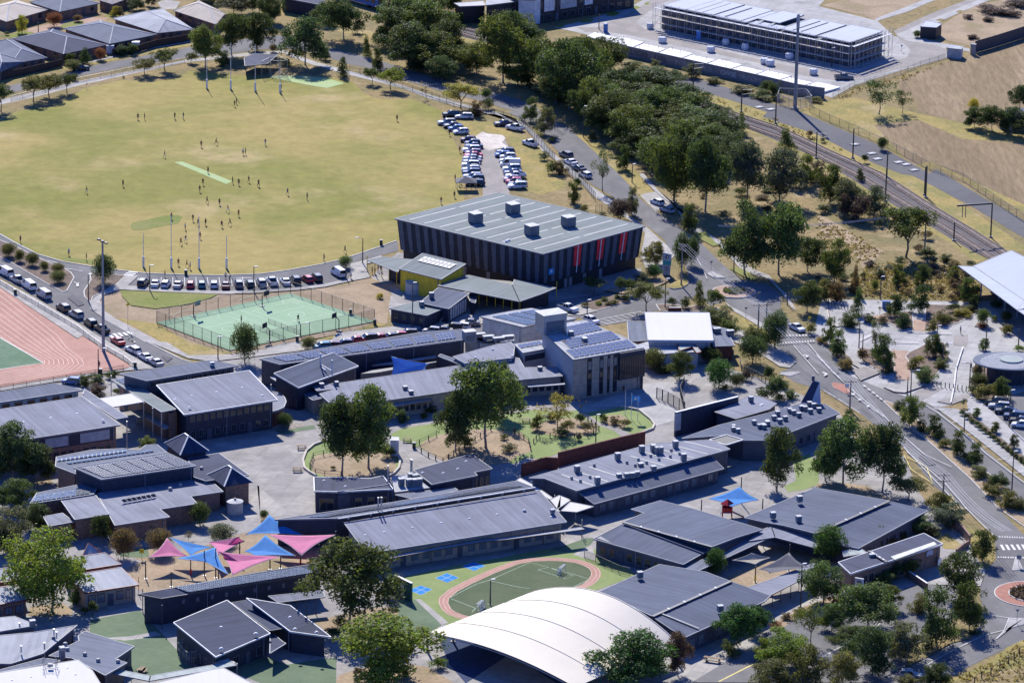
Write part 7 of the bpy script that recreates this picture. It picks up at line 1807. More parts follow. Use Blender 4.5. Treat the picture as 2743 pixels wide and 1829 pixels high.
# -- houses across the street
q63=D2('-1506 1931 99 -122 98 152 -99 114',2.7)
b35=building('house','beige hipped roof house at top left corner',q63,cat='house')
hip_roof(b35,q63,2.7,4.7,'roof_beige',edge='trim_white',cap='roof_pale')
walls(b35,q63,'wall_brick',.5)
windows(b35,q63,0,4,.8,2.2,d=.5,frac=.4)
windows(b35,q63,1,4,.8,2.2,d=.5,frac=.4)
q64=D2('-1371 2051 98 -112 101 115 -118 128',2.7)
b36=building('house','grey hipped roof house behind court at top',q64,cat='house')
hip_roof(b36,q64,2.7,4.7,'roof_slate',edge='trim_white',cap='roof_pale')
walls(b36,q64,'wall_brick',.5)
windows(b36,q64,0,4,.8,2.2,d=.5,frac=.4)
windows(b36,q64,1,4,.8,2.2,d=.5,frac=.4)
q65=D2('-1182 2094 45 -51 59 115 -59 65',2.7)
b37=building('house','small beige roofed house at top edge',q65,cat='house')
hip_roof(b37,q65,2.7,4.7,'roof_beige',edge='trim_white',cap='roof_pale')
walls(b37,q65,'wall_brick',.5)
windows(b37,q65,0,4,.8,2.2,d=.5,frac=.4)
windows(b37,q65,1,4,.8,2.2,d=.5,frac=.4)
q66=D2('-1371 1613 156 -162 106 113 -162 171',2.7)
b38=building('house','dark charcoal hipped roof house left of grey solar house',q66,cat='house')
hip_roof(b38,q66,2.7,4.7,'roof_dark',edge='trim_white',cap='roof_pale')
walls(b38,q66,'wall_brick',.5)
windows(b38,q66,0,4,.8,2.2,d=.5,frac=.4)
windows(b38,q66,1,4,.8,2.2,d=.5,frac=.4)
q67=D2('-1434 1544 92 -213 88 75 -115 201',2.7)
b39=building('house','slate hipped roof house at left edge by fence',q67,cat='house')
hip_roof(b39,q67,2.7,4.7,'roof_slate',edge='trim_white',cap='roof_pale')
walls(b39,q67,'wall_brick',.5)
windows(b39,q67,0,4,.8,2.2,d=.5,frac=.4)
windows(b39,q67,1,4,.8,2.2,d=.5,frac=.4)
q68=D2('-1453 1392 87 -164 18 50 43 89',2.7)
b40=building('house','low grey roof corner at left edge behind fence',q68,cat='house')
hip_roof(b40,q68,2.7,4.7,'roof_slate',edge='trim_white',cap='roof_pale')
walls(b40,q68,'wall_brick',.5)
windows(b40,q68,0,4,.8,2.2,d=.5,frac=.4)
windows(b40,q68,1,4,.8,2.2,d=.5,frac=.4)
q69=D2('-1244 1743 141 -168 119 119 -169 153',2.7)
b41=building('house','grey hipped roof house with solar array on its roof',q69,cat='house')
hip_roof(b41,q69,2.7,4.7,'roof_slate',edge='trim_white',cap='roof_pale')
walls(b41,q69,'wall_brick',.5)
windows(b41,q69,0,4,.8,2.2,d=.5,frac=.4)
windows(b41,q69,1,4,.8,2.2,d=.5,frac=.4)
solar(b41,D3('-1161 1738 36 39 -49 36 10 6 42 -41 49 42'),6,2,'solar_dark')
q70=D2('-1120 1872 137 -162 94 53 -102 235',2.7)
b42=building('house','pale grey hipped roof house right of solar house',q70,cat='house')
hip_roof(b42,q70,2.7,4.7,'roof_pale',edge='trim_white',cap='roof_pale')
walls(b42,q70,'wall_brick',.5)
windows(b42,q70,0,4,.8,2.2,d=.5,frac=.4)
windows(b42,q70,1,4,.8,2.2,d=.5,frac=.4)
q71=D2('-962 1983 131 -159 16 138 -83 145',2.7)
b43=building('house','cream hipped roof house beside tall gums',q71,cat='house')
hip_roof(b43,q71,2.7,4.7,'roof_beige',edge='trim_white',cap='roof_pale')
walls(b43,q71,'wall_brick',.5)
windows(b43,q71,0,4,.8,2.2,d=.5,frac=.4)
windows(b43,q71,1,4,.8,2.2,d=.5,frac=.4)
fence('paling_fence','long dark paling fence along back of houses',D2('-1465 1124 117 150 132 148'),2,2.6,'solid','timber_dark',mesh_m='timber_dark')
fence('paling_fence','dark paling fence in front of grey and pale roofed houses',D2('-1093 1550 68 50 40 60 88 76'),2,2.6,'solid','timber_dark',mesh_m='timber_dark')
shed_box(D2('-1112 1571 20 0 0 20 -20 0'),2.2,'square pale masonry gate box among hedges')
shed_box(D2('-1046 1614 20 0 0 20 -20 0'),2.2,'square pale masonry box nearer tall gums')
q72=D2('-723 1346 58 29 23 105 -65 4 -24 -46',3)
b44=building('park_shelter','low dark skillion shelter behind far goal posts',q72,cat='shelter')
roof(b44,q72,'roof_dark',.2,edge='trim_dark')
posts(b44,D2('-721 1363 52 29 22 88'),2.8,.16,'trim_dark')
# -- town houses, building site and rail side
q73=D2('-1 2008 45 -3 287 233 -93 105 -301 -209',7.2)
b45=building('town_houses','row of two storey white and charcoal town houses behind building site wall',q73)
roof(b45,q73,'roof_pale',.3)
walls(b45,q73,'wall_dark',.2)
windows(b45,q73,1,14,4.2,6,d=.2,frac=.5)
windows(b45,q73,1,12,.6,2.4,d=.2,frac=.6)
wall_panel(b45,q73,0,0,1,.1,6.9,'wall_white',d=.2)
wall_panel(b45,q73,1,0,.06,.1,6.9,'wall_white',d=.2)
wall_panel(b45,q73,1,.1,.2,3.2,6.9,'wall_white',d=.2)
wall_panel(b45,q73,1,.26,.42,3.2,6.9,'wall_pale',d=.2)
wall_panel(b45,q73,1,.5,.58,3.2,6.9,'wall_white',d=.2)
q74=D3('-164 2000 50 72 19 50 -8 37 54 -80 -34 54')
b46=building('rail_side_shed','low white roofed building with planted edge behind gums at top',q74)
roof(b46,q74,'roof_white',.3)
walls(b46,q74,'wall_dark',.2)
q75=D2('-91 1977 89 55 2 145 -88 -49',6)
b47=building('charcoal_block','charcoal flat roofed block at top behind railway',q75)
roof(b47,q75,'roof_pale',.3)
walls(b47,q75,'wall_dark',.2)
windows(b47,q75,0,5,2,4.4,d=.2)
q76=D3('-666 2110 40 129 -92 40 -5 44 44 -111 101 44')
b48=building('rail_depot','long dark shed across dry slope at top',q76)
roof(b48,q76,'roof_dark',.3)
walls(b48,q76,'wall_navy',.2)
train(D2('-386 2147 -62 70'),'blue and white suburban train carriage at top between gums')
site_block(D2('382 1988 519 -418 113 159 -519 418',6.6),'unfinished long two storey block wrapped in scaffold with flat grey roof decks')
site_wall(D2('282 1674 387 -334 69 -67 72 -39'),2.9,'grey retaining wall sprayed with graffiti below white floor slabs')
floor_slab('white floor slab far left of row behind gums',D2('189 1856 60 -55 25 48 -62 56',.5),.5)
floor_slab('white floor slab second from left',D2('255 1796 59 -55 32 60 -61 56',.5),.5)
floor_slab('white floor slab third from left',D2('319 1736 59 -54 27 48 -60 54',.5),.5)
floor_slab('white floor slab fourth from left',D2('383 1677 58 -53 37 58 -61 55',.5),.5)
floor_slab('white floor slab left of middle',D2('446 1619 58 -53 31 46 -60 54',.5),.5)
floor_slab('white floor slab right of middle',D2('509 1561 58 -53 40 57 -60 54',.5),.5)
floor_slab('white floor slab three left of monopole',D2('571 1504 57 -53 34 45 -58 53',.5),.5)
floor_slab('white floor slab just left of monopole',D2('633 1447 57 -52 43 55 -58 53',.5),.5)
floor_slab('white floor slab right behind monopole',D2('694 1390 56 -51 37 43 -58 52',.5),.5)
floor_slab('white floor slab at right end of row',D2('755 1334 55 -51 48 54 -57 52',.5),.5)
portable_toilet(24.33,193.4,2.6,'plastic_blue','dark blue portable toilet at end of site wall')
portable_toilet(49.94,187.62,2.4,'sail_sky','pale blue portable toilet against scaffold')
bulk_bag(39.81,182.48,'bulk bag near left end of site road')
bulk_bag(57.23,181.31,'bulk bag against scaffold below lamp')
bulk_bag(62.37,176.18,'bulk bag by middle of scaffold')
bulk_bag(52.79,172.58,'bulk bag standing alone on site road')
bulk_bag(66.98,160.42,'grey bulk bag beside drum on site road')
bulk_bag(68.33,158.4,'bulk bag left of monopole')
bulk_bag(74.02,166.66,'bulk bag right of monopole near scaffold')
bulk_bag(79.56,149.36,'bulk bag on site road right of monopole')
bulk_bag(36.81,198.68,'heap of white sheeting at left corner of site block')
q77=D2('1116 1933 44 -10 19 46 -41 33',3.4)
b49=building('site_shed','dark corrugated shed with pale flat roof beside new road',q77,cat='shed')
roof(b49,q77,'roof_bluewhite',.15)
walls(b49,q77,'wall_dark',.05)
q78=D2('1172 1712 38 -16 8 35 -36 23',2.8)
b50=building('substation_box','small pink rendered box with white flat roof at edge of brown field',q78,cat='shed')
roof(b50,q78,'roof_pale',.15)
walls(b50,q78,'wall_pale',.05)
q79=D2('1240 1753 13 -8 3 13 -13 6',3)
b51=building('gate_pillar','short grey box at end of dark field fence',q79,cat='shed')
roof(b51,q79,'roof_pale',.15)
walls(b51,q79,'wall_grey',.02)
fence('field_fence','tall dark solid fence along top of brown field',D2('1255 1772 59 69 94 119 127 164'),3.4,3,'solid','trim_dark',mesh_m='trim_dark')
q80=D3('1237 952 34 109 -32 34 6 71 44 -48 8 44 -51 -33 44')
b52=building('farm_house','low house with weathered grey roof half hidden by dark trees at right edge',q80,cat='house')
roof(b52,q80,'roof_slate',.2)
walls(b52,q80,'wall_pale',.4)
# -- station and round kiosk
b53=building('station_roof','railway station with huge pale blue white folded roof at right edge',D2('1066 -311 158 -445'))
roof(b53,D3('1046 -491 52 89 -258 52 102 -306 52 37 338 72 -136 292 72'),'roof_bluewhite',.3,ew=.4)
roof(b53,D3('1010 -504 56 101 -339 56 16 13 56 8 75 52 -89 260 52'),'roof_bluewhite',.25,ew=.35,name='eave_roof')
roof(b53,D3('1111 -843 56 112 -330 56 12 101 52 -101 309 52'),'roof_bluewhite',.25,ew=.35,name='eave_roof')
walls(b53,D2('1067 -526 71 -222 101 -285 37 329 -132 301',5),'wall_navy',1.5)
posts(b53,D2('1058 -570 36 -41 9 -51 22 -58'),5,.3,'wall_pale')
oval_kiosk((106.5,-117.5,4.3),(114.6,-117,4.3),(98.5,-116.7,4.3),'oval grey ribbed kiosk roof with pale green glass oval in its centre')
shed_box(D2('828 -670 18 0 0 6 -18 0'),1.7,'bright blue notice board standing on plaza',m='plastic_blue',lid='plastic_blue',name='notice_board')
# -- railway
rail_track('far railway track of two rusty rails on pale sleepers, nearer service road',D2('-274 2081 110 -125 64 -61 124 -114 190 -260 231 -277 124 -202 106 -135 115 -227 110 -197 103 -292 77 -201 62 -177 69 -213'),300)
rail_track('near railway track of two rusty rails on pale sleepers, nearer gum trees',D2('-273 2041 83 -120 75 -86 133 -112 186 -237 223 -290 122 -206 128 -176 83 -165 82 -168 126 -327 79 -209 62 -177 72 -215'),300)
stanchion(46.45,125.77,8.6,2.6,-.2,'grey overhead line mast left of dense gums at far track')
stanchion(58.45,107.34,6.5,2.6,-.2,'grey overhead line mast beside conifer at track')
stanchion(66.82,96.3,7.44,0,-.2,'grey overhead line mast standing by pole compound')
stanchion(75.35,62.37,6.91,2.6,-.2,'grey overhead line mast on near side facing long yellow verge')
stanchion(84.59,63.06,7.78,0,-.2,'grey overhead line mast alone by white concrete pads')
stanchion(91.82,45.06,6.5,0,-.2,'grey overhead line mast beside bend of far track')
stanchion(100.02,27.17,8.13,0,-.2,'grey overhead line mast next to wire fence of paddock')
stanchion(89.94,23.35,8.38,0,-.2,'grey overhead line mast with its foot by near track and gums')
stanchion(99.94,29.63,7.16,0,-.2,'grey overhead line mast across tracks from tall scrub')
stanchion(112.7,-6.85,8.6,0,0,'grey portal mast holding level beam over far track')
portal_beam((112.7,-6.9),(107.3,-8.7),8.4)
stanchion(103.67,-10.33,4.6,0,0,'short signal mast with black head between tracks and scrub')
monopole(72.66,111.92,25.29,'tall grey monopole towering over site wall and railway')
fence('compound_fence','pale picket security fence round foot of monopole',D2('683 1174 42 -61 47 45 -10 70 -70 6'),2.6,2.6,'picket','metal',closed=True)
fence('rail_fence','wire fence between paddock and service road',D2('763 1087 46 -100 67 -119 47 -96 37 -74 71 -166 74 -100 115 -364'),2,4.5,'mesh','metal_dark')
fence('field_wire_fence','low scrubby wire fence along edge of brown field',D2('833 1245 67 137 112 107 82 130 80 95'),1.3,4,'mesh','metal')
pit_lid((66.3,110.3),'pale concrete pad beside pole compound')
pit_lid((86,76.2),'pale concrete pad nearest lone mast')
pit_lid((89.7,67.7),'pale concrete pad beside small shrub')
pit_lid((90.7,62.4),'pale concrete pad below small shrub')
pit_lid((95.8,59.6),'first of three pads in row by service road')
pit_lid((97.6,57.6),'middle pad of three by service road')
pit_lid((99.1,52.4),'last of three pads in row by service road')
pit_lid((63.3,112.4),'pale concrete pad at bend of service road')
# -- parked vehicles
vehicles('cars parked nose in along oval kerb',[('suv black',-83.4,-59.7,1.43,'dark four wheel drive at left end of row beside crossing'),('sedan white',-80.7,-59.9,1.47,'white sedan second from left in row facing oval'),('hatchback white',-78.3,-60.2,1.5,'white hatchback third from left in row facing oval'),('sedan silver',-75.5,-60.5,1.54,'silver grey sedan left of red car facing oval'),('hatchback red',-72.7,-60.4,1.58,'red hatchback in left half of row facing oval'),('hatchback teal',-70.2,-60.1,1.62,'teal hatchback right of red hatchback facing oval'),('hatchback white',-67.4,-59.9,1.66,'white hatchback between teal car and maroon car'),('sedan maroon',-64.8,-60.2,1.7,'maroon car with people standing behind it'),('suv grey',-61.9,-59.4,1.74,'grey car right of maroon car'),('hatchback green',-59.4,-58.9,1.78,'dark green car beside lamp post'),('suv silver',-56.9,-57.9,1.81,'silver wagon with its tailgate open near lamp post'),('ute white',-54.5,-56.8,1.85,'white ute with tray right of silver wagon'),('sedan white',-51.5,-56.6,1.89,'white sedan left of black people mover'),('suv black',-49.3,-55.2,1.92,'black people mover left of red car at right end'),('hatchback red',-46.7,-54.1,1.96,'red hatchback near right end of row'),('suv black',-44.7,-53.1,1.99,'black four wheel drive at right end of row'),])
vehicles(None,[('van white',-39.8,-49.2,2.06,'white and mauve van parked under small tree by path'),('hatchback blue',-92.6,-132.8,3.05,'blue car parked behind left block by track'),('wagon silver',-17.8,88.9,3.35,'silver wagon at top left of parked cars by oval'),('sedan black',-16.3,85.9,3.35,'black sedan between silver wagon and blue car'),('hatchback blue',-15.3,82.9,3.35,'blue hatchback above white hatchback by oval'),('hatchback white',-14,79.7,3.35,'white hatchback with its side to sun above crimson car'),('wagon white',-13.5,95.2,3.14,'white wagon alone under yellow topped umbrella tree'),('suv black',-16.8,96.9,3.23,'dark car in shade beside umbrella tree'),('sedan navy',-3.4,89,3.49,'navy sedan by fence behind white ute'),('ute white',-.3,84.5,2.44,'white tray ute beside navy sedan'),('ute white',3.6,69.3,2.18,'white ute alone beside street fence'),('hatchback white',34.4,16.6,2.27,'white hatchback parked by footpath under tall gums'),('hatchback silver',36.6,9.8,2.27,'pale hatchback in dappled shade under tall gums'),('ute white',12.3,-73.1,-.7,'white ute parked on driveway by gymnasium'),('hatchback white',17.5,-81.8,-.79,'pale hatchback behind solar roofed wing'),('sedan white',62.8,-84.5,-.96,'white sedan driving toward zebra crossing'),('hatchback silver',71.9,-292.8,-.26,'silver car in shade at bottom right'),('ute grey',87.5,144.7,.17,'dark ute on building site road'),('suv black',-116.3,138.6,.35,'dark car on street under small tree'),])
vehicles('vehicles parked along athletics track fence',[('hatchback navy',-117.2,-51.3,2.12,'dark car cut by left edge of picture'),('van white',-115.1,-53.9,2.12,'white van furthest up track fence'),('ute silver',-111.8,-59.4,2.12,'silver ute behind white camper van'),('van white',-108.7,-64,2.12,'white camper van with tall windows by track fence'),('van silver',-104.7,-70.7,2.12,'pale delivery van below camper van'),('suv black',-99.4,-80.3,2.12,'black four wheel drive by track fence'),('suv silver',-96.1,-85.1,2.12,'silver four wheel drive below black one by track fence'),('suv black',-92.4,-91.2,2.12,'black car next to floodlight mast'),('ute black',-89.5,-95.5,2.12,'black ute just above zebra crossing'),('sedan red',-85.3,-103.9,2.12,'dark red sedan just below zebra crossing'),('wagon white',-81.5,-109.9,2.12,'white wagon below red sedan'),('sedan white',-78.5,-114.8,2.12,'white sedan second from end of street'),('sedan silver',-75.9,-118.6,2.12,'silver sedan at end of street by navy roof'),])
vehicles('cars in left line beside oval',[('hatchback maroon',-12,72,3.26,'crimson car at top of left line by gravel lane'),('hatchback navy',-10.9,68.8,3.26,'navy hatchback just below crimson car in left line'),('sedan navy',-10.6,65.8,3.26,'dark blue sedan third down left line'),('suv white',-11.1,62,3.26,'white four wheel drive fourth down left line'),('hatchback mauve',-10.6,59.4,3.26,'mauve hatchback above red roofed car in left line'),('sedan red',-10.6,56.7,3.26,'red sedan in middle of left line'),('sedan silver',-10.8,54,3.26,'silver sedan right below red sedan in left line'),('sedan grey',-10.9,51.1,3.26,'grey sedan below silver one in left line'),('suv white',-11.1,47.4,3.26,'white four wheel drive in lower half of left line'),('wagon silver',-10.9,43.4,3.26,'silver wagon in lower half of left line'),('suv navy',-10.8,40.1,3.26,'navy four wheel drive in lower half of left line'),('wagon silver',-10.5,37,3.26,'pale wagon third from bottom of left line'),('suv navy',-9.8,34.4,3.26,'navy four wheel drive second from bottom of left line'),('wagon black',-9.8,30.6,3.26,'black wagon beside marquee'),])
vehicles('cars in right line beside oval',[('wagon navy',-2.6,61,3.32,'navy wagon at top of right line'),('hatchback blue',-3.2,58,3.32,'blue hatchback second down right line'),('hatchback white',-1.9,56.3,3.32,'white hatchback below blue one in right line'),('sedan silver',-1.8,52.5,3.32,'silver sedan fourth down right line'),('van white',-1.3,48.9,3.32,'white van in right line'),('suv white',-.9,44.7,3.32,'white four wheel drive below van in right line'),('sedan navy',-.6,41.3,3.32,'navy sedan in lower half of right line'),('ute white',.1,38,3.32,'white ute with cage in right line'),('hatchback mauve',-.9,35.1,3.32,'pinkish hatchback above red car in right line'),('hatchback red',-.3,33.1,3.32,'red hatchback near bottom of right line'),('sedan navy',.6,31.1,3.32,'navy car second from bottom of right line'),('suv white',.5,28.5,3.32,'white four wheel drive at bottom of right line'),])
vehicles('cars parked in street bay',[('suv grey',12.6,58.7,2.13,'grey four wheel drive first in street bay'),('sedan white',13.7,52.1,2.13,'white sedan second in street bay'),('sedan navy',15.6,46.4,2.13,'dark blue sedan third in street bay'),('hatchback white',17.2,40.3,2.13,'white hatchback last in street bay'),])
vehicles('cars behind north wing',[('hatchback silver',-17.6,-91.9,3.05,'silver hatchback by crossing below portable'),('sedan grey',-15.3,-91.3,3.05,'grey sedan right of silver hatchback'),('suv black',-13.1,-89.5,3.05,'dark four wheel drive right of grey sedan'),('hatchback white',-11.2,-88.4,3.05,'white car beside dark four wheel drive'),('sedan grey',-9.5,-85.3,3.05,'grey sedan on apron by science wing'),('suv black',-22.8,-94.8,3.23,'black four wheel drive left of crossing'),('hatchback red',-24.8,-96.2,3.49,'red hatchback behind north wing next to black four wheel drive'),('hatchback black',-26.6,-97.4,3.49,'black car between two red cars'),('sedan red',-29,-97.9,3.49,'red sedan in middle of cars behind north wing'),('suv black',-31.5,-98.9,3.49,'black wagon with roof racks behind north wing'),('sedan red',-34,-100,3.49,'bright red sedan left of black wagon'),('hatchback navy',-36.3,-102.5,3.32,'navy hatchback in sun behind north wing'),('hatchback maroon',-38.9,-104.1,3.32,'dark red hatchback second from left behind north wing'),('hatchback cyan',-41.1,-104.9,3.49,'turquoise hatchback at left end behind north wing'),])
vehicles('cars in station car park',[('suv black',101.9,-134.7,2.97,'black car under trees in station car park'),('wagon silver',102.4,-137.4,2.97,'silver wagon in station car park'),('sedan black',103.4,-140.6,2.97,'black sedan beside silver wagon in station car park'),('suv navy',104.8,-144.2,2.97,'dark wagon behind tall lamp in station car park'),('sedan black',105.8,-146.7,2.97,'black sedan above white hatchback in station car park'),('hatchback white',105.7,-149.7,2.97,'white hatchback at right edge of picture'),])
marquee(-11.91,26.61,'grey marquee with tables under it at end of left line of cars')
# -- people
persons(None,[('standing/black/navy',-96.8,87.5,1.49,'person in dark kit, left of pair below far left post'),('standing/maroon/black',-95.1,87.6,3.42,'person in maroon, right of pair below far left post'),('hands_on_hips/black/black',-87.5,89,2.32,'person in black, left of pair nearer far goal'),('standing/black/white',-85.3,89.2,3.79,'person in dark top and pale shorts, right of pair nearer far goal'),('standing/white/black',-68.7,121.4,.08,'umpire in white at third far post'),('standing/white/black',-62.3,120.7,5.26,'umpire in white at right far post, left of two'),('standing/navy/black',-62,121,1.63,'person in navy beside umpire at right far post'),('hands_on_hips/pale blue/black',-77.3,-13.9,5.88,'umpire in pale blue at edge of crowd'),('standing/pale blue/navy',-73.8,-46.3,2.74,'umpire in pale blue inside near goal'),('standing/maroon/black',-114.6,-27.1,3.94,'person at far left edge of oval by kerb'),('standing/pale blue/black',-102.4,-37.1,1.89,'umpire in pale top at boundary near damp verge'),('standing/maroon/black',-98,-40.7,3.19,'person at boundary left of round tree'),('standing/grey/grey',-43.6,-37.6,3.67,'person standing on kerb by small tree'),('walking/navy/navy',-39.1,-30.4,5.68,'person in navy on boundary above small tree'),('standing/maroon/white',-17.7,13.2,4.28,'person standing by corner of gymnasium roof'),('standing/maroon/black',-14.7,34.2,5.83,'person watching from beside marquee, farther one'),('standing/navy/black',-14.6,18.9,5.38,'person at left corner of marquee'),('walking/maroon/black',-13.9,30.7,6.22,'person seated group side of marquee, left'),('standing/black/black',-13.3,31.7,4.22,'person beside cars above marquee'),('walking/black/maroon',-16.9,77.4,1.02,'person walking toward white hatchback by oval'),('standing/black/black',-14,61.2,5.4,'person at nose of white four wheel drive'),('standing/black/navy',-32.2,-47.2,6.06,'person under verandah, leftmost'),('standing/white/grey',-31.6,-47,5.68,'person in white under verandah'),('standing/black/black',-30.9,-45.4,3.57,'person in black under verandah'),('walking/navy/navy',-30.3,-45.1,4.48,'person in navy under verandah, rightmost'),('standing/white/black',-36.9,-51.6,1.33,'person beside white and mauve van'),('walking/black/black',-47.2,-85.4,5.22,'person walking on right half of ball court'),('standing/black/black',-59.6,-87.1,3.6,'person standing on left half of ball court'),('standing/navy/black',-87.7,-122,1.79,'person beside thin pole at track corner'),('standing/purple/grey',98.8,-84.6,.4,'person standing on station plaza'),('walking/black/black',98.7,-111.7,5.36,'person walking near plaza lamp post'),('standing/black/grey',-79,-53.5,6.22,'person behind white cars by kerb'),('walking/black/black',-64.1,-56.5,.56,'person beside maroon car'),('standing/pale blue/navy',-65.2,-53.9,5.03,'person behind maroon car'),('standing/red/grey',15.3,-135.5,2.58,'person in front of three storey block'),('standing/maroon/black',23.7,-131.9,.95,'person at entrance of three storey block'),])
persons('football players spread over oval',[('walking/maroon/black',-73,102.7,3.93,'nearer of two players close together in front of far goal'),('standing/black/black',-72.7,105.4,.41,'farther of two players close together in front of far goal'),('walking/maroon/black',-78.8,61.5,1.47,'maroon player alone above pitch strip'),('running/maroon/black',-75.3,64.2,6.25,'running player above pitch strip'),('walking/red/white',-87.1,50.9,2.95,'player in red alone above left end of pitch strip'),('standing/white/navy',-67.9,54.8,5.25,'umpire in pale top beside dark player'),('standing/black/black',-67.3,55.1,2.99,'dark player standing beside umpire in pale top'),('standing/purple/white',-62.9,64.6,4.01,'player in purple right of pitch strip'),('standing/maroon/black',-30.6,91.1,.95,'maroon player alone near parked cars'),('standing/green/black',-75.4,37,3.99,'player in green standing at pitch strip'),('hands_on_hips/maroon/black',-95.1,23.2,5.45,'maroon player alone in left half of oval'),('walking/maroon/white',-103.3,16.6,3.29,'maroon player farthest left on oval'),('running/maroon/black',-75.9,26.1,4.66,'maroon player below pitch strip, upper of two'),('walking/navy/black',-76.2,19.5,4.22,'player below pitch strip, lower of two'),('standing/black/black',-68.8,27.9,.4,'player at right end of pitch strip'),('standing/black/navy',-67.2,26.3,4.76,'black player just right of pitch strip end'),('walking/maroon/black',-64.9,29,3.71,'maroon player right of pitch strip'),('running/maroon/white',-62.3,25.6,1.89,'maroon player with pale shorts at dry patch'),('walking/maroon/black',-73.8,9.7,.19,'player in maroon above crowd of players'),('standing/black/black',-70.7,8.2,5.44,'player in black above crowd of players'),('running/navy/white',-68.2,2.2,2.97,'player bending forward in crowd'),('waving/maroon/black',-65.5,-1.5,4.51,'maroon player raising arm at right of crowd'),('standing/black/black',-81.2,-5.2,5.52,'player in black on green patch'),('running/black/black',-76,-6.3,4.48,'player running at left of crowd'),('walking/maroon/black',-74.6,-9.9,5.78,'maroon player in middle of crowd, left'),('standing/black/navy',-72.8,-9.5,2.48,'player in black in middle of crowd'),('walking/maroon/black',-68.9,-11.1,5.03,'maroon player in lower right of crowd'),('running/navy/black',-67,-9.3,2.79,'navy player at lower right of crowd'),('walking/black/black',-77.4,-26.4,5.52,'player in black between crowd and near goal'),('running/maroon/white',-76.5,-24.2,.61,'maroon player running between crowd and near goal'),('walking/maroon/black',-73.3,-21.2,.85,'maroon player above near goal'),('standing/maroon/navy',-76.7,-43.5,1.36,'player inside near goal, left'),('walking/red/black',-74.7,-44.6,6.06,'player in red inside near goal'),('walking/maroon/black',-62.3,25.3,2.42,'maroon player in right half, left of three'),('walking/purple/green',-54.9,18.3,2.2,'player in purple in right half of oval'),('standing/maroon/black',-50,14.7,3.67,'maroon player in right half, nearest cars'),])
# -- goal posts, lamps, poles and wires
goal_post(-84.57,-45.07,8,'near left behind post with white padding',1,'white goal posts on oval')
goal_post(-78.17,-45.53,12.5,'near left goal post with white padding',1,'white goal posts on oval')
goal_post(-71.82,-45.55,12.5,'near right goal post with white padding',1,'white goal posts on oval')
goal_post(-65.57,-45.12,8,'near right behind post with white padding',1,'white goal posts on oval')
goal_post(-81.5,121.33,8,'far left behind post standing clear of gums',1,'white goal posts on oval')
goal_post(-75.19,120.99,12.5,'far left goal post in front of gums',1,'white goal posts on oval')
goal_post(-68.67,119.36,12.5,'far right goal post beside umpire',1,'white goal posts on oval')
goal_post(-62.11,118.45,8,'far right behind post with person each side',1,'white goal posts on oval')
mast(-87.88,-109.87,24.5,'very tall floodlight mast at corner of athletics track')
lamp_post(-81.6,-63.92,5.86,'black lamp post left of white sedan facing oval',.3,.5)
lamp_post(-58.25,-63.22,5.86,'black lamp post among cars facing oval',.3,.5)
lamp_post(-38,-51.74,3.69,'black lamp post beside mauve van',.3,0)
lamp_post(-34.68,-38.93,6.06,'lamp post with pale head between oval and path',3.14,1.4)
lamp_post(-94.55,-72.99,6.2,'short dark lamp post on tree island',.3,.5)
lamp_post(-21.95,-88.43,10.32,'tall dark lamp post in front of portable classroom',.3,.5)
lamp_post(-46.14,-95.78,2.79,'dark lamp post with curved top at ball court fence',.3,1.4)
lamp_post(-62.96,-113.83,4.99,'dark lamp post near navy roof of teaching block',.3,.5)
lamp_post(-87.5,-125.98,5.68,'thin post at corner of athletics track',.2,1.4)
lamp_post(17.12,78.73,8.01,'dark lamp post on verge beside gums',.3,.5)
lamp_post(28.69,36.3,4.52,'dark lamp post by footpath under tall gums',.3,.5)
lamp_post(34.08,-69.14,6.62,'black lamp post beside low garden wall',.3,.5)
lamp_post(16.51,-80.06,4.63,'black lamp post near pale hatchback',.3,.5)
lamp_post(50.62,-39.89,6.51,'black lamp post under dark gums by roundabout',.3,.5)
lamp_post(17.39,-168.71,7.13,'dark lamp post at edge of courtyard lawn',.3,.5)
lamp_post(61.59,-65.16,4.43,'dark lamp post by scrub left of plaza',.3,0)
lamp_post(82.89,-59.41,5.23,'dark lamp post in scrub above plaza',.3,.5)
lamp_post(75.6,-96.9,5.83,'tall dark lamp post at left of plaza bed',.3,.5)
lamp_post(75.82,-104.54,5.67,'second dark lamp post at left plaza bed',.3,.5)
lamp_post(93.19,-105.42,4.03,'dark lamp post with arm over plaza bed',0,1.4)
lamp_post(84.33,-130.12,5.67,'dark lamp post with arm at plaza edge',0,1.4)
lamp_post(83.68,-129.4,4.07,'dark post beside lamp with arm at plaza edge',.3,0)
lamp_post(97.24,-124.34,5.7,'dark lamp post with its arm pointing left beside bollards',3.14,1.4)
lamp_post(103.25,-96.74,7.1,'dark lamp post behind oval kiosk',.3,.5)
lamp_post(93.44,-154.79,4.58,'dark lamp post on path along hedge',.3,.5)
lamp_post(103.2,-149.83,7.98,'dark lamp post among station cars',.3,.5)
lamp_post(99.83,-190.35,8.28,'tall dark lamp post in hedge at right edge',.3,.5)
lamp_post(110.85,-92.18,3.57,'dark lamp post at right edge above kiosk',.3,0)
lamp_post(92.8,-94.11,4.58,'dark lamp post near brick patch on plaza',.3,.5)
lamp_post(54.22,-257.87,8.3,'tall dark lamp post by covered walkway',.3,.5)
lamp_post(-3.09,-260.14,4.91,'dark lamp post with two lamps on small pitch',.3,.5)
lamp_post(22.52,196.83,4.29,'thin pole at left of site road',.3,0)
lamp_post(58.33,185.95,4.25,'pale lamp post in front of scaffold',.3,0)
lamp_post(85.01,158.11,5.25,'pale lamp post in front of scaffold corner',.3,.5)
lamp_post(-131.82,179.45,2.98,'thin street lamp in court between houses',.3,0)
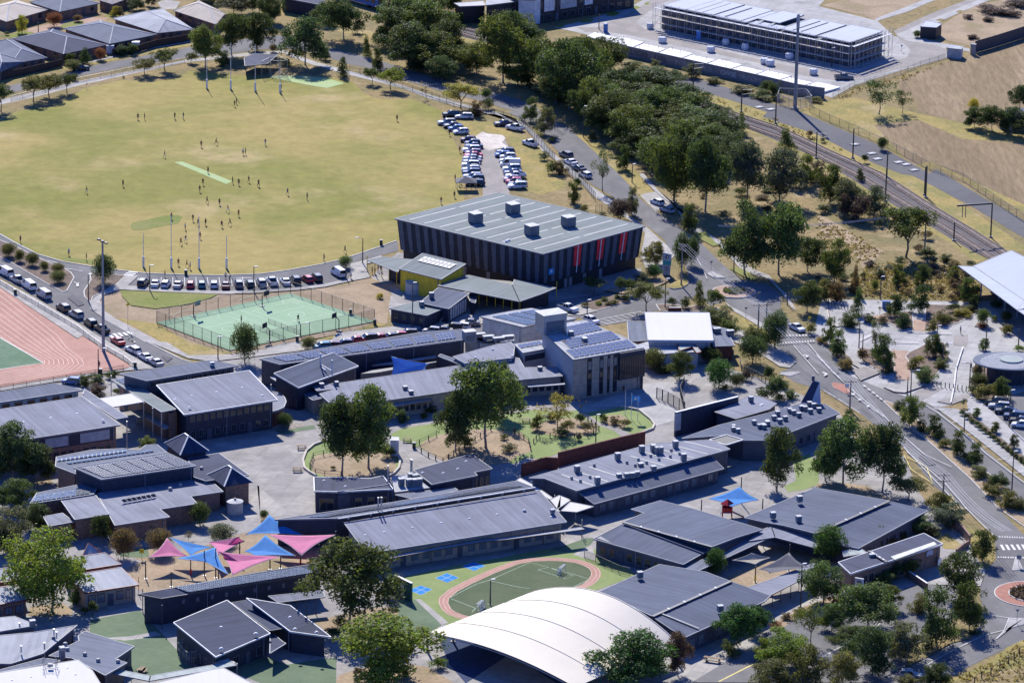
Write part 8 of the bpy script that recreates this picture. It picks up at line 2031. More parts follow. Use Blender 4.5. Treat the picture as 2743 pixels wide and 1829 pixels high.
lamp_post(-86.39,192.45,1.42,'street lamp with twin arms beside tall gums',.3,0)
power_pole(38.19,-51.9,9.99,'grey power pole with steel crossarm frame over street corner',-.9,2.6,'wooden power poles',low=True)
power_pole(53.98,-88.43,7.15,'wooden power pole on yellow verge below roundabout',.1,2.6,'wooden power poles',low=False)
power_pole(70.86,-140,6.47,'wooden power pole in front of east classrooms',.05,2.6,'wooden power poles',low=False)
power_pole(85.86,-194.19,4.77,'wooden power pole with two crossarms beside main road',.1,2.6,'wooden power poles',low=True)
power_pole(95.87,-21.67,10.51,'grey power pole beside leaning gum by railway',.2,2.6,'wooden power poles',low=False)
power_pole(55.96,-84.16,6.02,'power pole crossarm rising from round tree',.1,2.6,'wooden power poles',low=False)
q81=D2('-10 0 6 0 8 0 6 0')
wires('power lines strung between corner pole and verge pole',(38.2,-51.9,9.9),(54,-88.4,7),q81)
wires('power lines strung from verge pole to pole by east classrooms',(54,-88.4,7),(70.9,-140,6.4),q81,1.6)
wires('power lines strung along main road to double armed pole',(70.9,-140,6.4),(85.9,-194.2,4.7),q81,1.6)
wires('power lines running out of picture from double armed pole',(85.9,-194.2,4.7),(94.1,-236.5,8),q81,1.2)
wires('power lines crossing scrub to pole by railway',(95.9,-21.7,10.4),(47,-33,9),D2('-6 0 6 0 6 0'),1.5)
road_sign(-84.09,-92.5,5.72,'plastic_yellow','yellow diamond crossing sign on post by footpath',shape='diamond')
road_sign(45.32,-41.6,3.06,'trim_grey','grey give way sign on splitter island by roundabout',shape='giveway')
road_sign(51.74,-77.74,3.09,'trim_grey','grey give way sign on path by white roof',shape='giveway')
road_sign(93.48,-264.98,3.04,'trim_grey','grey give way sign beside lower roundabout',shape='giveway')
road_sign(93.19,-222.37,2,'plastic_yellow','orange crossing sign at kerb corner',shape='diamond')
road_sign(96.85,-233.97,2.24,'trim_grey','dark sign on small splitter island',shape='square')
road_sign(70.92,-128.83,2,'wall_white','small white keep left sign on red island',shape='square')
road_sign(65.75,-80.18,2,'plastic_yellow','yellow warning sign beside white sedan',shape='diamond')
road_sign(105.31,176.84,2.04,'trim_grey','give way sign at new road corner',shape='giveway')
road_sign(-69,-239.31,2,'plastic_yellow','yellow toy sign on sail court lawn',shape='square')
road_sign(-74.93,-269.56,2,'wall_white','red and white sign by bark bed',shape='square')
bollards((89.6,-122.5),(96.4,-126.1),9,'slim dark bollard in row across plaza entrance','row of dark bollards across plaza entrance')
bollards((70.9,-64.1),(75,-68.5),7,'dark bollard by bike area at top of plaza','dark bollards at top of plaza')
bin_(-74.41,-51.1,'dark green bin on oval kerb near goal')
bin_(-30.92,-23.47,'dark bin beside oval by gymnasium')
bin_(-35.86,-79.3,'dark bin at back fence of ball court')
bin_(-30.25,-86.48,'dark bin at right corner of ball court')
bin_(-46.66,-99.95,'dark bin beside round tree at court fence')
bin_(-80.15,-120.84,'grey bin against track fence')
bin_(-87.03,-125.95,'bin by thin post at track corner')
bin_(-111.27,-68.95,'dark bin on track path near left edge')
bin_(-19.44,-170.93,'dark bin by bed under second great gum')
hoop(-70.39,-83.27,-.62,'basketball hoop with clear board at far left of ball court',board='pane_pale')
hoop(-37.93,-91.95,2.6,'basketball hoop with dark board at front right fence',board='panel_dark')
hoop(-52.68,-100.28,2.6,'basketball hoop with dark board at front left fence',board='panel_dark')
hoop(-55.72,-74.68,-.62,'basketball hoop at back fence of ball court',board='panel_dark')
ball_net('long dark net barrier between two halves of ball court',D2('-536 -868 74 -82'),D2('-566 -907 73 -90'))
# -- fences
fence('court_fence','tall wire mesh fence round green ball court',q1,2.9,3.4,'mesh','metal_dark',post=.09,closed=True)
fence('track_fence','low pale wire fence along athletics track',D2('-1341 -330 185 -280 208 -338 59 -119 58 -88 24 -50'),1.1,3.2,'mesh','metal',mesh_m='wire_mesh_pale')
fence('track_fence','low rusty rail fence along near straight of athletics track',D2('-825 -1229 -113 -73 -132 -81 -108 -67'),1.2,3.4,'mesh','rust')
fence('oval_fence','thin wire fence along far side of oval beside street path',D2('-1312 1048 154 208 135 132 129 109'),1.2,4,'mesh','metal')
fence('oval_fence','wire fence following street path past umbrella trees',D2('-449 1434 59 -57 89 -114 79 -100 59 -89 83 -48 46 -53 41 -48'),1.5,4,'mesh','metal_dark')
fence('street_fence','tall brown wire fence between cars on grass and street',D2('7 925 23 -94 28 -125 20 -80 20 -73'),2,2.6,'mesh','metal_dark',mesh_m='wire_mesh_pale')
fence('street_fence','tall wire fence between shrubs and parked street cars',D2('125 439 31 -97 1 31 38 -190'),2.2,2.4,'mesh','metal_dark',mesh_m='wire_mesh_pale')
fence('net_cage','tall practice net poles and mesh behind far goal',D2('-678 1342 18 44 26 15 23 -41 -22 -14 -22 10'),4.5,4,'mesh','metal')
fence('street_gate','dark bar fence by gymnasium back gate',D2('194 84 30 7 25 66'),1.8,1.6,'picket','metal_dark')
fence('entrance_gate','tall black bar gate across entrance drive',D2('306 -1350 23 -29 33 -65'),2.4,2.4,'picket','metal_dark',post=.14)
fence('entrance_fence','black bar fence from entrance gate to street trees',D2('362 -1444 -6 120 11 69'),2,2,'picket','metal_dark')
fence('bed_fence','dark timber post and wire fence round bed of second gum',D2('-194 -1709 30 -55 30 -33 94 211 50 -18 -2 7 30 -63 4 -49'),1.1,2.6,'rail','timber_dark',post=.16)
fence('bed_fence','post and wire fence at left of second gum bed',D2('-195 -1702 11 18 18 26 15 30'),1.1,2.4,'rail','timber_dark',post=.14)
fence('bed_fence','dark post fence round sparse yellow tree bed',D2('48 -1663 11 47 45 -11 55 7 23 48 -22 64 -18 21'),1,2.4,'rail','timber_dark',post=.16)
fence('bed_fence','post and wire fence round bed inside ring lawn',D2('-399 -1847 4 63 40 30 0 14 0 -4'),1.2,2.2,'rail','timber_dark',post=.12)
fence('bed_fence','post and wire fence at front of ring lawn bed',D2('-398 -1854 12 -30 19 -10 32 -4'),1.2,2.2,'rail','timber_dark',post=.12)
fence('playground_fence','dark wire fence between playground and ribbed classrooms',D2('145 -2337 21 -23 43 -56 21 -14'),1.5,2.4,'mesh','metal_dark')
fence('roadside_fence','old post and wire fence in dry scrub at bottom right',D2('814 -2987 31 60 18 17 19 34 18 23 24 45 32 41'),1.5,2.8,'rail','timber_dark',post=.16)
fence('plaza_barrier','black bar fence beside turning circle',D2('492 -1098 0 -48 34 -52 21 -53'),1.4,2.2,'picket','metal_dark')
brick_wall('tall brown brick wall stepping down beside footpath at right',D2('860 -2123 16 -47 10 -56'),2,'wall_brick','wall_brick')
brick_wall('low dark brick wall by street corner below front office',D2('855 -2284 16 32 12 19'),1.2,'wall_brick','wall_brick')
brick_wall('low red brick sign wall behind white roof',D2('347 -721 29 2'),.9,'wall_red_brick','trim_white')
# -- trees and shrubs
trees('umbrella','dark',None,'low umbrella trees along far side of oval',[(-132.5,93.2,7.8,6,'umbrella tree cut by left edge of picture beside oval'),(-117.6,114.1,5.4,5.5,'umbrella tree with brown stem at right of left clump'),(-38.3,129.9,4.5,4.4,'dark umbrella tree at left of pair by net strip')])
trees('umbrella','olive',None,'low umbrella trees along far side of oval',[(-125.3,103.8,6.8,7.2,'umbrella tree second from left beside oval'),(-121.8,109.4,6.2,7.5,'broad umbrella tree third from left beside oval'),(-99,135.1,4.6,6.6,'umbrella tree left of pair by street path'),(-93.9,139.2,6.2,7,'taller umbrella tree right of pair by street path')])
trees('round','dark',None,None,[(-116.9,127.3,2,2.1,'small round tree beside left umbrella clump'),(-8,115.6,3.1,2.9,'small dark tree right of yellow umbrella tree'),(38.6,-39.4,9.2,4.6,'dark tree behind corner power pole, left'),(41,-34.7,7.1,3.8,'dark tree behind corner power pole, right'),(108.5,-64.2,1.7,2.7,'small round tree under station roof, left'),(109.8,-75.2,2.6,2.8,'small round tree under station roof, right'),(57.2,-98.4,9,6.2,'dark round street tree beside white sedan'),(92.6,71.8,3.6,2.8,'single dark bush by service road'),(111,194.2,2.1,2.8,'green bush beside dark shed'),(-92.3,-58.9,7.1,5.5,'dark egg shaped tree beside floodlight mast'),(-57.1,-115.8,9,6.4,'dark round tree at corner of ball court fence'),(-46.2,-160.1,3.7,3.4,'dark round shrub at corner of east teaching block'),(-17.9,-151.4,1.2,2,'small round bush on path by administration wing'),(42.8,-110.2,4,4.2,'dark tree right of kindergarten porch'),(51.9,-108.9,6.5,6.5,'large dark round tree beside white roof'),(47.8,-126.3,3.2,3.5,'small dark tree at edge of turning circle'),(54.8,-96.6,3,4.8,'dark tree below verge hedge'),(78.2,-184.5,3.3,2.4,'small round tree on verge of main road'),(99.1,-124.6,3.7,3.9,'dark bush below oval kiosk, left'),(-59.4,-219.7,4.8,4.5,'dark round tree beside cream tank'),(-47.3,-215.8,2.2,1.8,'small dark tree alone on paved yard')])
trees('round','olive',None,None,[(-118.3,137.5,3.2,4.6,'roundish tree over dark car on street'),(-44,-105.8,3,3.8,'small round tree beside turquoise car'),(30.4,-115,4.9,5.7,'yellowish tree against kindergarten')])
trees('shrub','brown',None,None,[(-104.2,130.3,.8,.8,'tiny brown bush alone at oval edge'),(82.1,-78.3,1.8,3,'brown bush on plaza edge'),(94.5,-20.8,1.9,3.1,'brown grass bush behind leaning gum'),(74.8,82.5,2,2,'brown bush on yellow verge'),(73.3,-224.8,2,3.6,'dry bush behind front office'),(75.8,-106.5,2.8,2.9,'reddish low planting in left plaza bed'),(51.4,-265,1.5,2.7,'brown bush in forecourt bed')])
trees('bare','brown',None,None,[(-113,119.2,2.3,.9,'dead bare stump at oval edge'),(-23.7,114.7,4.6,4.1,'nearly bare small tree on oval edge'),(81.9,-71.5,3.4,2.7,'nearly bare young tree on plaza'),(14.6,-145.7,3.2,2.3,'bare stemmed small tree in front of beige block')])
trees('gum','green',None,'tall gums behind far goal',[(-83.5,144.6,11.5,8.3,'bright topped gum furthest left behind far goal')])
trees('gum','dark',None,'tall gums behind far goal',[(-77.3,158.2,12,9,'tall dark gum in middle behind far goal'),(-70.7,162.5,11.4,9.4,'tall dark gum at right of group behind far goal')])
trees('shrub','grey',None,None,[(-87.6,148.6,3.1,3.9,'grey bush at foot of leftmost tall gum'),(-44.4,186.7,3.5,4,'grey bush on dry slope beyond street'),(-65.5,151.6,1.5,1.8,'grey bush at corner of shelter'),(37,152.4,2.8,3.3,'grey bush at foot of site wall'),(7.2,55.7,2.3,3.1,'grey bush at street fence, upper'),(29.2,-51.2,3,4,'grey bush in front of gymnasium wall'),(-.1,-171.9,1.9,3.6,'grey plants in bed of greatest gum'),(97.5,-127.8,2,2.6,'grey bush beside bollards')])
trees('bank','dark',None,None,[(-78.8,146.8,4.6,5.1,'dark shrub mass between tall gum trunks'),(-120.2,146,3.1,4.2,'dark hedge block behind fence, left'),(-107,155.8,2.9,4.5,'dark hedge between two masonry boxes'),(-104.1,157.3,3.1,3.6,'dark hedge right of second masonry box'),(-136.1,128.8,3,3.2,'dark hedge at left edge behind street'),(14.4,16.4,5.7,3.5,'dark tall shrub behind street gate'),(74.3,-80.9,3.5,5.9,'dark planting at top of plaza'),(86.7,-80.5,3.6,4.7,'dark rounded bush on plaza'),(96.3,-24.4,2.2,4.4,'dark bush at foot of leaning gum'),(100.2,-27.8,1.9,3.9,'dark bush right of leaning gum'),(67.7,123.3,4.5,4.1,'dark bush against site wall left of monopole'),(66.1,129.1,3.3,4.1,'dark bush on graffiti wall'),(-89.7,-134.2,2.7,3.5,'dense hedge bush at track corner, left end'),(-87.1,-131.7,2,4,'dense hedge bush at track corner, middle'),(-22.4,-154.2,3,3,'dark bush against administration wing'),(-17.3,-146.9,1.5,4.2,'dark shrubs against administration wing right of great gum'),(-24.7,-176.9,2.8,3.4,'dark bush at right of ring lawn'),(33,-117.2,2,4.8,'dark hedge between kindergarten and beige block'),(55.8,-133.4,5.2,4.4,'dark garden bush behind staff room'),(81.4,-216.7,2.3,5.2,'dark bushes behind front office'),(75.7,-220.2,2,3.9,'dark bush at back wall of front office'),(93,-102.2,3.3,3.6,'dark bush at back of right plaza bed'),(40.2,-284.1,3.2,4,'dark bush at forecourt edge')])
trees('gum','dark',None,None,[(-68.9,196.6,8.6,7.1,'dark gum at top behind far goal gums'),(-87.7,220.8,4.5,9.5,'dark gum behind cream house at top'),(-72.8,208.4,6.7,8.1,'dark gum at top above shelter'),(-107.3,209.6,3.5,5.3,'dark tree behind small beige house at top'),(-57,149.2,13.6,12.8,'great dark gum between shelter and conifer'),(-47.8,178.3,11.9,11.6,'tall gum on dry slope beyond street'),(53,-42,17.5,11,'huge dark gum beside roundabout, left part'),(67.6,-38.3,8.2,8.4,'dark gum right of huge gum by roundabout'),(65.8,-70,7.3,6.2,'dark bushy tree at left of plaza path'),(118,95.9,5.6,6.3,'dark tree at left of farm house clump'),(122.3,92.8,7.1,7.1,'dark tree in middle of farm house clump'),(127.1,89.8,7.4,7.4,'dark tree at right of farm house clump'),(131.9,117.7,6.3,5.8,'dark tree cut by right edge above farm house'),(130.8,86.8,6.7,7.1,'dark tree cut by right edge below farm house'),(-33.3,-188.7,16.6,10.6,'great gum inside ring lawn, leaning left stem'),(-11,-172.9,13.6,7.4,'drooping gum left of greatest gum'),(-1.5,-148.9,12.1,5.3,'right branch of greatest gum'),(35.8,-122.4,6.7,5.9,'dark tree left of kindergarten porch'),(53,-193.4,13.9,7.3,'dark gum at end of small lawn'),(74,-192.2,14.5,8.4,'spreading gum beside main road, right of two'),(-97.9,-196.3,12.5,10.5,'dense dark gum at left edge beside brick block'),(-93.4,-195.4,7.9,8.1,'dark gum right of dense gum at left edge'),(-98.2,-212.8,4.6,5.4,'dark gum at left edge near solar sheds'),(-90.3,-224.6,5.9,6.4,'dark gum in front of brick library wall'),(-95.2,-238.6,5.3,4.6,'shaded gum behind bright gum'),(-77.5,-230.8,5.7,3.6,'dark tree against library front'),(-68.7,-225.9,3.3,3.8,'dark trees in shade of library'),(-28.6,-271.6,16,15.8,'big dark gum between navy wing and green turf'),(84,-253.3,9.8,7.2,'dark leaning gum by corner footpath'),(65.1,-292.1,9.5,9,'dark gum with shade under it at bottom')])
trees('gum','grey',None,None,[(-79.9,206.4,6.4,10,'greyish gum at top beside cream house'),(-103.6,214,3.9,3.8,'grey green tree by concrete driveway at top'),(64.1,21,13.5,10.7,'grey green gum at top left of dry slope'),(79.9,10.7,8.9,7.4,'grey bushy tree by railway'),(85.2,-212,5,6.7,'grey green gum at corner of front office'),(-94.2,-236.1,8.9,8.8,'grey shaded gum at left edge')])
trees('tall','gold',None,None,[(-136.1,178.4,5.5,2.9,'thin yellowing tree in front garden of court'),(-112.6,201,3,2.8,'yellow tinged young tree on court lawn'),(-29.9,-66.5,1.3,1.5,'tiny yellow sapling on dry grass')])
trees('round','red',None,None,[(-128.2,187.6,4.1,4,'reddish garden tree in front of grey court house'),(-112.1,150.4,3.5,3,'red leaved tree behind fence')])
trees('round','brown',None,None,[(-122.4,194.1,2,2.5,'small reddish tree beside court lawn'),(-66.3,162.9,2.3,2.4,'brown bush behind shelter'),(99.7,-116.1,2.9,2.9,'brownish bush touching oval kiosk'),(-72.5,-238.9,6.1,5.5,'round tree with brown tinged top by sail court'),(-65.8,-236.1,5.1,4.8,'round brownish tree behind leftmost pink sail')])
trees('tall','brown',None,None,[(-111.2,201.1,2.9,2.2,'rusty young tree at end of court lawn')])
trees('cone','dark',None,None,[(-115.8,145.7,4.6,4.2,'dark cypress hedge clump behind fence'),(-46.4,137.1,5.6,3.8,'dark rounded conifer at oval edge'),(-41,159.6,5.9,3.5,'dark pointed tree on far side of street'),(-15.7,198.3,3.8,3.4,'dark pointed tree by dark shed at top'),(57.6,86.2,5.7,3.4,'dark conifer standing by railway track'),(77.1,-72.3,6.7,4.1,'dark rounded tree at top of plaza'),(84.9,42.4,3.1,3.6,'dark tree touching near railway track'),(67.9,68.8,6.1,5.9,'dark conifer standing by railway track, right one'),(80.5,-114.9,2.7,3.6,'dark bush at foot of left plaza bed'),(-81.1,-226.3,3,2.6,'dark pointed bush against library front')])
trees('shrub','dark',None,None,[(-140.2,176.2,1.1,1.8,'low dark bush on left front lawn'),(-120.8,174.5,1.7,2.7,'dark bush in courtyard of charcoal house'),(9.2,73.2,1.6,2.5,'low dark bush under pale leafed street tree'),(1.5,94.4,1,1.7,'small bush on verge by fence'),(15.3,31.1,2.3,2.2,'dark bush against street fence'),(35.7,-68.2,2.1,2.7,'dark bush left of red sign wall'),(38.7,-69.4,2.9,2.7,'dark bush right of red sign wall'),(103.5,-65,3.4,3.2,'dark bush under station eave'),(87.1,-50.4,2.1,2,'dark bush below green scrub tree'),(79.2,-77.6,2.3,3.2,'dark bush behind plaza path'),(98.5,-68.7,2.2,3.5,'dark bush in plaza hedge, middle'),(89.8,-28.6,1.3,3.1,'dark bush left of leaning gum trunk'),(74.1,12.3,1.9,4.2,'dark bush on edge of dry slope'),(87.4,59,2.2,2.2,'dark bush at foot of lone mast'),(53.1,-133.6,2.7,3.7,'dark bush by staff room'),(54.9,-122.8,3.7,2.8,'bush along entrance fence'),(57.8,-126.4,1.7,3.1,'dark bush against low brick wall'),(-77,-269.1,1.5,1.8,'dark bush at bark bed edge'),(-75.5,-269.6,3,2.6,'dark bush in shade of brick classrooms'),(75.9,-280,2.1,2.4,'dark bush on verge of lower road'),(85.1,-270.6,.9,2.4,'low dark bush at lower roundabout corner')])
trees('tall','dark',None,None,[(-51.9,155.2,3.4,3,'thin dark tree between great gum and conifer'),(-37.4,144,6.4,3.6,'slim dark tree above umbrella pair'),(3.7,93.4,6.6,4,'dark street tree left of pale leafed one'),(26.8,48.1,6.4,3.9,'slim tree on verge above street bend'),(41.3,-7.1,7.2,5,'small dark street tree below great gums'),(85.5,-72.6,5.4,4.2,'dark tree left of blue notice board'),(91,-69.2,6.5,4.7,'dark tree right of blue notice board'),(93.5,-46.8,5,3.6,'dark tree in middle of scrub'),(102.7,-60.7,6,4,'dark tree at corner of station'),(76.2,20.4,9.8,6.5,'dark tree by railway, middle'),(69.9,-150.4,3.6,3,'dark young tree at foot of power pole'),(69.3,-94.1,6.1,3.2,'slim dark tree at zebra crossing'),(80.2,-112.6,8.2,4.1,'tall tree in left plaza bed'),(91.1,-101.6,5.1,3.6,'tall dark tree in right plaza bed'),(103.8,-130.4,4.7,3.5,'dark tree below oval kiosk, right'),(90.3,-231.3,6.7,4.6,'dark street tree at kerb corner'),(84.5,-268,9.1,5.8,'dark street tree left of lower roundabout'),(77.7,-276.9,11.7,7.2,'tall dark tree with its shadow on road'),(76.9,-296.8,4.3,4.2,'dark small tree at bottom edge by road'),(74.9,-296.9,3.8,3.8,'bushy small tree at bottom edge')])
trees('umbrella','bright',None,'low umbrella trees along far side of oval',[(-33.3,124.3,5.8,7,'bright topped umbrella tree at right of pair by net strip')])
trees('umbrella','yellow',None,'low umbrella trees along far side of oval',[(-14.5,105.8,6.6,9.5,'large yellow topped umbrella tree above parked cars')])
trees('shrub','olive',None,None,[(-7.3,105.2,3.1,3.5,'olive bush by street path'),(9.1,43.2,3.4,3.6,'olive bush at street fence, middle'),(16.6,9.1,1.8,2.5,'green shrub by bar fence behind gymnasium'),(20.9,6,.8,2.1,'low shrub by gate'),(30.6,-30.8,2.7,3.1,'bush at corner of gymnasium'),(95,-77.4,3.2,3.7,'olive bush in plaza hedge, left'),(109,-84,2.4,3.4,'spreading bush on plaza by right edge'),(65.6,-86.8,2.6,3.2,'bush at kerb by white sedan'),(78.6,119.4,1.5,4.4,'olive bush right of monopole fence'),(-1.2,-164.1,1.4,2,'small bush in bed of greatest gum'),(-9.1,-169.6,2.6,3.8,'bush between two courtyard gums'),(-35.2,-185.1,.8,1.3,'small tuft in ring lawn bed'),(45.4,-128,1.2,2.8,'low planting under lush round tree'),(56.6,-136.4,2,2.6,'olive bush at foot of blue fin'),(53.8,-262.5,1.7,2.7,'olive bush in forecourt bed')])
trees('bank','brown',None,None,[(-10.5,98,4.4,4.3,'brown leaved bush beside yellow umbrella tree'),(11,42.8,3.8,4.1,'brownish bush at street fence, lower'),(72.8,-61,4.7,5,'brown bushes behind bike area')])
trees('gum','green',None,None,[(-53.5,197.2,6.2,6.8,'gum on dry slope at top'),(60.8,-41.5,17.6,12.8,'huge dark gum beside roundabout with bright crown'),(73.3,-46.4,10.2,6.3,'gum with clear trunk at right of roundabout gums'),(-28.2,-184,18.1,10.5,'great gum inside ring lawn, right stem'),(-4.9,-169.7,19.2,14.7,'greatest gum with wide crown in courtyard bed'),(66.4,-188.6,14.3,11.9,'huge spreading gum beside main road, left of two'),(63,-186.1,9.4,6.7,'lower gum beside small lawn'),(79.3,-215.5,3.6,5.9,'green tree above front office'),(-95.4,-213.3,6.6,7.3,'green gum below dense gums at left edge'),(58.5,-256.5,8.6,7.9,'gum in front of front office end'),(65.7,-269.9,8.8,10.7,'broad gum in middle of lower car park'),(70.4,-258.2,4.8,4.9,'gum top right of broad car park gum'),(59.2,-270.8,5.6,5.8,'gum right of open bent gum'),(62.4,-278,3.9,5.3,'green gum behind dark bottom gum')])
trees('bank','olive',None,None,[(-62.1,148.2,2.1,4.5,'olive bushes right of shelter'),(44.5,-81.6,4.5,8.4,'long olive hedge bush right of white roof'),(52.5,-95.1,4.1,5.8,'olive hedge bush at end of verge'),(96.5,-74.8,1.6,4.9,'long low hedge on plaza, front'),(102.1,-67.6,1.6,4.5,'olive low hedge on plaza, back'),(65.2,120.7,1.5,5.8,'yellow green bushes along site wall'),(52.3,137.7,1.8,5.3,'olive bushes below graffiti, left'),(59.3,127.4,2.4,7.6,'olive bushes below graffiti, middle'),(92.3,-110.2,2.5,4.1,'olive planting at right of plaza bed'),(86.2,-111.4,2.8,2.6,'olive planting at left of right plaza bed'),(99.9,-131.4,3.4,4.7,'olive bushes below oval kiosk'),(102.7,-127.5,2.5,3.1,'olive bush behind station cars'),(76,-260.2,3.8,4.4,'olive bush beside tall dark tree')])
trees('gum','dark','dense dark gum in belt between street and railway','dense gums filling belt between street and railway',[(-34.1,171.9,11.2,12.2),(-29.3,150.8,12.3,15.3),(-18.7,157.9,11.4,12.1),(-19.7,212.8,6.7,9.9),(-20,134.4,7,8.3),(-15.5,148.2,6.7,8.4),(-27.3,143.5,6.4,8),(-2.5,169.4,11.5,9.3),(3.4,168.6,7.8,9.6),(13.9,107.4,19.3,15.2),(24,147.6,9.8,10.9),(23.3,119.8,7.2,11.8),(10.2,112.9,8.1,10.3),(18,117,8.4,9.2),(16.5,140.9,11.3,10.9),(28,103.8,8.3,13.4),(22.5,83,9.4,11.4),(35.4,125.5,7.2,15.4),(51.2,74.1,8.7,13.1),(32.9,61.9,7.8,13.6),(44,60.6,6.9,13.6),(51.5,54.7,6.9,11.2),(39.6,107,6,9.2),(30.5,85.9,8.2,10.4),(47.6,87.2,5.3,9),(17.9,104.2,11,8.4),(20.1,96.4,9.4,9.1),(24.9,85.4,4.7,7.6),(27.6,61.5,4.9,7.8),(35.8,69.7,6.7,11.3),(42.1,81.2,6.4,9.7),(31.2,73.7,6.7,8.9),(51.8,98.8,4.1,7.7),(54.8,82.1,4.4,8),(34.8,51.4,6.3,9.4),(31.7,99.5,5.9,8.4),(41.9,135.6,3.7,6.1),(20.8,99.8,10.4,11.6),(26.2,80,12.5,13.8),(41.5,62.5,8.6,12.9),(26.8,117.7,8.7,11.7),(45,104,8,10.6),(53.5,53.7,8.9,11.1)])
trees('gum','green','dense dark gum in belt between street and railway','dense gums filling belt between street and railway',[(-32.9,183.7,11.3,12.3),(-24.8,177.8,11.9,14.2),(-22.9,145.1,10.7,13.1),(-27.2,201.4,10.2,12.5),(-10.9,142.4,8.9,9.4),(-3.7,133.8,19.2,13),(-.9,173.3,10,11.1),(.2,132.3,7.3,10.1),(7.3,128.1,14.2,11.8),(18.7,126.6,14.8,11.8),(30.8,142,4.3,8.3),(37.8,89.8,6.5,12.9),(43.9,85.8,6.7,11.8),(28.3,73.5,10.4,11.3),(47.6,46,5.7,12.1),(39.5,70,8.1,11.3),(31.1,69.3,11.3,13),(35.9,97.6,9.5,12.6),(40.8,97.9,7.7,13.3),(46.5,70.5,8.1,12.3),(36.1,45.2,9.4,12.1),(33.5,91.7,9.7,11.5),(49.8,61,8.6,11.2),(17.8,93.9,11.8,9.8),(23.6,95.5,9.7,10.5)])
trees('tall','grey',None,None,[(46.6,143.3,3.8,4.5,'grey green tree in front of site wall'),(7.2,81.3,7.3,4.5,'pale leafed street tree on kerb with clear trunk'),(28.1,6,7.3,3.6,'slim grey tree at kerb behind gymnasium'),(86.2,9.2,7.7,5.8,'grey green tree right of railway scrub'),(103,-163.5,3.1,2,'young street tree fourth along hedge path'),(71.7,-284.7,7.8,6.9,'grey brown tree beside tall dark tree')])
trees('tall','olive',None,None,[(19.4,76.1,2.6,2,'thin young tree on verge left of gums'),(32.5,-35.2,5.7,3.8,'tree between gymnasium and pylon sign'),(100.9,-42.8,3.5,2.8,'olive tree beside station eave'),(69.8,-62,5.5,3.8,'olive tree behind bike area'),(92.6,-83.4,2.8,2.7,'small tree at end of plaza hedge'),(68.9,35,5.6,4.9,'yellowish tree by railway'),(71.4,-223.6,4.1,2.3,'palm like slim tree behind front office'),(52.9,-297,7.4,6.1,'olive tree with twisted trunk at bottom'),(70.6,-297.2,2.1,3.8,'olive treetop at bottom edge')])
trees('sparse','grey',None,None,[(21.3,27.7,10.5,5.4,'tall open grey tree beside street near gymnasium'),(94.8,-137,2,2,'wispy young tree at head of hedge row'),(78.7,-102.3,8.3,3.6,'wispy tree behind left plaza bed'),(70.6,-278.1,4.1,4.8,'thin grey tree between car park bays')])
trees('round','purple',None,None,[(25.2,1.9,5.5,5.8,'round purple brown tree behind gymnasium')])
trees('gum','green',None,'big gums along street with pale trunks',[(38.5,19.7,20,12.9,'great gum with tall pale trunk beside parked pale hatchback')])
trees('gum','dark',None,'big gums along street with pale trunks',[(45.8,10.7,18.9,11.2,'second great gum to right of parked pale hatchback')])
trees('gum','grey',None,'big gums along street with pale trunks',[(56.1,19.4,15.7,8.9,'slender gum on dry slope with straight trunk')])
trees('round','lush',None,None,[(32,-47,3.5,3.8,'round green bush below pylon sign'),(43.9,-127.3,6.7,6.7,'lush round tree in middle of turning circle'),(39,-243.3,6.1,4.4,'round dark tree between ribbed roofs'),(61,-233.5,7.7,6.8,'tall rounded dark tree by grey sail')])
trees('umbrella','dark',None,None,[(18.3,-58.9,3.7,5.3,'dark flat topped tree in front of gymnasium wall'),(24.4,-60.3,4.1,3.5,'small flat topped tree, left of two by garden'),(25.9,-59.7,3.7,3.3,'small flat topped tree, right of two by garden'),(91.3,-25.2,12.6,12.9,'wide gum with leaning trunk beside railway')])
trees('umbrella','olive',None,None,[(29.8,-72.4,6.6,7.9,'broad open umbrella tree above white roof'),(78.8,-197.3,5,7.2,'olive topped spreading tree beside ribbed roof')])
trees('shrub','olive',None,'low shrubs in gymnasium garden bed',[(16,-70.1,1.2,2,'low shrub at left end of mulch bed by gymnasium'),(21.4,-68.3,.9,2.2,'low shrub at centre of mulch bed by gymnasium'),(22.8,-67.3,1.2,2,'low shrub at right of centre of mulch bed by gymnasium')])
trees('shrub','bright',None,'low shrubs in gymnasium garden bed',[(19.2,-68.2,1.1,2.2,'low shrub at left middle of mulch bed by gymnasium')])
trees('shrub','dark',None,'low shrubs in gymnasium garden bed',[(20.6,-64.9,1,2.2,'low shrub at upper middle of mulch bed by gymnasium'),(25.3,-65,1.6,2.5,'low shrub at right end of mulch bed by gymnasium'),(27.9,-60.5,1.3,2,'low shrub at far right of mulch bed by gymnasium')])
trees('shrub','green',None,'low shrubs in gymnasium garden bed',[(23.5,-62.7,1.1,2,'low shrub at upper right of mulch bed by gymnasium')])
trees('shrub','bright',None,None,[(11.3,-77.5,1.3,2.7,'bright green bush beside driveway ute'),(110.4,-97.1,1.5,3.1,'bright bush behind oval kiosk'),(-12.1,-292.4,2.3,3.4,'pale green bush at left foot of canopy')])
trees('cone','green',None,None,[(41.6,-67.4,6.1,3.7,'green conifer by roundabout exit')])
trees('shrub','green',None,None,[(44.9,-69,4.6,5.2,'broad green bush right of conifer'),(107.1,-74.5,1.4,2.2,'green bush by small plaza tree'),(-82.2,-139.8,1.5,2.6,'green bush beside open link'),(78.8,-105.5,3.8,3.1,'green bush in left plaza bed')])
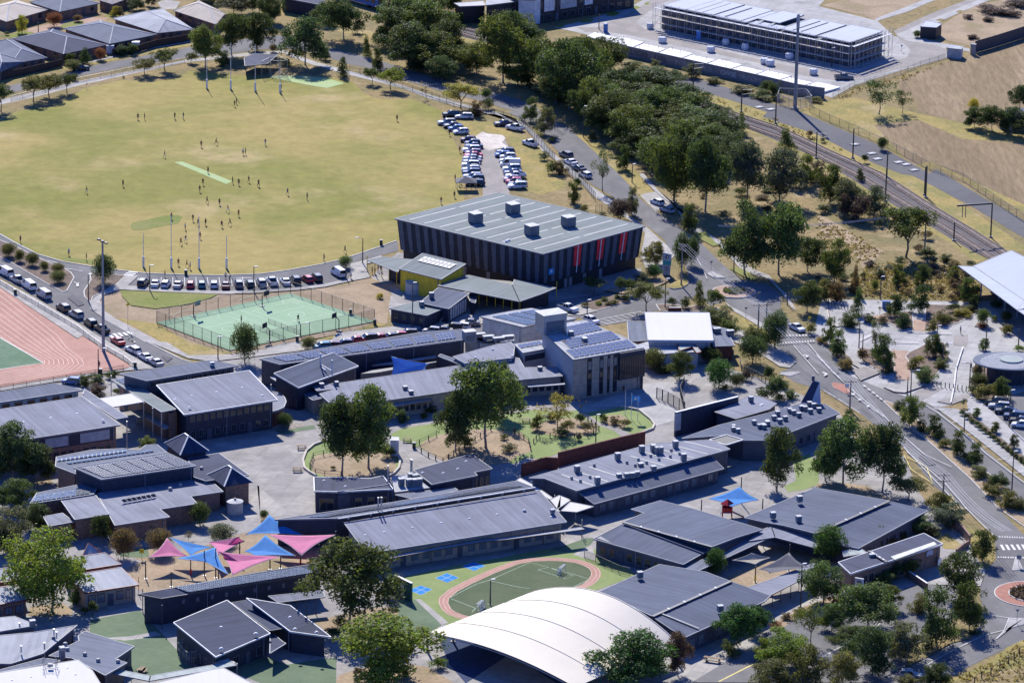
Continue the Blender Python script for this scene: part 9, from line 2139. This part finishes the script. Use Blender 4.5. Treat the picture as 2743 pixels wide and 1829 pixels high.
trees('bank','green',None,None,[(47.6,-88.8,3.8,4.9,'dark hedge bush right of white roof'),(64.4,123,2.4,5.9,'green bushes below graffiti, right'),(-84.3,-128.5,1.7,3.1,'dense hedge bush at track corner, right end'),(-73,-175.6,3,4.3,'green bush between link and pyramid roof'),(58.8,-133.2,2.2,3.3,'green bush beside blue fin'),(88,-119.9,3.7,5.7,'dark green planting at front of right plaza bed'),(-78.8,-263.4,3.5,3.3,'leafy bush at foot of bright gum')])
trees('cone','brown',None,None,[(77.5,-55.4,7.2,2.5,'narrow reddish brown conifer in dry scrub')])
trees('round','green',None,None,[(82.1,-53.3,2.9,2,'small green tree beside lamp post in scrub'),(104.3,-78.1,4.1,3.1,'small round tree on plaza near station'),(-38.6,-42.8,3.1,3.2,'small round tree over mauve van')])
trees('tall','green',None,None,[(87.8,-48.1,5.4,3.5,'green tree in scrub below leaning gum'),(71.7,36.3,8.2,5.2,'bushy tree by railway, left'),(70.5,-103.7,6.6,4.6,'leafy tree beside zebra crossing'),(97,-143.6,2.2,1.7,'young street tree second along hedge path'),(100,-153.3,2.4,1.8,'young street tree third along hedge path'),(102.8,-96.4,2.8,2.2,'small tree behind oval kiosk'),(-21.7,-257.4,4.6,3.1,'bright bush at end of rebound wall')])
trees('bank','yellow',None,None,[(100.5,-71.1,1.8,5.2,'yellowish low hedge on plaza')])
trees('shrub','red',None,None,[(103.9,-80.2,1,2.7,'red leaved bush at foot of small plaza tree'),(61.3,-259.2,2.7,5.4,'red tinged shrub by entrance sign'),(49.1,-269.7,1.5,2.7,'dark red bush at end of forecourt bed')])
trees('bank','purple',None,None,[(82,5.9,6.6,8.9,'dark purple bush mass by railway'),(-86.2,-141.2,2.8,4.9,'purple brown tree beside open link')])
trees('tall','purple',None,None,[(74.1,40.6,5.1,4.9,'dusky bush in railway scrub')])
trees('shrub','straw',None,None,[(97.2,-9.4,2.2,3.4,'tall dry bush beside grey pole'),(78,78.3,1.8,1.7,'straw bush on yellow verge'),(67.4,-93.4,1.5,2.4,'straw bush at zebra crossing')])
trees('sparse','dark',None,None,[(94.3,107.8,9.2,11.6,'spreading open gum alone on paddock'),(100.5,110,6.1,5.8,'smaller open gum right of spreading paddock gum')])
trees('round','gold',None,None,[(119.3,112,3.9,3.2,'bright yellow tree by farm house')])
trees('bank','purple','dark weedy mound on vacant block','dark mounds on vacant block',[(134.5,227.2,1.9,9.5),(138.8,223.4,1.9,8.2),(127.3,218.3,1.3,3.5),(132.5,216,1.3,4.4),(143.1,234.8,2,8.3),(126.4,194.2,1.3,4)])
trees('round','olive',None,'small round trees on traffic island',[(-116.1,-39.1,3.5,3.8,'small round tree, first from left on long traffic island'),(-113.1,-43,3,2.5,'small round tree, second from left on long traffic island'),(-109.9,-45.9,3.3,3.2,'small round tree, third from left on long traffic island'),(-106.7,-50.2,2.5,2.3,'small round tree, fourth from left on long traffic island'),(-103.5,-51.3,2.4,3,'small round tree, fifth from left on long traffic island'),(-102.7,-59.2,3,3.5,'small round tree, last from left on long traffic island')])
trees('sparse','pink',None,None,[(-54.8,-160.2,3.6,4.1,'pink flowering tree in front of east teaching block')])
trees('sparse','yellow',None,None,[(9.7,-158.5,8,8.7,'sparse yellow topped tree in courtyard bed')])
trees('shrub','dark','garden bush in bed of sparse yellow tree','bushes in sparse yellow tree bed',[(5.6,-156.9,3.2,2.7),(14.4,-153.1,2.4,2.5),(10.4,-161.3,2.2,3.2)])
trees('shrub','olive','garden bush in bed of sparse yellow tree','bushes in sparse yellow tree bed',[(5.2,-158,1.9,2.7),(11.6,-158.3,2.4,3.7)])
trees('shrub','purple','garden bush in bed of sparse yellow tree','bushes in sparse yellow tree bed',[(8.2,-151.3,1.7,2.8)])
trees('shrub','straw','garden bush in bed of sparse yellow tree','bushes in sparse yellow tree bed',[(15.9,-158.1,2.2,3.4)])
trees('shrub','grey','garden bush in bed of sparse yellow tree','bushes in sparse yellow tree bed',[(14,-163.9,1.9,1.8)])
trees('shrub','green','low bush in flagpole lawn bed','low bushes in flagpole lawn bed',[(19.4,-152,1.9,1.8)])
trees('shrub','dark','low bush in flagpole lawn bed','low bushes in flagpole lawn bed',[(19,-150.6,1.5,1.4)])
trees('shrub','brown','low bush in flagpole lawn bed','low bushes in flagpole lawn bed',[(21.5,-152.6,1.7,3.2)])
trees('shrub','olive','low bush in flagpole lawn bed','low bushes in flagpole lawn bed',[(23.5,-154.7,1.8,3)])
trees('shrub','purple',None,None,[(50.1,-121.5,2.7,3.1,'purplish shrub behind turning circle')])
trees('gum','olive',None,None,[(84.4,-206.2,5.1,5.2,'olive tree beside double armed pole'),(47.1,-299.4,5.7,7.1,'olive gum at bottom edge'),(59.5,-297.7,6.7,6.8,'round olive tree at bottom of car park')])
trees('tall','green',None,'street trees in median of main road',[(83,-150.3,6.9,4.5,'tall two tiered tree first in median')])
trees('tall','dark',None,'street trees in median of main road',[(87.3,-156.2,4.7,3.8,'second tall tree in median'),(90.9,-168.9,5.7,3.7,'third tall tree in median'),(93.9,-175,5.2,3.4,'fourth tall tree in median')])
trees('bank','dark','dense bush in median beds of main road','bushes in median beds',[(81.3,-139.4,2.2,3.3),(84.8,-153.9,2.9,2.8),(97.3,-188.8,3.3,4.2),(92.8,-172.6,2.1,3.4)])
trees('bank','olive','dense bush in median beds of main road','bushes in median beds',[(88.8,-163.7,1.9,3.2),(94.4,-182.2,2.5,4.5),(95.5,-193.6,2.6,4.4),(98.2,-200.1,3.9,4.8),(100.1,-201.3,2.8,4.4)])
trees('bank','green','dense bush in median beds of main road','bushes in median beds',[(87.8,-158.7,1.9,2.7)])
trees('bank','straw','dense bush in median beds of main road','bushes in median beds',[(72,-113.1,2.8,2.6)])
trees('bank','brown','dense bush in median beds of main road','bushes in median beds',[(95.9,-187.5,1.6,3.1)])
trees('shrub','dark','clipped dark bush in hedge row between two paths','clipped bushes in hedge row',[(94.2,-142.9,1.3,1.7),(95,-145.2,1.3,1.7),(95.7,-147.5,1.3,1.7),(96.4,-149.8,1.3,1.7),(97.1,-152,1.3,1.7),(97.8,-154.2,1.3,1.7),(98.6,-156.5,1.3,1.6),(99.3,-158.7,1.3,1.6),(100,-160.9,1.2,1.6),(100.7,-163.1,1.2,1.6),(101.4,-165.3,1.2,1.6),(102.1,-167.5,1.2,1.6),(102.7,-169.6,1.2,1.6),(103.4,-171.8,1.2,1.6),(104.1,-173.9,1.2,1.6)])
trees('shrub','yellow',None,None,[(87.6,-109.8,2.6,3.1,'bright yellow bush in right plaza bed')])
trees('bank','straw',None,None,[(71.6,-111.6,2.3,3.3,'dry grasses on bend opposite plaza')])
trees('gum','bright',None,None,[(-83,-268,16.6,15.4,'big bright yellow green gum over brick classrooms'),(-20.8,-300.6,12.7,17.6,'big bright gum at bottom centre'),(49,-288.6,7.1,8.6,'bright gum at left of lower car park')])
trees('round','grey',None,None,[(-54.6,-229.5,4,5.9,'dense grey round shrub behind sails')])
trees('sparse','brown',None,None,[(-60.9,-228.6,2,2.3,'bare twiggy tree beside planter')])
trees('shrub','grey','low bush in bark bed under big gums','low bushes in bark beds',[(-30.1,-273.4,2.6,3.4),(-22.5,-296.7,1.7,2.9)])
trees('shrub','dark','low bush in bark bed under big gums','low bushes in bark beds',[(-22.8,-267.9,1.7,3),(-31.5,-279.7,2.6,3.4),(-17.9,-297,2.3,3.3)])
trees('shrub','olive','low bush in bark bed under big gums','low bushes in bark beds',[(-20.8,-266.6,1.7,2.4)])
trees('shrub','brown','low bush in bark bed under big gums','low bushes in bark beds',[(-25.8,-296.9,1.5,2.4)])
trees('gum','lush',None,None,[(22.9,-299.1,10.3,14.5,'big lush tree in front of canopy'),(41.6,-278.5,7.9,7.2,'lush dark tree in front of ribbed roof, left'),(45.7,-272.1,5.4,5.3,'lush dark tree in front of ribbed roof, right')])
trees('gum','purple',None,None,[(30.5,-293.9,8.5,4.5,'dusky purple tree beside canopy tip')])
trees('tall','bright',None,None,[(46.3,-286,4.7,3.4,'young bright tree by forecourt')])
trees('sparse','green',None,None,[(55,-277.8,8.2,7,'open gum with bent trunk at forecourt'),(59.3,-279.2,2.8,4.1,'thin green tree in car park')])
trees('bank','dark','dense climbing bush against front office wall','bushes along front office',[(68.8,-242.8,3.6,6),(72.7,-241.4,3.8,5.8),(75.7,-240,3.6,4.8)])
trees('bank','green','dense climbing bush against front office wall','bushes along front office',[(70.7,-245.7,2.9,5)])
bushes(D2('179 996 172 -21 197 -98 42 -345 -195 -15 -134 205'),30,3,1.8,4.5,4.5,8,['dark','dark','grey','green'],'dark understorey bush below dense gums','understorey bushes of gum belt',kind='bank')
bushes(D2('19 1471 104 -65 149 12 -63 -316 -116 -9 -88 182'),12,4,1.8,3.8,4,7.5,['dark','dark','grey'],'dark understorey bush below dense gums','understorey bushes of gum belt',kind='bank')
bushes(D2('431 321 191 14 -13 -271 -120 -9'),10,5,.8,2.2,2,4,['brown','grey','olive'],'low dry bush under great gums','low bushes under great gums')
bushes(D2('821 -309 246 17 -13 -296 -253 -17'),38,6,.8,2.4,1.6,3.4,['brown','straw','grey','purple','olive'],'low dry bush in scrub beside station','low bushes of station scrub')
bushes(D2('699 -336 107 -11 -4 -249 -118 -8'),14,7,.8,2.2,1.6,3.2,['brown','straw','grey','olive'],'low dry bush in scrub behind plaza path','low bushes of path scrub')
bushes(D2('739 375 47 55 100 -376 -22 -117'),12,8,1.2,3,2,4,['brown','straw','grey','dark'],'dry bush in railway scrub','dry bushes of railway scrub')
# -- ground cover
scrub('tussock_grass',D2('821 -309 143 10 61 -33 39 -141 -11 -124 -163 7 -112 10 18 160'),1500,'leaves',1,.5,tint='straw')
scrub('tussock_grass',D2('723 82 99 -186 41 -119 -65 -88 -84 143'),500,'leaves',2,.3,tint='straw')
scrub('tussock_grass',D2('418 1344 237 -311 191 -365 -104 146 -105 194 -79 121'),500,'leaves',3,.4,tint='straw')
scrub('roadside_tussock',D2('781 -2946 77 90 81 116 80 89 -31 -289'),700,'leaves',5,.5,tint='straw')
scrub('roundabout_planting',D2('525 -562 -1 8 -4 7 -5 5 -7 4 -8 1 -7 -1 -7 -4 -6 -5 -3 -7 -2 -8 2 -8 3 -7 6 -5 7 -4 7 -1 8 1 7 4 5 5 4 7'),260,'leaves',6,.8,tint='grey')
scrub('roundabout_planting',D2('1019 -2491 -2 12 -5 12 -10 9 -11 6 -13 2 -12 -2 -12 -6 -9 -9 -5 -12 -2 -12 2 -13 5 -11 9 -9 12 -6 12 -2 13 2 11 6 10 9 5 11'),420,'leaves',7,.9,tint='purple')
scrub('weeds',D2('831 1221 68 137 131 132 134 173 -2 -19 -134 -215 -131 -143 -46 -75'),260,'leaves',8,.6,tint='straw')
